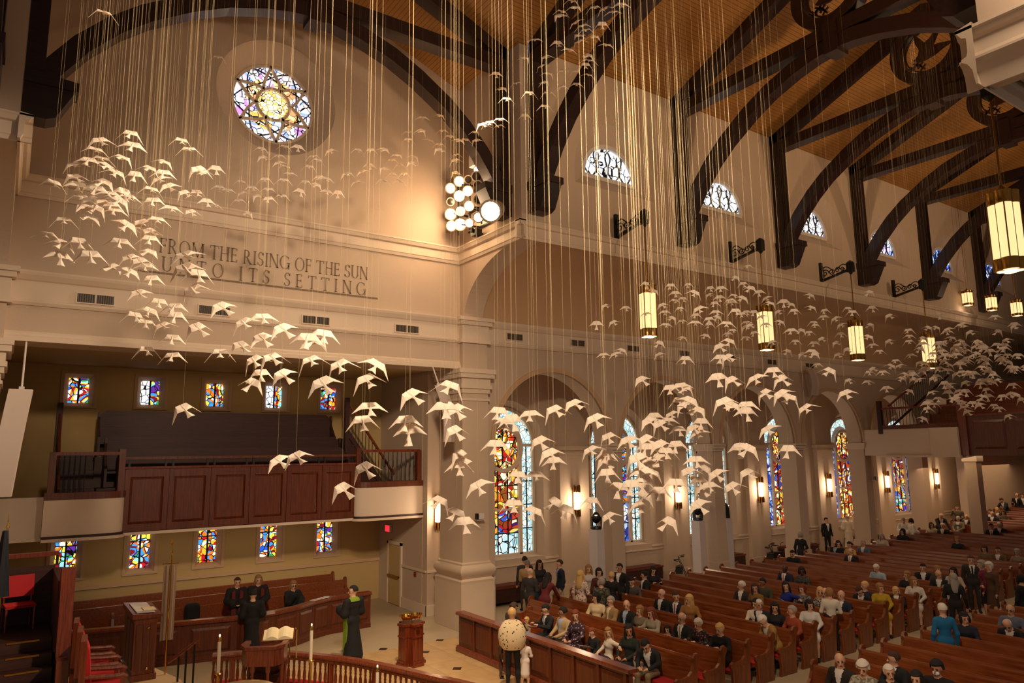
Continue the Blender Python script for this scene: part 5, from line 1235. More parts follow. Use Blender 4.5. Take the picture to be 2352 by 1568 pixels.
def body(pose):
    """pose dict of joints (local frame: +Y forward, +X the person's left->right) -> mesh"""
    J = {k: np.array(v, float) for k, v in pose.items() if isinstance(v, (tuple, list))}
    fem = pose.get('fem', 0); dress = pose.get('dress', 0); robe = pose.get('robe', 0); suit = pose.get('suit', 0)
    pr = []
    def cap(a, b, ra, rb, mat, fl=1.0, fx=(0,1,0), k=.035): pr.append((J[a] if isinstance(a, str) else np.array(a, float), J[b] if isinstance(b, str) else np.array(b, float), ra, rb, mat, fl, np.array(fx, float), k))
    up = J['neck']-J['pel']; up /= np.linalg.norm(up); fw = np.array(pose.get('fwd', (0,1,0)), float); lat = np.cross(fw, up)
    sw = .175 if fem else .205; ch = J['pel']*.28+J['neck']*.72; wa = J['pel']*.62+J['neck']*.38
    bulk = 1.09+.09*suit+.06*pose.get('fat', 0)*2
    # torso: pelvis, waist, rib cage, shoulder yoke
    cap(J['pel']-lat*.06, J['pel']+lat*.06, .118*bulk, .118*bulk, BOT if not (dress or robe or suit) else TOP, .85, fw)
    cap(J['pel'], wa, .118*bulk, (.108 if fem else .122)*bulk, TOP, .78, fw); cap(wa, ch, (.108 if fem else .122)*bulk, .135*bulk, TOP, .78, fw)
    cap(ch-lat*.05, ch+lat*.05, .132*bulk, .132*bulk, TOP, .75, fw); yk = J['neck']-up*.075
    cap(yk-lat*(sw-.06), yk+lat*(sw-.06), .068*bulk, .068*bulk, TOP, .95, fw)
    if fem: cap(ch-lat*.06+fw*.075-up*.02, ch+lat*.06+fw*.075-up*.02, .06, .06, TOP)
    # neck and head
    hd = J['head']; hu = hd-J['neck']; hu = hu/np.linalg.norm(hu); hf = np.array(pose.get('look', fw), float); hf = hf-hu*hf.dot(hu); hf /= np.linalg.norm(hf); hl = np.cross(hf, hu)
    cap(J['neck']-up*.05, hd-hu*.05, .062, .056, SK)
    cap(hd+hu*.033-hf*.013, hd+hu*.028-hf*.022, .103, .099, SK, .82, hl, .02); cap(hd-hu*.016+hf*.013, hd-hu*.083+hf*.044, .079, .046, SK, .9, hl, .03)
    cap(hd+hf*.097+hu*.013, hd+hf*.119-hu*.026, .012, .018, SK, 1, fw, .012)                 # nose
    for s in (-1, 1): cap(hd+hl*s*.086-hu*.02-hf*.005, hd+hl*s*.088+hu*.02-hf*.012, .014, .018, SK, .6, hl, .008)   # ears
    cap(hd+hf*.082-hu*.064+hl*.02, hd+hf*.082-hu*.064-hl*.02, .016, .016, SK, 1, fw, .015)   # mouth
    # arms
    for s in ('l', 'r'):
        sh, el, wr, ha = J['sh'+s], J['el'+s], J['wr'+s], J['ha'+s]; am = SK if pose.get('bare') else TOP
        g = 1.12 if suit else 1.0
        if robe: cap(sh, el, .085, .10, TOP); cap(el, wr*.85+el*.15, .10, .125, TOP)
        else: cap(sh, el, .062*g, .05*g, TOP); cap(el, wr, .05*g, .036*g, am)
        cap(wr, wr*.4+ha*.6, .03, .036, SK, .7, np.cross(ha-wr, (1,0,.2)) if False else (0,.4,1), .015)
    # legs
    for s in ('l', 'r'):
        hp, kn, an, to = J['hp'+s], J['kn'+s], J['an'+s], J['to'+s]
        if dress: lm = SK
        else: lm = BOT
        cap(hp, kn, .088, .06, BOT if not robe else TOP); cap(kn, kn*.55+an*.45, .058, .056, lm); cap(kn*.55+an*.45, an, .056, .036, lm)
        cap(an+np.array((0,0,-.03)), to, .042, .036, SHO, .8, (0,0,1), .02)
    if dress or robe:
        kz = .28 if robe else .42
        if pose.get('sit'):
            cap(J['hpl'], J['knl'], .11, .10, TOP if robe else BOT); cap(J['hpr'], J['knr'], .11, .10, TOP if robe else BOT); m_ = (J['knl']+J['knr'])/2; cap(m_, m_+np.array((0,0,-.2)), .13, .13, TOP if robe else BOT)
            cap((J['hpl']+J['hpr'])/2, m_, .10, .10, TOP if robe else BOT)
        else:
            b = (J['anl']+J['anr'])/2; b = np.array((b[0], b[1], .16 if robe else .5)); cap(J['pel'], b, .13, .25 if robe else .17, TOP if robe else (BOT if not pose.get('onepiece') else TOP), .85, fw, .02)
    A = np.array([p[0] for p in pr]); B = np.array([p[1] for p in pr]); R = max(max(p[2], p[3]) for p in pr)
    lo = np.minimum(A.min(0), B.min(0))-R*.9-.03; hi = np.maximum(A.max(0), B.max(0))+R*.9+.03; h = pose.get('res', .0155)
    n = np.ceil((hi-lo)/h).astype(int)+1
    G = np.stack(np.meshgrid(*[lo[i]+h*np.arange(n[i]) for i in range(3)], indexing='ij'), -1).astype(np.float32)
    def dist(Pt, p):
        a, b, ra, rb, mat, fl, fx, k = p
        q = Pt
        d = b-a; L2 = max(d.dot(d), 1e-8); t = np.clip(((q-a)@d)/L2, 0, 1); v = q-a-t[...,None]*d
        if fl != 1.0: fx = fx/np.linalg.norm(fx); v = v+(v@fx)[...,None]*fx*(1/fl-1)
        return np.sqrt((v*v).sum(-1))-(ra+(rb-ra)*t)
    D = None
    for p in pr:
        d = dist(G, p)
        if D is None: D = d
        else: k = p[7]; hh = np.clip(.5+.5*(D-d)/k, 0, 1); D = D*(1-hh)+d*hh-k*hh*(1-hh)
    Vt, F = surface_nets(D, lo, h); Vt[:,2] = np.maximum(Vt[:,2], 0.0 if not pose.get('sit') else -9)
    C = Vt[F].mean(1); best = None
    for p in pr:
        d = dist(C, p)
        if best is None: best = d.copy(); mt = np.full(len(C), p[4])
        else: m_ = d < best; best[m_] = d[m_]; mt[m_] = p[4]
    # shirt front and tie between the lapels
    if suit:
        rel = C-ch; x = rel@lat; z = rel@up; y = rel@fw; H_ = np.linalg.norm(J['neck']-ch)
        vee = (mt == TOP) & (y > .03) & (z > -.22) & (z < H_) & (np.abs(x) < .012+.075*np.clip((z+.22)/(H_+.22), 0, 1)); mt[vee] = SHI
        mt[vee & (np.abs(x) < .022) & (z < H_-.03)] = TIE
    mb = MB(); mb.v = [tuple(v) for v in Vt]; mb.f = F.tolist(); mb.m = mt.tolist()
    me = bpy.data.meshes.new('body')
    # fingers: five short tapered chains rooted in each palm
    vs, fs, ms = list(mb.v), list(mb.f), list(mb.m)
    for s in ('l', 'r'):
        wr, ha = J['wr'+s], J['ha'+s]; d = (ha-wr)/np.linalg.norm(ha-wr); pn = np.array(pose.get('palm', (0,0,1)), float); sd = np.cross(d, pn); sd /= np.linalg.norm(sd)+1e-9; pn = np.cross(sd, d)
        for f_, (o, ln) in enumerate(((-.028,.062),(-.010,.075),(.009,.07),(.027,.055),(.036,.05))):
            base = wr*.35+ha*.65+sd*o if f_ < 4 else wr*.75+ha*.25+sd*.032; dr = d if f_ < 4 else (d*.6+sd*.8)
            t = MB().tube([base, base+dr*ln*.5-pn*.006, base+dr*ln-pn*.03], [.0095,.009,.007], 5); o_ = len(vs); vs += t.v; fs += [[i+o_ for i in q] for q in t.f]; ms += [SK]*len(t.f)
    me.from_pydata(vs, [], fs); me.polygons.foreach_set('material_index', ms); me.polygons.foreach_set('use_smooth', [True]*len(fs))
    for i in range(6): me.materials.append(None)
    return me, dict(head=hd, hu=hu, hf=hf, hl=hl, up=up, neck=J['neck'])
def standing(h=1.0, lean=0., arms='side', look=(0,1,0), **k):
    p = dict(pel=(0,0,.95), neck=(0,.0+lean*.45,1.46-abs(lean)*.14), head=(0,.02+lean*.6,1.605-abs(lean)*.2), hpl=(-.09,0,.92), hpr=(.09,0,.92), knl=(-.10,.02,.5), knr=(.11,.03,.5), anl=(-.11,-.02,.08), anr=(.12,-.02,.08), tol=(-.13,.13,.035), tor=(.14,.13,.035))
    ny, nz = p['neck'][1], p['neck'][2]; sx = .175 if k.get('fem') else .205
    p['shl'] = (-sx, ny-.01, nz-.075); p['shr'] = (sx, ny-.01, nz-.075)
    A = {'side': ((.25,-.03,1.10),(.27,.05,.86),(.26,.09,.77)), 'front': ((.25,.02,1.12),(.10,.22,1.05),(.03,.25,1.03)), 'bent': ((.26,.0,1.12),(.20,.24,1.2),(.17,.31,1.24)), 'down': ((.24,.15+lean*.3,1.05),(.22,.3+lean*.3,.9),(.2,.36+lean*.3,.86)), 'up': ((.30,.12,1.25),(.2,.25,1.45),(.16,.26,1.54))}
    la, ra = (arms if isinstance(arms, tuple) else (arms, arms))
    for s, c, ar in (('l', -1, la), ('r', 1, ra)):
        e, w, ha = A[ar]; o = lean*.35
        p['el'+s] = (c*e[0], e[1]+o, e[2]-abs(lean)*.1); p['wr'+s] = (c*w[0], w[1]+o, w[2]-abs(lean)*.1); p['ha'+s] = (c*ha[0], ha[1]+o, ha[2]-abs(lean)*.1)
    p['look'] = look; p.update(k); return p
def sitting(lean=0., arms='lap', look=(0,1,0), cross=0, **k):
    # origin: floor point under the hips; seat top at .46
    p = dict(sit=1, pel=(0,0,.575), neck=(0,-.05+lean*.5,1.075-abs(lean)*.16), head=(0,-.02+lean*.68,1.222-abs(lean)*.24), hpl=(-.095,.04,.545), hpr=(.095,.04,.545), knl=(-.12,.46,.55), knr=(.12,.46,.55), anl=(-.12,.46,.10), anr=(.12,.46,.10), tol=(-.13,.6,.045), tor=(.13,.6,.045))
    if cross: p['knr'] = (-.02,.46,.66); p['anr'] = (-.2,.62,.36); p['tor'] = (-.22,.76,.34)
    ny, nz = p['neck'][1], p['neck'][2]; sx = .175 if k.get('fem') else .205
    p['shl'] = (-sx, ny-.01, nz-.075); p['shr'] = (sx, ny-.01, nz-.075)
    A = {'lap': ((.25,.02,.80),(.13,.26,.70),(.05,.31,.69)), 'read': ((.25,.06,.82),(.15,.30,.86),(.11,.36,.9)), 'back': ((.42,-.12,.98),(.62,-.05,.98),(.70,-.03,.97)), 'chin': ((.2,.2,.78),(.08,.22,1.0),(.04,.16,1.1)), 'side': ((.26,.0,.8),(.24,.22,.66),(.22,.3,.63))}
    la, ra = (arms if isinstance(arms, tuple) else (arms, arms))
    for s, c, ar in (('l', -1, la), ('r', 1, ra)):
        e, w, ha = A[ar]; o = lean*.4
        p['el'+s] = (c*e[0], e[1]+o, e[2]-abs(lean)*.06); p['wr'+s] = (c*w[0], w[1]+o*.8, w[2]-abs(lean)*.04); p['ha'+s] = (c*ha[0], ha[1]+o*.8, ha[2]-abs(lean)*.04)
    p['look'] = look; p.update(k); return p
TL, TR = (-.55,.8,0), (.55,.8,0)
POSES = {
 'sit_m': sitting(suit=1), 'sit_ml': sitting(suit=1, look=TL), 'sit_mr': sitting(suit=1, look=TR, arms=('lap','side')), 'sit_mread': sitting(suit=1, lean=.12, arms='read', look=(0,.8,-.45)),
 'sit_mcross': sitting(suit=1, cross=1, look=TR), 'sit_mlean': sitting(suit=1, lean=.45, arms='lap', look=(-.2,.8,-.5)), 'sit_marm': sitting(suit=1, arms=('lap','back')),
 'sit_f': sitting(fem=1, dress=1), 'sit_fl': sitting(fem=1, dress=1, look=TL), 'sit_fr': sitting(fem=1, dress=1, look=TR, arms=('side','lap')), 'sit_fread': sitting(fem=1, dress=1, lean=.1, arms='read', look=(0,.8,-.5)),
 'sit_farm': sitting(fem=1, dress=1, arms=('back','lap'), look=(-.8,.5,0)), 'sit_fchin': sitting(fem=1, robe=1, arms=('lap','chin')), 'sit_mtop': sitting(arms='side'), 'sit_mdesk': sitting(arms='side', look=(0,.8,-.4), lean=.15),
 'st_m': standing(suit=1), 'st_mf': standing(suit=1, arms='front', look=TL), 'st_mt': standing(suit=1, arms=('side','bent'), look=TR), 'st_mlean': standing(suit=1, lean=.5, arms='down', look=(0,.6,-.6)),
 'st_mtop': standing(arms=('front','up')), 'st_f': standing(fem=1, dress=1), 'st_ff': standing(fem=1, arms='front'), 'st_flean': standing(fem=1, dress=1, onepiece=1, lean=.45, arms='down', look=(.3,.7,-.5)), 'st_fdress': standing(fem=1, dress=1, onepiece=1, arms=('side','front')),
 'st_ft': standing(fem=1, arms=('bent','side'), look=TL), 'st_shawl': standing(fem=1, fat=2, arms='front'), 'robe': standing(robe=1, arms='front'), 'robe_b': standing(robe=1, arms=('bent','front'), look=(-.7,.6,-.2)), 'robe_bow': standing(robe=1, lean=.3, arms='front', look=(0,.6,-.6)),
}
_bod = {}
def getbody(k):
    if k not in _bod: _bod[k] = body(dict(POSES[k], res=.0165))
    return _bod[k]
# ---- hair, in the head frame (x = lateral, y = forward, z = up)
def hairmesh(style):
    mb = MB(); n, m_ = 18, 12; rnd = random.Random(hash(style) % 99)
    V = []
    for j in range(m_+1):
        th = PI*j/m_
        for i in range(n):
            ph = 2*PI*i/n; d = Vector((math.sin(th)*math.cos(ph), math.sin(th)*math.sin(ph), math.cos(th)))
            face = d.y > .25 and d.z < .42; low = d.z < -.35; k = 1.0
            if style == 'bald': k = .80 if (face or low or d.z > .30) else 1.02
            elif style in ('short', 'shortgrey'): k = .78 if (face or low) else 1.08+.03*rnd.random()
            elif style == 'curly': k = .8 if (face or low) else 1.28+.12*rnd.random()
            elif style == 'bob': k = .78 if face or d.z < -.85 else 1.2+.04*rnd.random()
            elif style in ('long', 'bun'): k = .78 if face or (low and d.y > 0) else 1.14+.03*rnd.random()
            V.append((d.x*.083*k, d.y*.098*k-.014, d.z*.098*k+.03))
    mb.add(V, [(j*n+i, j*n+(i+1) % n, (j+1)*n+(i+1) % n, (j+1)*n+i) for j in range(m_) for i in range(n)])
    if style == 'long':
        rings = []
        for z, rx, ry, yy in ((.05,.085,.06,-.04),(-.05,.098,.062,-.05),(-.14,.105,.06,-.055),(-.22,.10,.052,-.07),(-.30,.08,.04,-.075),(-.34,.05,.02,-.075)): rings.append([(rx*math.cos(2*PI*i/14), yy+ry*math.sin(2*PI*i/14), z) for i in range(14)])
        mb.loft(rings)
        for s in (-1, 1): mb.tube([(s*.07,.03,.06),(s*.088,.03,-.04),(s*.09,.04,-.14),(s*.08,.05,-.2)], [.02,.026,.024,.008], 7)
    if style == 'bob':
        for s in (-1, 1): mb.tube([(s*.07,.02,.06),(s*.09,.015,-.03),(s*.085,.02,-.09)], [.025,.032,.015], 8)
    if style == 'bun': mb.sphere((0,-.11,.06), .045, 10, 7)
    me = meshof(mb, 'hair', [None], True); return me
HAIRM = {}
def facemesh():
    mb = MB()
    for s in (-1, 1): mb.sphere((s*.032,.083,.012), .011, 8, 5, (1.2,.6,.7)); mb.box(s*.032-.018, s*.032+.018, .086, .094, .034, .040)
    mb.k = 1; mb.box(-.022,.022,.084,.094,-.060,-.053); return meshof(mb, 'facial_features', [None, None])
FACE = facemesh()
M['eye'] = plain('eyes_dark', '#1c120c', .3); M['lip'] = plain('lips', '#7a3a30', .6)
FACE.materials[0] = M['eye']; FACE.materials[1] = M['lip']
def glassmesh():
    mb = MB()
    for s in (-1, 1): mb.tube([(s*.032+.022*math.cos(a), .1, .012+.018*math.sin(a)) for a in [2*PI*i/10 for i in range(11)]], .0028, 4); mb.tube([(s*.054,.098,.014),(s*.082,.0,.014)], .0025, 4)
    mb.tube([(-.01,.104,.014),(.01,.104,.014)], .0025, 4); return meshof(mb, 'glasses', M['black'])
GLS = glassmesh()
_cl = {}
def cloth(c):
    """colour or pattern name -> fabric"""
    if c in _cl: return _cl[c]
    if c.startswith('#'): m_ = plain('fabric', c, .85, bump=.08, bscale=180)
    else:
        kind, a, b = c.split('|'); m_, nt, bs = mk('fabric_'+kind); tc = nt.nodes.new('ShaderNodeTexCoord')
        if kind == 'dots': v = nt.nodes.new('ShaderNodeTexVoronoi'); v.inputs['Scale'].default_value = 15; o = v.outputs['Distance']; t0 = .26
        elif kind == 'floral': v = nt.nodes.new('ShaderNodeTexVoronoi'); v.inputs['Scale'].default_value = 18; o = v.outputs['Distance']; t0 = .34
        else: v = nt.nodes.new('ShaderNodeTexNoise'); v.inputs['Scale'].default_value = 22; o = v.outputs['Fac']; t0 = .5
        g = nt.nodes.new('ShaderNodeMath'); g.operation = 'GREATER_THAN'; g.inputs[1].default_value = t0
        mx = nt.nodes.new('ShaderNodeMix'); mx.data_type = 'RGBA'; mx.inputs[6].default_value = lin(b); mx.inputs[7].default_value = lin(a)
        nt.links.new(tc.outputs['Object'], v.inputs['Vector']); nt.links.new(o, g.inputs[0]); nt.links.new(g.outputs[0], mx.inputs[0]); nt.links.new(mx.outputs[2], bs.inputs['Base Color']); bs.inputs['Roughness'].default_value = .85
    _cl[c] = m_; return m_
SKIN = {'p': plain('skin_pale', '#c99a7c', .5, var=.06, vscale=30), 't': plain('skin_tan', '#a9775a', .5, var=.06, vscale=30), 'd': plain('skin_deep', '#4a2d20', .5, var=.06, vscale=30), 'm': plain('skin_mid', '#8a5c42', .5, var=.06, vscale=30)}
HC = {'w': '#c9c0b4', 'g': '#8f867c', 'k': '#120d0b', 'b': '#3a2416', 'l': '#8a6236', 'y': '#bd9a5c', 'r': '#6b3018', 'x': '#6d655c'}
PS = 1.06
def person(loc, rz, pose, label, skin='p', hair=('short','k'), top='#141416', bottom=None, bare=0, shirt='#cfcac4', tie=None, shoes='#120c0a', sc=1.0, glasses=False, grp=None):
    me, fr_ = getbody(pose); t = thing('person', label, 'person', loc, rz, grp); t.scale = (sc*PS, sc*PS, sc*PS)
    b = inst('body', me, t); bottom = bottom or top
    cols = [SKIN[skin], cloth(top), cloth(bottom), cloth(shoes), cloth(shirt or top), cloth(tie or shirt or top)]
    for i, c in enumerate(cols): b.material_slots[i].link = 'OBJECT'; b.material_slots[i].material = c
    mw = Matrix(((fr_['hl'][0], fr_['hf'][0], fr_['hu'][0], fr_['head'][0]), (fr_['hl'][1], fr_['hf'][1], fr_['hu'][1], fr_['head'][1]), (fr_['hl'][2], fr_['hf'][2], fr_['hu'][2], fr_['head'][2]), (0,0,0,1))) @ Matrix.Scale(1.1, 4)
    st, hc = hair
    if st not in HAIRM: HAIRM[st] = hairmesh(st)
    h = inst('hair', HAIRM[st], t); h.matrix_local = mw; h.material_slots[0].link = 'OBJECT'; h.material_slots[0].material = cloth(HC[hc])
    f = inst('facial_features', FACE, t); f.matrix_local = mw
    if glasses: g = inst('glasses', GLS, t); g.matrix_local = mw
    return t
HEADZ = lambda pose, sc: float(getbody(pose)[1]['head'][2])*sc
SEATED = []
def seat_at(px, py, pose, label, face=0., block='L', dx=0., **k):
    """congregant whose head is at the pixel, seated in the nearest pew row"""
    sc = k.get('sc', 1.0)*PS; z = HEADZ(pose, sc); p = atfloor(px, py, z); ho = getbody(pose)[1]['head']
    rows = PX_ if block == 'L' else [15.2+PITCH*q for q in range(-1, 40)]
    def lims(r): return (yr(r)+.32, min(yl(r), 17.75 if r < 12.8 else 99)-.35) if block == 'L' else (4.0, 9.75+.02*(r-15)-.34)
    def cost(r): yy = p.y/p.x*(r-.2); lo_, hi_ = lims(r); return abs(r-.2-p.x)+1.2*max(0, lo_-yy, yy-hi_)
    R0 = min(rows, key=cost); X = R0-.2; y = min(max(p.y/p.x*X, lims(R0)[0]), lims(R0)[1])
    for _ in range(6):
        for (X2, y2) in SEATED:
            if abs(X2-X) < .3 and abs(y2-y) < .5: y = y2+(.5 if (y >= y2 or y2-.5 < lims(R0)[0]) else -.5)
    if y > 19.2: y = 19.2
    if 40 < X < 41.9 and y > 16.8: y = 16.8
    SEATED.append((X, y))
    rz = PI/2+max(-.6, min(.6, face))
    return person((X, y, floorz(X)), rz, pose, label, **k)
def stand_at(px, py, pose, label, rz=0., **k):
    sc = k.get('sc', 1.0)*PS; p = atfloor(px, py, HEADZ(pose, sc)+k.pop('z0', 0.)); ho = getbody(pose)[1]['head']; q = Matrix.Rotation(rz, 3, 'Z') @ Vector((ho[0], ho[1], 0))*sc
    x, y = p.x-q.x, p.y-q.y
    if y > 22.75: x, y = x*22.75/y, 22.75
    if x > 42 and y > 19.7: x, y = x*19.7/y, 19.7
    if 20.2 < y < 21.9 and not any(abs(x-a_) < 2.2 for a_ in ARC): x, y = x*19.95/y, 19.95
    if x > 12.2 and (yr(x)-.1 < y < yl(x)+.1 or y < 9.9):
        rows = PX_ if y > 10.5 else [15.2+PITCH*q_ for q_ in range(-1, 40)]
        X = min([r_+.4 for r_ in rows], key=lambda r_: abs(r_-x)); y = y/x*X; x = X
    return person((x, y, floorz(x)+k.pop('zf', 0.)), rz, pose, label, **k)
# ================================================================= THE CONGREGATION
R_ = math.radians
AWAY, TOWARD = R_(-35), R_(145)
def paper(loc, rz, label, col='#d8d4cf', tilt=.5, w=.14, h=.2):
    o = MB().obox((0,0,0), (w/2*2*.7,0,0), (0,h/2*math.cos(tilt),h/2*math.sin(tilt)), (0,-.002*math.sin(tilt),.002*math.cos(tilt))).build('paper_program', cloth(col), None, loc=loc, rz=rz); tag(o, label, 'paper'); return o
BLK, NAVY, CHAR = '#0f0f11', '#10172a', '#2b2825'
# --- standing groups on the aisle side
stand_at(1205,1287,'st_m','dark-haired man in a dark jacket half hidden behind the man in the tan suit',rz=R_(-20),hair=('short','k'),top=CHAR)
stand_at(1211,1296,'st_mf','grey-haired man in a light tan suit standing with his back turned',rz=R_(-60),hair=('shortgrey','x'),top='#9c7c52',bottom='#b5a080')
stand_at(1218,1322,'st_mt','bald man in a dark grey blazer standing at the end of the first pew',rz=R_(-70),hair=('bald','g'),top=CHAR,bottom='#1c1a1a')
stand_at(1239,1296,'st_ff','woman with long dark hair in a dark top holding a white paper',rz=R_(170),hair=('long','k'),top='#1a1a1d',bottom='#1c2c40',skin='t')
p = at(1237,1345,Z=1.05); paper((p.x,p.y-.05,1.05),R_(140),'white paper held by the woman with long dark hair')
stand_at(1285,1295,'st_m','man in a navy blazer and pale trousers standing by the wall',rz=R_(70),hair=('short','b'),top=NAVY,bottom='#b0a088',shirt='#8ea4c4',tie='#8ea4c4')
stand_at(1259,1333,'st_flean','woman in a dark red dress bending over the pew',rz=R_(-60),hair=('long','k'),top='#5a1416',skin='t')
stand_at(1334,1322,'st_fdress','woman with long blonde hair in a white and red flowered dress',rz=R_(-75),hair=('long','y'),top='floral|#c9b8a8|#8a2a26')
stand_at(1352,1310,'st_ff','woman with light brown hair in a pale grey cardigan before the pedestal',rz=R_(150),hair=('long','l'),top='#b8b2aa',bottom='#8a8680')
stand_at(1376,1324,'st_ff','dark-haired woman hidden among the group before the pedestal',rz=R_(160),hair=('bob','k'),top='#4a1a16',sc=.97)
stand_at(1381,1338,'st_ft','grey-haired woman in an olive patterned top seen from behind',rz=R_(-40),hair=('bob','g'),top='mottle|#2c2a20|#5a5644',bottom=BLK,sc=.95)
stand_at(1405,1330,'st_f','short-haired blonde woman in black seen from behind',rz=R_(-50),hair=('short','y'),top=BLK,sc=.95)
stand_at(1423,1312,'st_m','bearded dark-haired man in a black suit listening to the blonde woman',rz=R_(100),hair=('short','k'),top=BLK,skin='t')
stand_at(1500,1310,'sit_fread','woman in black with long black hair reading on the wall bench',rz=R_(160),hair=('long','k'),top=BLK,z0=.1,zf=.1)
stand_at(1838,1221,'st_fdress','grey-haired woman in a long black dress by the fourth arcade pier',rz=R_(-80),hair=('bob','g'),top=BLK)
stand_at(1898,1195,'st_m','young usher in a black suit standing against the aisle wall',rz=R_(160),hair=('short','k'),top=BLK)
person((at(1946,1184,Y=22.0).x,22.0,.2),R_(-30),'robe','clergy in a white robe seen from behind at the aisle window',hair=('bald','g'),top='#d8cdb8')
stand_at(2072,1158,'robe','robed figure in white holding a dish at the far aisle window',rz=R_(120),hair=('short','x'),top='#d9d2c6',sc=.95)
stand_at(2089,1158,'robe_b','second robed figure in white with dark hair and red collar',rz=R_(-120),hair=('bob','k'),top='#d9d2c6',sc=.95)
stand_at(2159,1160,'st_mlean','white-haired man in a dark suit bending over the rear pews',rz=R_(140),hair=('bald','w'),top=BLK)
stand_at(2195,1128,'st_mtop','man in an olive shirt standing with a hand to his chin under the gallery',rz=R_(110),hair=('short','b'),top='#5a5440',bottom='#15130f')
stand_at(2300,1140,'st_mlean','man in a dark suit stooping beside the rear doorway',rz=R_(70),hair=('short','b'),top=NAVY)
stand_at(2335,1134,'st_mt','man in black standing with papers before the rear doorway',rz=R_(100),hair=('bald','b'),top=BLK)
stand_at(2347,1129,'st_m','second man in black before the rear doorway',rz=R_(120),hair=('short','b'),top=BLK)
# --- standing in the centre aisle
stand_at(2230,1286,'st_m','man in a dark suit and tie standing in the centre aisle',rz=R_(120),hair=('short','b'),top=CHAR,tie='#1a1a20')
stand_at(2254,1297,'st_f','grey-haired woman in a magenta top standing in the centre aisle',rz=R_(30),hair=('bob','g'),top='#6a1030',bottom=BLK)
stand_at(2271,1301,'st_fdress','white-haired woman in a long brown coat holding papers in the centre aisle',rz=R_(60),hair=('bob','w'),top='#4e3520')
p = at(2275,1335,Z=1.1); paper((p.x,p.y,1.1),R_(150),'white papers held by the woman in the brown coat',tilt=.9)
stand_at(2189,1328,'st_ft','woman with long grey hair in black with a red sleeve holding a folder',rz=R_(-70),hair=('long','g'),top=BLK,bottom='#16130f')
p = at(2190,1375,Z=1.0); paper((p.x,p.y,1.0),R_(-30),'white folder under the arm of the long-haired grey woman',tilt=1.2,w=.25,h=.22)
stand_at(2345,1335,'st_fdress','tall figure in a long black coat at the near end of the aisle',rz=R_(-20),hair=('bob','k'),top='#0b0a0a')
stand_at(2164,1400,'st_f','white-haired woman in a bright teal jacket seen from behind',rz=R_(-40),hair=('short','w'),top='#0f5f8a',bottom='#0f5f8a')
stand_at(1905,1358,'st_ff','brown-haired woman in a cream sweater standing with her back turned',rz=R_(-50),hair=('bob','l'),top='#c8bfae',bottom=BLK,sc=.93)
# --- in front of the pew front
shw = stand_at(1176,1410,'st_shawl','woman in a cream polka-dot shawl and black trousers seen from behind',rz=R_(-35),hair=('short','y'),top='dots|#cdb991|#3a2f22',bottom='#0e0c0c',sc=.98)
person((10.5,at(1206,1545,X=10.5).y,0),R_(-40),'st_fdress','small child in a white dress holding on beside the shawled woman',hair=('bob','b'),top='#cfc4b8',bottom='#c9b8a6',shoes='#c9c0b4',sc=.6)
person((10.45,at(1150,1530,X=10.45).y,0),R_(-120),'st_ft','small child in brown half hidden by the shawled woman',hair=('bob','b'),top='#4a3424',sc=.52)
stand_at(1180,1396,'st_flean','dark curly-haired woman in brown stooping behind the pew front',rz=R_(-80),hair=('curly','b'),top='#3a2a1e',sc=.85)
MB().loft([[(rx*math.cos(2*PI*i/20), -.03+ry*math.sin(2*PI*i/20), z) for i in range(20)] for rx, ry, z in ((.05,.04,.84),(.22,.16,.86),(.30,.22,.96),(.33,.24,1.12),(.31,.22,1.28),(.24,.17,1.40),(.11,.10,1.47))]).build('polka_dot_shawl', cloth('dots|#cdb991|#3a2f22'), shw, smooth=True)
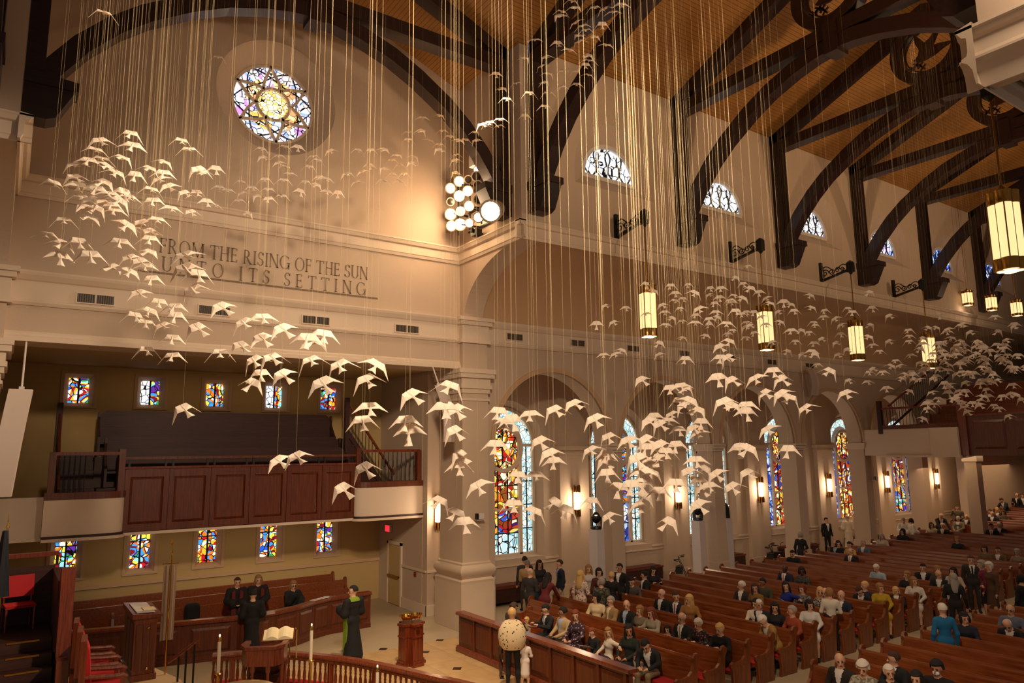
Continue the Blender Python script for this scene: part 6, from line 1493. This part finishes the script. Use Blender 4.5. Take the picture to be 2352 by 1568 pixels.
# --- seated, window side
SL_ = [
(1452,1328,'sit_mdesk','person in a grey top with a hand to the face, near the wall bench',.5,dict(hair=('short','k'),top='#4a4440')),
(1479,1327,'sit_mr','young man in a black jacket sitting near the wall bench',-.4,dict(hair=('short','k'),top=BLK)),
(1518,1359,'sit_m','white-haired man in a black suit and open white shirt',0,dict(hair=('bald','w'),top=BLK)),
(1258,1389,'sit_mread','man in black suit and striped tie with a paper on his knee, first pew',-.2,dict(hair=('short','k'),top='#121217',tie='#5a5a66',glasses=True)),
(1291,1401,'sit_mcross','bearded man in a beige blazer sitting in the first pew',-.1,dict(hair=('short','k'),top='#a88d62',bottom='#2c2a26',shirt='#93a3bd',skin='t')),
(1321,1413,'sit_fl','woman with long auburn hair in a purple flowered dress',.1,dict(hair=('long','r'),top='floral|#2a1a24|#9a7684',bottom='floral|#2a1a24|#9a7684')),
(1369,1376,'sit_fr','dark-haired woman in a cream cardigan turning sideways',.5,dict(hair=('bob','k'),top='#c9b58e')),
(1401,1380,'sit_m','older man with glasses in a tan jacket and open shirt',-.2,dict(hair=('shortgrey','g'),top='#8f744a',glasses=True,shirt='#d8c8a4')),
(1438,1381,'sit_ml','bald bearded man in a black jacket and pale blue shirt',0,dict(hair=('bald','b'),top=BLK,shirt='#93a7bf')),
(1459,1409,'sit_f','brown-haired woman hidden behind the bearded man',0,dict(hair=('bob','l'),top='#6e6350',sc=.95)),
(1482,1409,'sit_fread','auburn-haired woman in a grey-beige top looking at her hands',0,dict(hair=('long','r'),top='#8f8570')),
(1365,1444,'sit_mdesk','boy with brown hair in a black shirt writing in the first pew',-.1,dict(hair=('short','r'),top='#0f0e0e',sc=.82)),
(1394,1460,'sit_farm','girl with light brown hair in a white cardigan stretching out an arm',-.3,dict(hair=('long','l'),top='#c4b8a4',bottom='#121a2e',sc=.86)),
(1444,1457,'sit_fl','woman with very long black hair in a dark green top',.2,dict(hair=('long','k'),top='#141f16',bottom=BLK,skin='t')),
(1497,1468,'sit_mlean','man in a black jacket and khaki trousers bending over a booklet',.3,dict(hair=('short','k'),top=BLK,bottom='#7a6848')),
(1488,1496,'sit_mdesk','small dark-haired child looking at a booklet beside the khaki-trousered man',.2,dict(hair=('short','b'),top='#a89a88',sc=.62)),
(1511,1432,'sit_f','small dark-haired girl in pink behind the khaki-trousered man',.4,dict(hair=('bob','k'),top='#8a5a52',sc=.72)),
(1209,1446,'sit_f','small blonde child just visible over the pew front',.0,dict(hair=('bob','y'),top='#8a7a60',sc=.62)),
(1552,1370,'sit_ml','dark grey-haired man in a navy suit with a bow tie',.2,dict(hair=('short','b'),top=NAVY,tie='#7a1a22')),
(1578,1381,'sit_fr','woman with long blonde hair and a tan top seen from behind',2.4,dict(hair=('long','y'),top='#8a5f2c')),
(1559,1416,'sit_m','bald man with glasses in a black suit and patterned tie',0,dict(hair=('bald','w'),top='#14100f',tie='#7a6a3a',glasses=True)),
(1607,1437,'sit_fread','white-haired woman in a black top with pink flowers',0,dict(hair=('short','w'),top='floral|#120f11|#8a4a4a')),
(1656,1448,'sit_fread','short-haired pale blonde woman in black reading a folded programme',.1,dict(hair=('short','y'),top='#0c0b0c',bare=0)),
(1702,1340,'sit_mr','white-haired man in a charcoal suit and open white shirt, alone in his row',0,dict(hair=('shortgrey','w'),top='#2c2723')),
(1732,1357,'sit_fl','brown-haired woman in a mustard top',0,dict(hair=('long','b'),top='#7a5a24')),
(1751,1344,'sit_mr','young dark-haired man in olive behind the mustard top',.5,dict(hair=('short','k'),top='#3a3826',skin='m',tie='#3a3826',shirt='#3a3826')),
(1804,1352,'sit_farm','dark-haired woman in royal blue with an outstretched arm',-.4,dict(hair=('long','k'),top='#10247a')),
(1842,1357,'sit_f','woman with reddish hair in a grey patterned blouse',0,dict(hair=('bob','r'),top='mottle|#3c3a3a|#7a7672')),
(1801,1303,'sit_m','man in a navy suit and coral tie, three rows behind the royal blue top',0,dict(hair=('bald','k'),top='#121a30',tie='#a8503a',skin='d')),
(1841,1316,'sit_fl','black-haired woman in a dark plaid jacket',0,dict(hair=('bob','k'),top='mottle|#22261f|#4a4a40',skin='d')),
(1737,1397,'sit_fr','short dark-haired woman in a cream sweater turning round',2.2,dict(hair=('bob','k'),top='#cdc2aa')),
(1787,1425,'sit_mlean','white-haired man in a mustard tan blazer at the aisle end of his pew',-.4,dict(hair=('shortgrey','w'),top='#8d6a2e',sc=1.04)),
(1817,1395,'sit_fr','grey-haired woman in an orange top and dark jacket',-.2,dict(hair=('short','g'),top='#8a3a1c')),
(1799,1410,'sit_f','woman with long black hair seen from behind next to the navy suit',2.6,dict(hair=('long','k'),top='#161214')),
(1836,1410,'sit_ml','white-haired man in a navy suit at the aisle',.3,dict(hair=('shortgrey','w'),top='#121a2c')),
(1860,1402,'sit_fl','woman with short black hair in a white blouse',2.5,dict(hair=('bob','k'),top='#c6c2bb')),
(1884,1364,'sit_fl','woman with long pale blonde hair in a black and white blouse',-.1,dict(hair=('long','y'),top='mottle|#3a3632|#b0a89c')),
(1931,1366,'sit_m','bald man in a navy suit behind the cream sweater',0,dict(hair=('bald','g'),top='#131a2b')),
(1822,1267,'sit_mdesk','man in a black sweater with white collar at the window end of his pew',.2,dict(hair=('short','k'),top=BLK)),
(1976,1379,'sit_m','bald man with glasses in a grey suit at the aisle end',0,dict(hair=('bald','w'),top='#45403a',tie='#2a2a30',glasses=True)),
(1986,1352,'sit_fr','short blonde woman in navy',.2,dict(hair=('short','y'),top='#141a30')),
(2022,1349,'sit_fl','person in a bright yellow coat',2.2,dict(hair=('bob','l'),top='#a88a14')),
(2033,1357,'sit_mlean','dark-haired man in a black suit leaning forward beside the yellow coat',0,dict(hair=('short','b'),top=BLK)),
(2058,1358,'sit_ml','blonde boy in a black suit',.3,dict(hair=('bob','y'),top=BLK,sc=.85)),
(2016,1307,'sit_mdesk','grey-haired man in a pale blue shirt leaning on the pew',0,dict(hair=('shortgrey','w'),top='#8fa2b0')),
(2083,1325,'sit_fr','woman with long light brown hair in black',.2,dict(hair=('long','l'),top=BLK)),
(2100,1343,'sit_fl','woman with long light brown hair in a white top',.4,dict(hair=('long','l'),top='#bdb5ac')),
(1953,1268,'sit_m','bald man in a black suit and coral tie',0,dict(hair=('bald','b'),top=BLK,tie='#b05a44')),
(1950,1249,'sit_f','dark-haired woman in a pale yellow top',0,dict(hair=('bun','k'),top='#b8924a')),
(1982,1250,'sit_m','man in a grey-blue blazer and white shirt',0,dict(hair=('short','g'),top='#4a5c70')),
(1925,1250,'sit_fl','dark-haired person in black between the boy and the yellow top',0,dict(hair=('bob','k'),top=BLK)),
(1898,1253,'sit_mtop','boy in a light blue shirt below the usher',0,dict(hair=('short','b'),top='#8ba6c8',sc=.85)),
(1883,1244,'sit_mr','older man in a black jacket and light blue shirt below the usher',0,dict(hair=('bald','g'),top=BLK,shirt='#9fb0c4')),
(1989,1229,'sit_fl','grey-blonde woman in a light scarf',.2,dict(hair=('long','g'),top='#a89c8c')),
(2024,1216,'sit_f','dark-haired woman in a black sleeveless top facing forward',-.4,dict(hair=('bob','k'),top=BLK)),
(2058,1220,'sit_fr','woman with long dark hair in black reaching across',.8,dict(hair=('long','k'),top=BLK)),
(2098,1195,'sit_ml','dark-haired man in a brown jacket and white shirt',0,dict(hair=('short','k'),top='#4e3c28')),
(2122,1205,'sit_fl','brown-haired woman in cream beside the brown jacket',.3,dict(hair=('long','b'),top='#b3a28c')),
(2165,1211,'sit_m','white-haired man in a black suit and gold tie, alone',0,dict(hair=('shortgrey','w'),top='#111012',tie='#8a7034')),
(2253,1205,'sit_ml','dark-haired man in a black suit and red tie, alone in a rear pew',0,dict(hair=('short','k'),top='#0f0f12',tie='#8a1a1a')),
(2198,1240,'sit_f','blonde woman in black with a white collar',0,dict(hair=('bob','l'),top='#100f10')),
(2261,1264,'sit_f','woman in a light brown jacket and white blouse near the centre aisle',0,dict(hair=('bob','b'),top='#6a5638')),
(2288,1261,'sit_m','man in a light brown jacket near the centre aisle',0,dict(hair=('short','b'),top='#5e4a32')),
(2336,1271,'sit_f','grey-haired woman in a beige jacket near the centre aisle',0,dict(hair=('bob','g'),top='#7a6c56')),
(2206,1316,'sit_fr','dark-haired woman in a cream jacket beside the red sleeve',.3,dict(hair=('long','k'),top='#b5a08c')),
(2174,1313,'sit_fl','brown-haired woman among the group at the aisle pew',.4,dict(hair=('long','l'),top='#3a3026')),
(2156,1320,'sit_ml','older man in a black suit bent among the group at the aisle pew',.2,dict(hair=('bald','g'),top=BLK)),
(2146,1310,'sit_m','dark-haired man in black at the back of the aisle group',.3,dict(hair=('short','k'),top=BLK)),
(2140,1188,'sit_m','grey-haired man in a beige jacket in the rear cluster',0,dict(hair=('shortgrey','g'),top='#7a6e58')),
(2161,1182,'sit_m','white-haired man in a charcoal suit in the rear cluster',0,dict(hair=('bald','w'),top=CHAR)),
(2152,1194,'sit_mread','white-haired man in black reading in the rear cluster',0,dict(hair=('shortgrey','w'),top=BLK)),
(2176,1195,'sit_f','woman with tan hair and a brown top in the rear cluster',0,dict(hair=('bob','l'),top='#6a5034')),
(2198,1194,'sit_f','white-haired woman in grey in the rear cluster',0,dict(hair=('short','w'),top='#4a4844')),
(2195,1174,'sit_f','auburn-haired woman in a rust top in the rear cluster',0,dict(hair=('bob','r'),top='#5c2f1a')),
(2216,1170,'sit_m','man in a black jacket in the rearmost pews',0,dict(hair=('short','b'),top=BLK)),
(2243,1167,'sit_fl','blonde woman in the rearmost pews',0,dict(hair=('long','y'),top='#8a7a62')),
(2258,1171,'sit_m','man in a brown jacket in the rearmost pews',0,dict(hair=('short','b'),top='#3a2c20')),
(2276,1182,'sit_m','bald man in a dark navy suit in the rear pews',0,dict(hair=('bald','g'),top=NAVY)),
(2306,1176,'sit_fread','woman in brown with a white paper in the rear pews',0,dict(hair=('bob','b'),top='#4a3c2c')),
]
for px, py, pose, lab, face, k in SL_: seat_at(px, py, pose, lab, face, 'L', **k)
# --- seated, across the centre aisle
SR_ = [
(2215,1420,'sit_fl','smiling dark-haired woman in a navy jacket behind the teal jacket',.2,dict(hair=('bob','k'),top='#14182a')),
(2319,1393,'sit_mtop','balding man with glasses in a grey-blue shirt',.1,dict(hair=('bald','g'),top='#5c6678',glasses=True)),
(2327,1433,'sit_mlean','white-haired old man in black with folded hands',0,dict(hair=('bald','w'),top='#0c0b0c')),
(1928,1517,'sit_ml','bald man in a dark brown suit and open white shirt across the aisle',0,dict(hair=('bald','g'),top='#1d1712')),
(1980,1524,'sit_fread','woman with curly grey hair in a patterned shawl bending down',.3,dict(hair=('curly','w'),top='mottle|#6a6456|#9c9684')),
(1996,1540,'sit_fl','grey-haired woman in black smiling beside the patterned shawl',.1,dict(hair=('short','w'),top='#0e0c0d')),
(2051,1517,'sit_mr','man in a black suit raising a hand to his brow',-.2,dict(hair=('short','b'),top=BLK)),
(2047,1543,'sit_f','dark-haired woman in a dusky pink top',.2,dict(hair=('bob','k'),top='#7a3236')),
(2150,1528,'sit_mtop','dark-haired young man in black wearing a white face mask',.1,dict(hair=('curly','k'),top='#0d0d10',skin='t')),
]
for px, py, pose, lab, face, k in SR_:
    o = seat_at(px, py, pose, lab, face, 'R', **k)
    if 'mask' in lab:
        fr_ = getbody(pose)[1]; mb = MB().sphere((0,.062,-.045), .055, 10, 7, (1,.75,.8)); q = mb.build('face_mask', cloth('#d6d8dc'), o, smooth=True)
        q.matrix_local = Matrix(((fr_['hl'][0], fr_['hf'][0], fr_['hu'][0], fr_['head'][0]), (fr_['hl'][1], fr_['hf'][1], fr_['hu'][1], fr_['head'][1]), (fr_['hl'][2], fr_['hf'][2], fr_['hu'][2], fr_['head'][2]), (0,0,0,1))) @ Matrix.Scale(1.1, 4)
# --- programmes lying in laps and hands
for px, py, z, rz, lab in [(1225,1440,.72,1.4,'white programme on the knee of the man in the striped tie'),(1346,1485,.72,1.2,'white sheet on the knees of the boy in the first pew'),(1495,1512,.78,.6,'open booklet in front of the khaki-trousered man'),(1635,1462,.95,.9,'folded white programme held by the pale blonde woman in black'),(1590,1478,.72,1.1,'crumpled white programme in the lap of the white-haired woman'),(1796,1377,.92,.2,'white programme held by the royal blue sleeve'),(1396,1432,.72,1.3,'white programme beside the bald bearded man'),(2127,1362,.75,.4,'pink and white bundle on the pew rail')]:
    p = at(px, py, Z=z); paper((p.x, p.y, z), rz+.8, lab, '#d6d0ca' if 'pink' not in lab else '#c08a84', .45, .2, .22)
# --- choir and clergy
M['green'] = cloth('#6f8a1c'); M['stole'] = cloth('#5e1a10')
def robed(px, py, pose, lab, rz, Y, **k):
    z = HEADZ(pose, k.get('sc', 1)); p = at(px, py, Y=Y); return person((p.x, Y, 0), rz, pose, lab, **k)
for px, hr, lab, sc in ((545, ('short','b'), 'choir singer in black robe with dark red stole and short hair', 1.0), (593, ('bob','l'), 'choir singer in black robe with dark red stole and blonde hair', 1.0)):
    o = robed(px, 1336, 'robe', lab, R_(175), 23.5, hair=hr, top='#120d0d', sc=sc)
    for s in (-1, 1): MB().prism([(s*.03,.75),(s*.15,.75),(s*.15,1.36),(s*.07,1.42)], 'Y', .10, .165).build('red_stole', M['stole'], o)
robed(582, 1353, 'robe', 'choir leader in a plain black robe seen from behind', R_(-10), 21.2, hair=('short','k'), top='#0a0809', sc=.99)
o = robed(674, 1355, 'sit_fchin', 'seated choir singer with glasses resting chin on hand', R_(180), 24.2, hair=('bob','l'), top='#0f1211', glasses=True)
o = robed(812, 1371, 'robe_b', 'minister in a black gown with a bright green collar', R_(15), 19.35, hair=('short','k'), top='#0b0a0a', sc=1.06)
MB().loft([[(r*.16*math.cos(2*PI*i/16), -.005+r*.11*math.sin(2*PI*i/16), z) for i in range(16)] for r, z in ((1.12,1.395),(.98,1.44),(.62,1.485))]).build('green_collar', M['green'], o)
MB().box(-.2,-.17,-.02,.12,.12,1.1).build('green_hem', M['green'], o)
t = MB().box(-.22,.22,-.16,.16,0,.5).build('black_bag', cloth('#0b0a0b'), None, loc=(4.95, 23.3, .0)); tag(t, 'black garment bag slumped behind the choir screen', 'bag')
bm_ = t.modifiers.new('round', 'BEVEL'); bm_.width = .12; bm_.segments = 4
t.location.z = .47; t.location.y = 24.25; t.scale = (1, 1, 1.3)
# ================================================================= PAPER DOVES
def paper_mat():
    m, nt, b = mk('dove_paper'); N = nt.nodes.new; L = nt.links.new
    b.inputs['Base Color'].default_value = (.90, .85, .75, 1); b.inputs['Roughness'].default_value = .75
    tr = N('ShaderNodeBsdfTranslucent'); tr.inputs['Color'].default_value = (.95, .72, .42, 1)
    mx = N('ShaderNodeMixShader'); mx.inputs[0].default_value = .36
    L(b.outputs[0], mx.inputs[1]); L(tr.outputs[0], mx.inputs[2]); L(mx.outputs[0], nt.nodes['Material Output'].inputs[0]); return m
M['dove'] = paper_mat()
def thread_mat(nm, clear):
    m, nt, b = mk(nm); N = nt.nodes.new; L = nt.links.new
    b.inputs['Base Color'].default_value = (.85, .68, .40, 1); b.inputs['Roughness'].default_value = .4; b.inputs['Metallic'].default_value = .5
    tr = N('ShaderNodeBsdfTransparent'); mx = N('ShaderNodeMixShader'); mx.inputs[0].default_value = clear
    L(b.outputs[0], mx.inputs[1]); L(tr.outputs[0], mx.inputs[2]); L(mx.outputs[0], nt.nodes['Material Output'].inputs[0]); return m
M['thread'] = thread_mat('clear_thread', .45); M['thread2'] = thread_mat('clear_thread_fine', .8)
HS = .192                                            # half wing span in metres
def dove_meshes(v):
    """folded paper dove: body with fanned tail, and two creased wings; variant v sets wing droop and sweep"""
    dr, swp = [(-.52,.34),(-.40,.28),(-.62,.40),(-.26,.30)][v]
    def P(x, y, z): return (x*HS, y*HS, z*HS)
    b = MB(); b.add([P(0,.46,-.10), P(.075,.26,.05), P(-.075,.26,.05), P(0,.30,-.13), P(.10,-.10,.05), P(-.10,-.10,.05), P(0,-.10,-.20), P(.07,-.42,-.02), P(-.07,-.42,-.02), P(0,-.42,-.12), P(.25,-1.0,-.09), P(-.25,-1.0,-.09), P(0,-1.06,.02), P(0,-.1,.10), P(0,.26,.10), P(0,-.42,.04)],
        [(0,1,14),(0,14,2),(0,3,1),(0,2,3),(1,4,13,14),(14,13,5,2),(3,6,4,1),(2,5,6,3),(4,7,15,13),(13,15,8,5),(6,9,7,4),(5,8,9,6),(7,10,12,15),(15,12,11,8),(9,12,10,7),(8,11,12,9)])
    w = MB(); A = [P(.02,.30,.09), P(.36,.24,.12), P(1.0,-swp,dr), P(.50,-.22,-.04), P(.07,-.32,.03), P(.40,.02,.10)]
    w.add(A, [(0,1,5),(1,2,5),(2,3,5),(3,4,5),(4,0,5)]); B = [(x, y, z-.004) for x, y, z in A]; w.add(B, [(5,1,0),(5,2,1),(5,3,2),(5,4,3),(5,0,4)])
    for i, j in ((0,1),(1,2),(2,3),(3,4),(4,0)): w.add([A[i], A[j], B[j], B[i]], [(0,1,2,3)])
    wl = MB(); wl.add([(-x, y, z) for x, y, z in w.v], [f[::-1] for f in w.f])
    return meshof(b, 'body', M['dove']), meshof(w, 'wing', M['dove']), meshof(wl, 'wing', M['dove'])
DOV = [dove_meshes(v) for v in range(4)]
THR = meshof(MB().tube([(0,0,0),(0,0,1)], .0010, 4, False), 'thread', M['thread'])
def roofz(x, y):
    h1 = RIDGE-SL*abs(y-Y0); h2 = RIDGE-SL*abs(x-XM)
    if x > XR or x < XL: return h1
    if y > YC or y < YN: return h2
    return max(h1, h2)
SW = {
 'A': 'in the dense swarm left of the round window', 'B': 'in the thin line below the round window', 'C': 'climbing past the corner timber posts',
 'D': 'gliding down before the inscription and choir loft', 'E': 'in the bright swarm before the aisle windows', 'F': 'in the flock around the hanging lanterns'}
TY = {'s': 'wings level', 'l': 'left wing low', 'r': 'right wing low', 't': 'tail-down'}
DV = {
'A': "238,28,48s 501,131,30s 229,322,58l 300,306,38s 305,333,57s 220,343,45s 417,322,37s 434,342,48s 169,378,50l 203,367,35s 234,364,50s 248,382,50r 282,362,34r 378,372,30r 170,405,45l 124,419,53s 179,424,50s 207,430,45l 220,434,60s 268,396,55r 310,400,36t 344,386,40r 375,396,50s 365,411,40l 241,418,35r 386,427,40l 454,388,55l 463,393,40s 496,386,30t 186,451,50s 207,458,55l 234,461,55l 251,444,45s 275,461,60r 193,475,50l 296,451,45s 348,434,50s 351,460,58s 393,477,38s 262,482,45s 207,499,60r 146,504,45s 437,486,34l 422,442,40l 451,441,42s 475,461,30t 492,470,34s 293,516,38r 324,510,50l 361,503,40s 341,530,50l 255,470,50s 222,478,52r 285,440,46t 310,520,44s",
'B': "504,429,33s 523,436,32s 554,417,30s 554,444,30l 579,430,30s 548,460,34s 570,489,30r 601,341,30s 603,361,30l 654,336,30s 685,337,28t 640,358,30s 640,374,30l 656,382,32s 720,358,28s 730,367,32s 758,346,28l 711,382,30s 733,406,30s 609,411,32s 652,413,38s 616,434,32s 616,456,36s 647,449,30s 701,417,30s 727,424,28r 751,410,30s 751,439,28s 776,442,28t 795,399,28l 823,344,28s 851,344,30s 883,343,28r 914,356,28r 900,367,26s 952,360,28r 945,374,32l 849,379,26t 832,394,26l 880,386,30l 918,379,26s 880,413,32s 902,399,26s 928,399,28s 918,415,26s 799,399,26s 818,418,30l 665,398,30s 690,438,28t 590,450,30l",
'C': "1229,91,30s 1207,133,28r 1283,36,40l 1290,26,32s 1314,3,30s 1321,17,35r 1365,17,38s 1386,21,35l 1407,28,30s 1427,10,36t 1321,52,32l 1338,59,35s 1345,69,35s 1383,55,32t 1328,81,32l 1365,84,32r 1393,103,32r 1281,98,30t 1307,114,34s 1328,96,30l 1252,131,35l 1243,152,28l 1352,127,30r 1352,139,44s 1345,148,30t 1290,162,28l 1324,162,28r 1352,172,28r 1260,169,26r 1252,188,28r 1286,200,40s 1259,213,30s 1324,193,28s 1186,191,28s 1140,169,28t 1155,203,28r 1216,213,40s 1164,227,30s 1252,244,30s 1205,265,28t 971,270,28s 1011,265,26r 1148,274,38s 1107,286,36l 1124,281,35s 1145,289,28s 1092,303,26r 938,303,28s 937,320,28s 969,300,30r 1016,300,28s 987,322,26r 1033,313,30s 1055,322,30r 1069,320,26s 1092,322,28l 1009,331,28s 1007,343,32l 1047,355,26s 1045,368,30l 1045,396,26l",
'D': "107,537,52s 145,558,52r 181,553,47s 207,584,72s 138,585,40t 275,554,60s 296,591,36l 265,613,48r 344,547,52s 344,578,45r 320,599,60l 334,610,40s 300,623,44r 424,585,72l 424,615,70l 455,627,58s 348,639,48s 317,672,52l 441,663,58l 365,692,52s 401,703,48s 403,723,52s 506,704,65l 310,723,55s 344,713,45r 334,737,50s 372,747,48l 396,775,50s 451,751,62l 558,740,58l 603,727,50s 647,754,65l 706,775,72s 744,766,52s 599,775,46l 337,802,50s 396,816,55s 506,808,42s 551,792,55l 582,826,52l 623,820,65l 599,856,55s 647,859,57l 713,826,52l 778,837,70l 582,878,57r 740,878,80l 420,937,60l 727,782,46r 866,837,63r 840,870,65l 849,933,72s 832,964,50s 942,906,68l 931,964,55s 940,985,65t 1035,885,72r 1021,933,75s 1045,940,55l 1042,988,55l 637,1057,58l 680,1047,62l 835,1073,64l 785,1120,60l",
'E': "1055,1043,55l 1145,943,58s 1176,961,60t 1217,950,55s 1162,968,52s 1272,940,55l 1317,926,60l 1365,961,62l 1138,1019,63s 1238,1012,52l 1262,1040,68l 1272,1057,50s 1396,1002,50l 1355,1033,48l 1393,1043,45s 1472,871,42l 1055,1068,54s 1097,1114,64l 1011,1149,48r 1049,1176,46r 1066,1197,64s 1190,1090,50s 1231,1090,50s 1180,1155,58s 1228,1173,62r 1276,1152,46r 1303,1169,55r 1359,1149,46s 1396,1186,44l 1538,1197,56r 1538,890,38s 1564,885,44s 1574,888,34r 1561,919,36s 1585,919,52r 1569,931,50l 1541,951,42l 1605,941,48r 1661,922,66l 1682,929,55r 1488,967,46l 1514,973,40l 1535,964,36s 1503,954,32s 1611,967,36s 1591,982,42l 1602,994,40l 1714,929,54s 1714,943,42t 1441,1010,38l 1482,1008,58l 1514,1020,56l 1552,1020,50s 1484,1026,34s 1462,1052,66l 1514,1050,52s 1394,1038,48s 1388,1058,48l 1473,1082,66s 1479,1099,42t 1394,1085,56s 1599,1055,58s 1579,1082,46l 1620,1076,44r 1643,1088,48l 1420,1117,38t 1450,1111,60s 1476,1108,44s 1514,1126,52s 1552,1108,74s 1482,1138,38r 1467,1161,50s 1605,1102,38s 1629,1114,44s 1608,1123,42l 1602,1158,54l 1679,1117,54l 1714,1085,50l 1699,1026,44t 1720,1029,62r 1648,865,36t 1679,872,46l 1734,868,40l 1776,850,45s 1793,869,42l 1755,902,46l 1793,904,54l 1814,912,52r 1848,937,50l 1941,902,44l 1762,985,42l 1810,1030,46s 1655,820,38s 1670,820,45l 1574,823,38s 1652,795,38l 1676,783,38r 1490,1060,46l 1530,1035,44s 1500,1085,46r 1560,985,40s",
'F': "1389,702,26l 1438,706,26s 1370,742,30t 1408,740,28l 1386,814,30s 1412,813,30l 1429,804,28r 1515,787,30r 1513,814,28l 1484,651,26t 1503,668,26r 1540,655,30s 1551,672,28t 1580,653,26s 1597,672,35r 1569,685,26s 1562,708,26s 1604,709,40l 1631,661,26s 1655,661,28s 1628,677,26l 1652,682,26t 1676,689,30s 1686,678,26s 1707,684,32r 1640,696,26s 1645,716,30s 1681,694,26s 1690,637,26r 1707,651,26s 1724,661,30r 1743,670,26t 1690,713,38s 1714,716,26s 1731,716,28s 1769,696,32r 1800,692,28t 1817,699,26r 1824,713,28s 1597,723,28s 1597,740,32s 1566,737,26s 1628,732,30s 1628,744,26s 1648,728,26r 1669,742,38s 1683,758,26s 1714,740,26s 1721,747,26l 1703,720,26s 1671,766,26s 1793,739,26r 1817,758,30s 1841,758,26r 1865,706,26r 1893,713,26s 1917,732,26l 1869,740,26s 1865,806,30s 1872,813,28r 1958,716,28s 2003,706,26t 1998,671,26r 2041,725,26l 2000,746,26r 1996,773,34r 2003,792,26s 2020,806,26s 1907,851,34r 2027,854,26s 2086,758,28s 2048,840,26r 2065,840,26l 1484,720,26s 1521,700,30l 1527,716,28s 1545,730,30r 1530,745,28s 1550,690,28s",
}
ALL = []
for reg, s in DV.items():
    for e in s.split():
        x, y, w = e.split(','); ALL.append([float(x), float(y), float(w[:-1]), w[-1], reg])
rb = random.Random(5)
SMALL = "1621,770 1569,775 1714,775 1731,764 1748,727 1759,744 1772,785 1717,611 1862,678 1891,727 1931,746 1872,747 1931,766 1886,778 1869,787 1919,787 1827,783 1810,806 1841,813 1948,708 1945,802 1876,837 1924,814 1996,854 2003,847 1948,873 1993,876 1858,763 1786,716 1759,685 1710,751"
small = [[float(a) for a in e.split(',')]+[23, rb.choice('slrs')] for e in SMALL.split()]
while len(small) < 31+150:                           # the far swarm before the rear gallery
    x, y = rb.gauss(2225, 85), rb.gauss(842, 62)
    if 2035 < x < 2365 and 700 < y < 965 and y > 1480-.36*x-10 and y < 1010-.0*x and not (x < 2090 and y < 760): small.append([x, y, rb.uniform(20, 27), rb.choice('slrst')])
def smooth_w(x, y, w, reg):
    nb = sorted(ALL, key=lambda q: (q[0]-x)**2+(q[1]-y)**2)[:7]; ws = sorted(q[2] for q in nb); return .5*ws[5]+.5*max(w, ws[3])
SPAN = .33
def place(x, y, w):
    D = SPAN*FPX/w*.97; D = min(D, 21.5)
    p = at(x, y, D=D)
    for _ in range(40):                              # keep clear of the walls, lanterns and trusses
        p = at(x, y, D=D)
        lim = 17.0 if p.x < XR-.4 else 14.9
        if p.y < lim and p.z < roofz(p.x, p.y)-1.3 and not (p.z > 12.4 and p.y > 13.6 and p.x > XR-1.5): break
        D *= .97
    return p
def orient(ty, r):
    yaw = {'s': 0, 't': .1, 'l': .55, 'r': -.55}[ty]+r.uniform(-.35, .35); roll = {'s': 0, 't': 0, 'l': .52, 'r': -.52}[ty]+r.uniform(-.15, .15); pit = {'s': .6, 't': 1.0, 'l': .45, 'r': .45}[ty]+r.uniform(-.15, .15)
    az = math.atan2(1, 1.0)
    return yaw, roll, pit
def dove_matrix(p, ty, r):
    view = math.atan2(p.x-CC.x, p.y-CC.y); yaw, roll, pit = orient(ty, r)
    return Matrix.Rotation(-view+yaw, 4, 'Z') @ Matrix.Rotation(pit, 4, 'X') @ Matrix.Rotation(-roll, 4, 'Y')
ALL.sort(key=lambda q: -q[2])
IND, REST = ALL[:300], ALL[300:]
for x, y, w, ty, reg in IND:
    ww = smooth_w(x, y, w, reg); p = place(x, y, ww); r = random.Random(int(x*31+y)); v = r.randrange(4)
    p = p-Vector((0, 0, 0))
    t = thing('paper_dove', 'white paper dove %s, %s' % (SW[reg], TY[ty]), 'paper bird', p, 0, 'paper doves '+SW[reg])
    mtx = dove_matrix(p, ty, r); bb, wr_, wl_ = DOV[v]
    o = inst('body', bb, t); o.matrix_local = mtx
    for me in (wr_, wl_): o = inst('wing', me, t); o.matrix_local = mtx
    z = roofz(p.x, p.y)-p.z-.04; o = inst('thread', THR, t, (0, 0, .01), sc=(1, 1, z))
# the rest of the flock, past three hundred, in one object
mb = MB()
for q in [[a, b, c, d] for a, b, c, d, e in REST]+small:
    x, y, w, ty = q; r = random.Random(int(x*31+y)); p = place(x, y, max(w, 22)*r.uniform(.95, 1.05)); mtx = Matrix.Translation(p) @ dove_matrix(p, ty, r); v = r.randrange(4)
    for me in DOV[v]:
        o_ = len(mb.v); mb.v += [tuple(mtx @ k.co) for k in me.vertices]; mb.f += [[i+o_ for i in f.vertices] for f in me.polygons]; mb.m += [0]*len(me.polygons)
    mb.k = 1; mb.tube([p, (p.x, p.y, roofz(p.x, p.y)-.03)], .0008, 4, False); mb.k = 0
rest = mb.build('paper_dove_flock', [M['dove'], M['thread2']]); tag(rest, 'far swarm of small white paper doves before the rear gallery', 'paper birds', None, 'stuff')
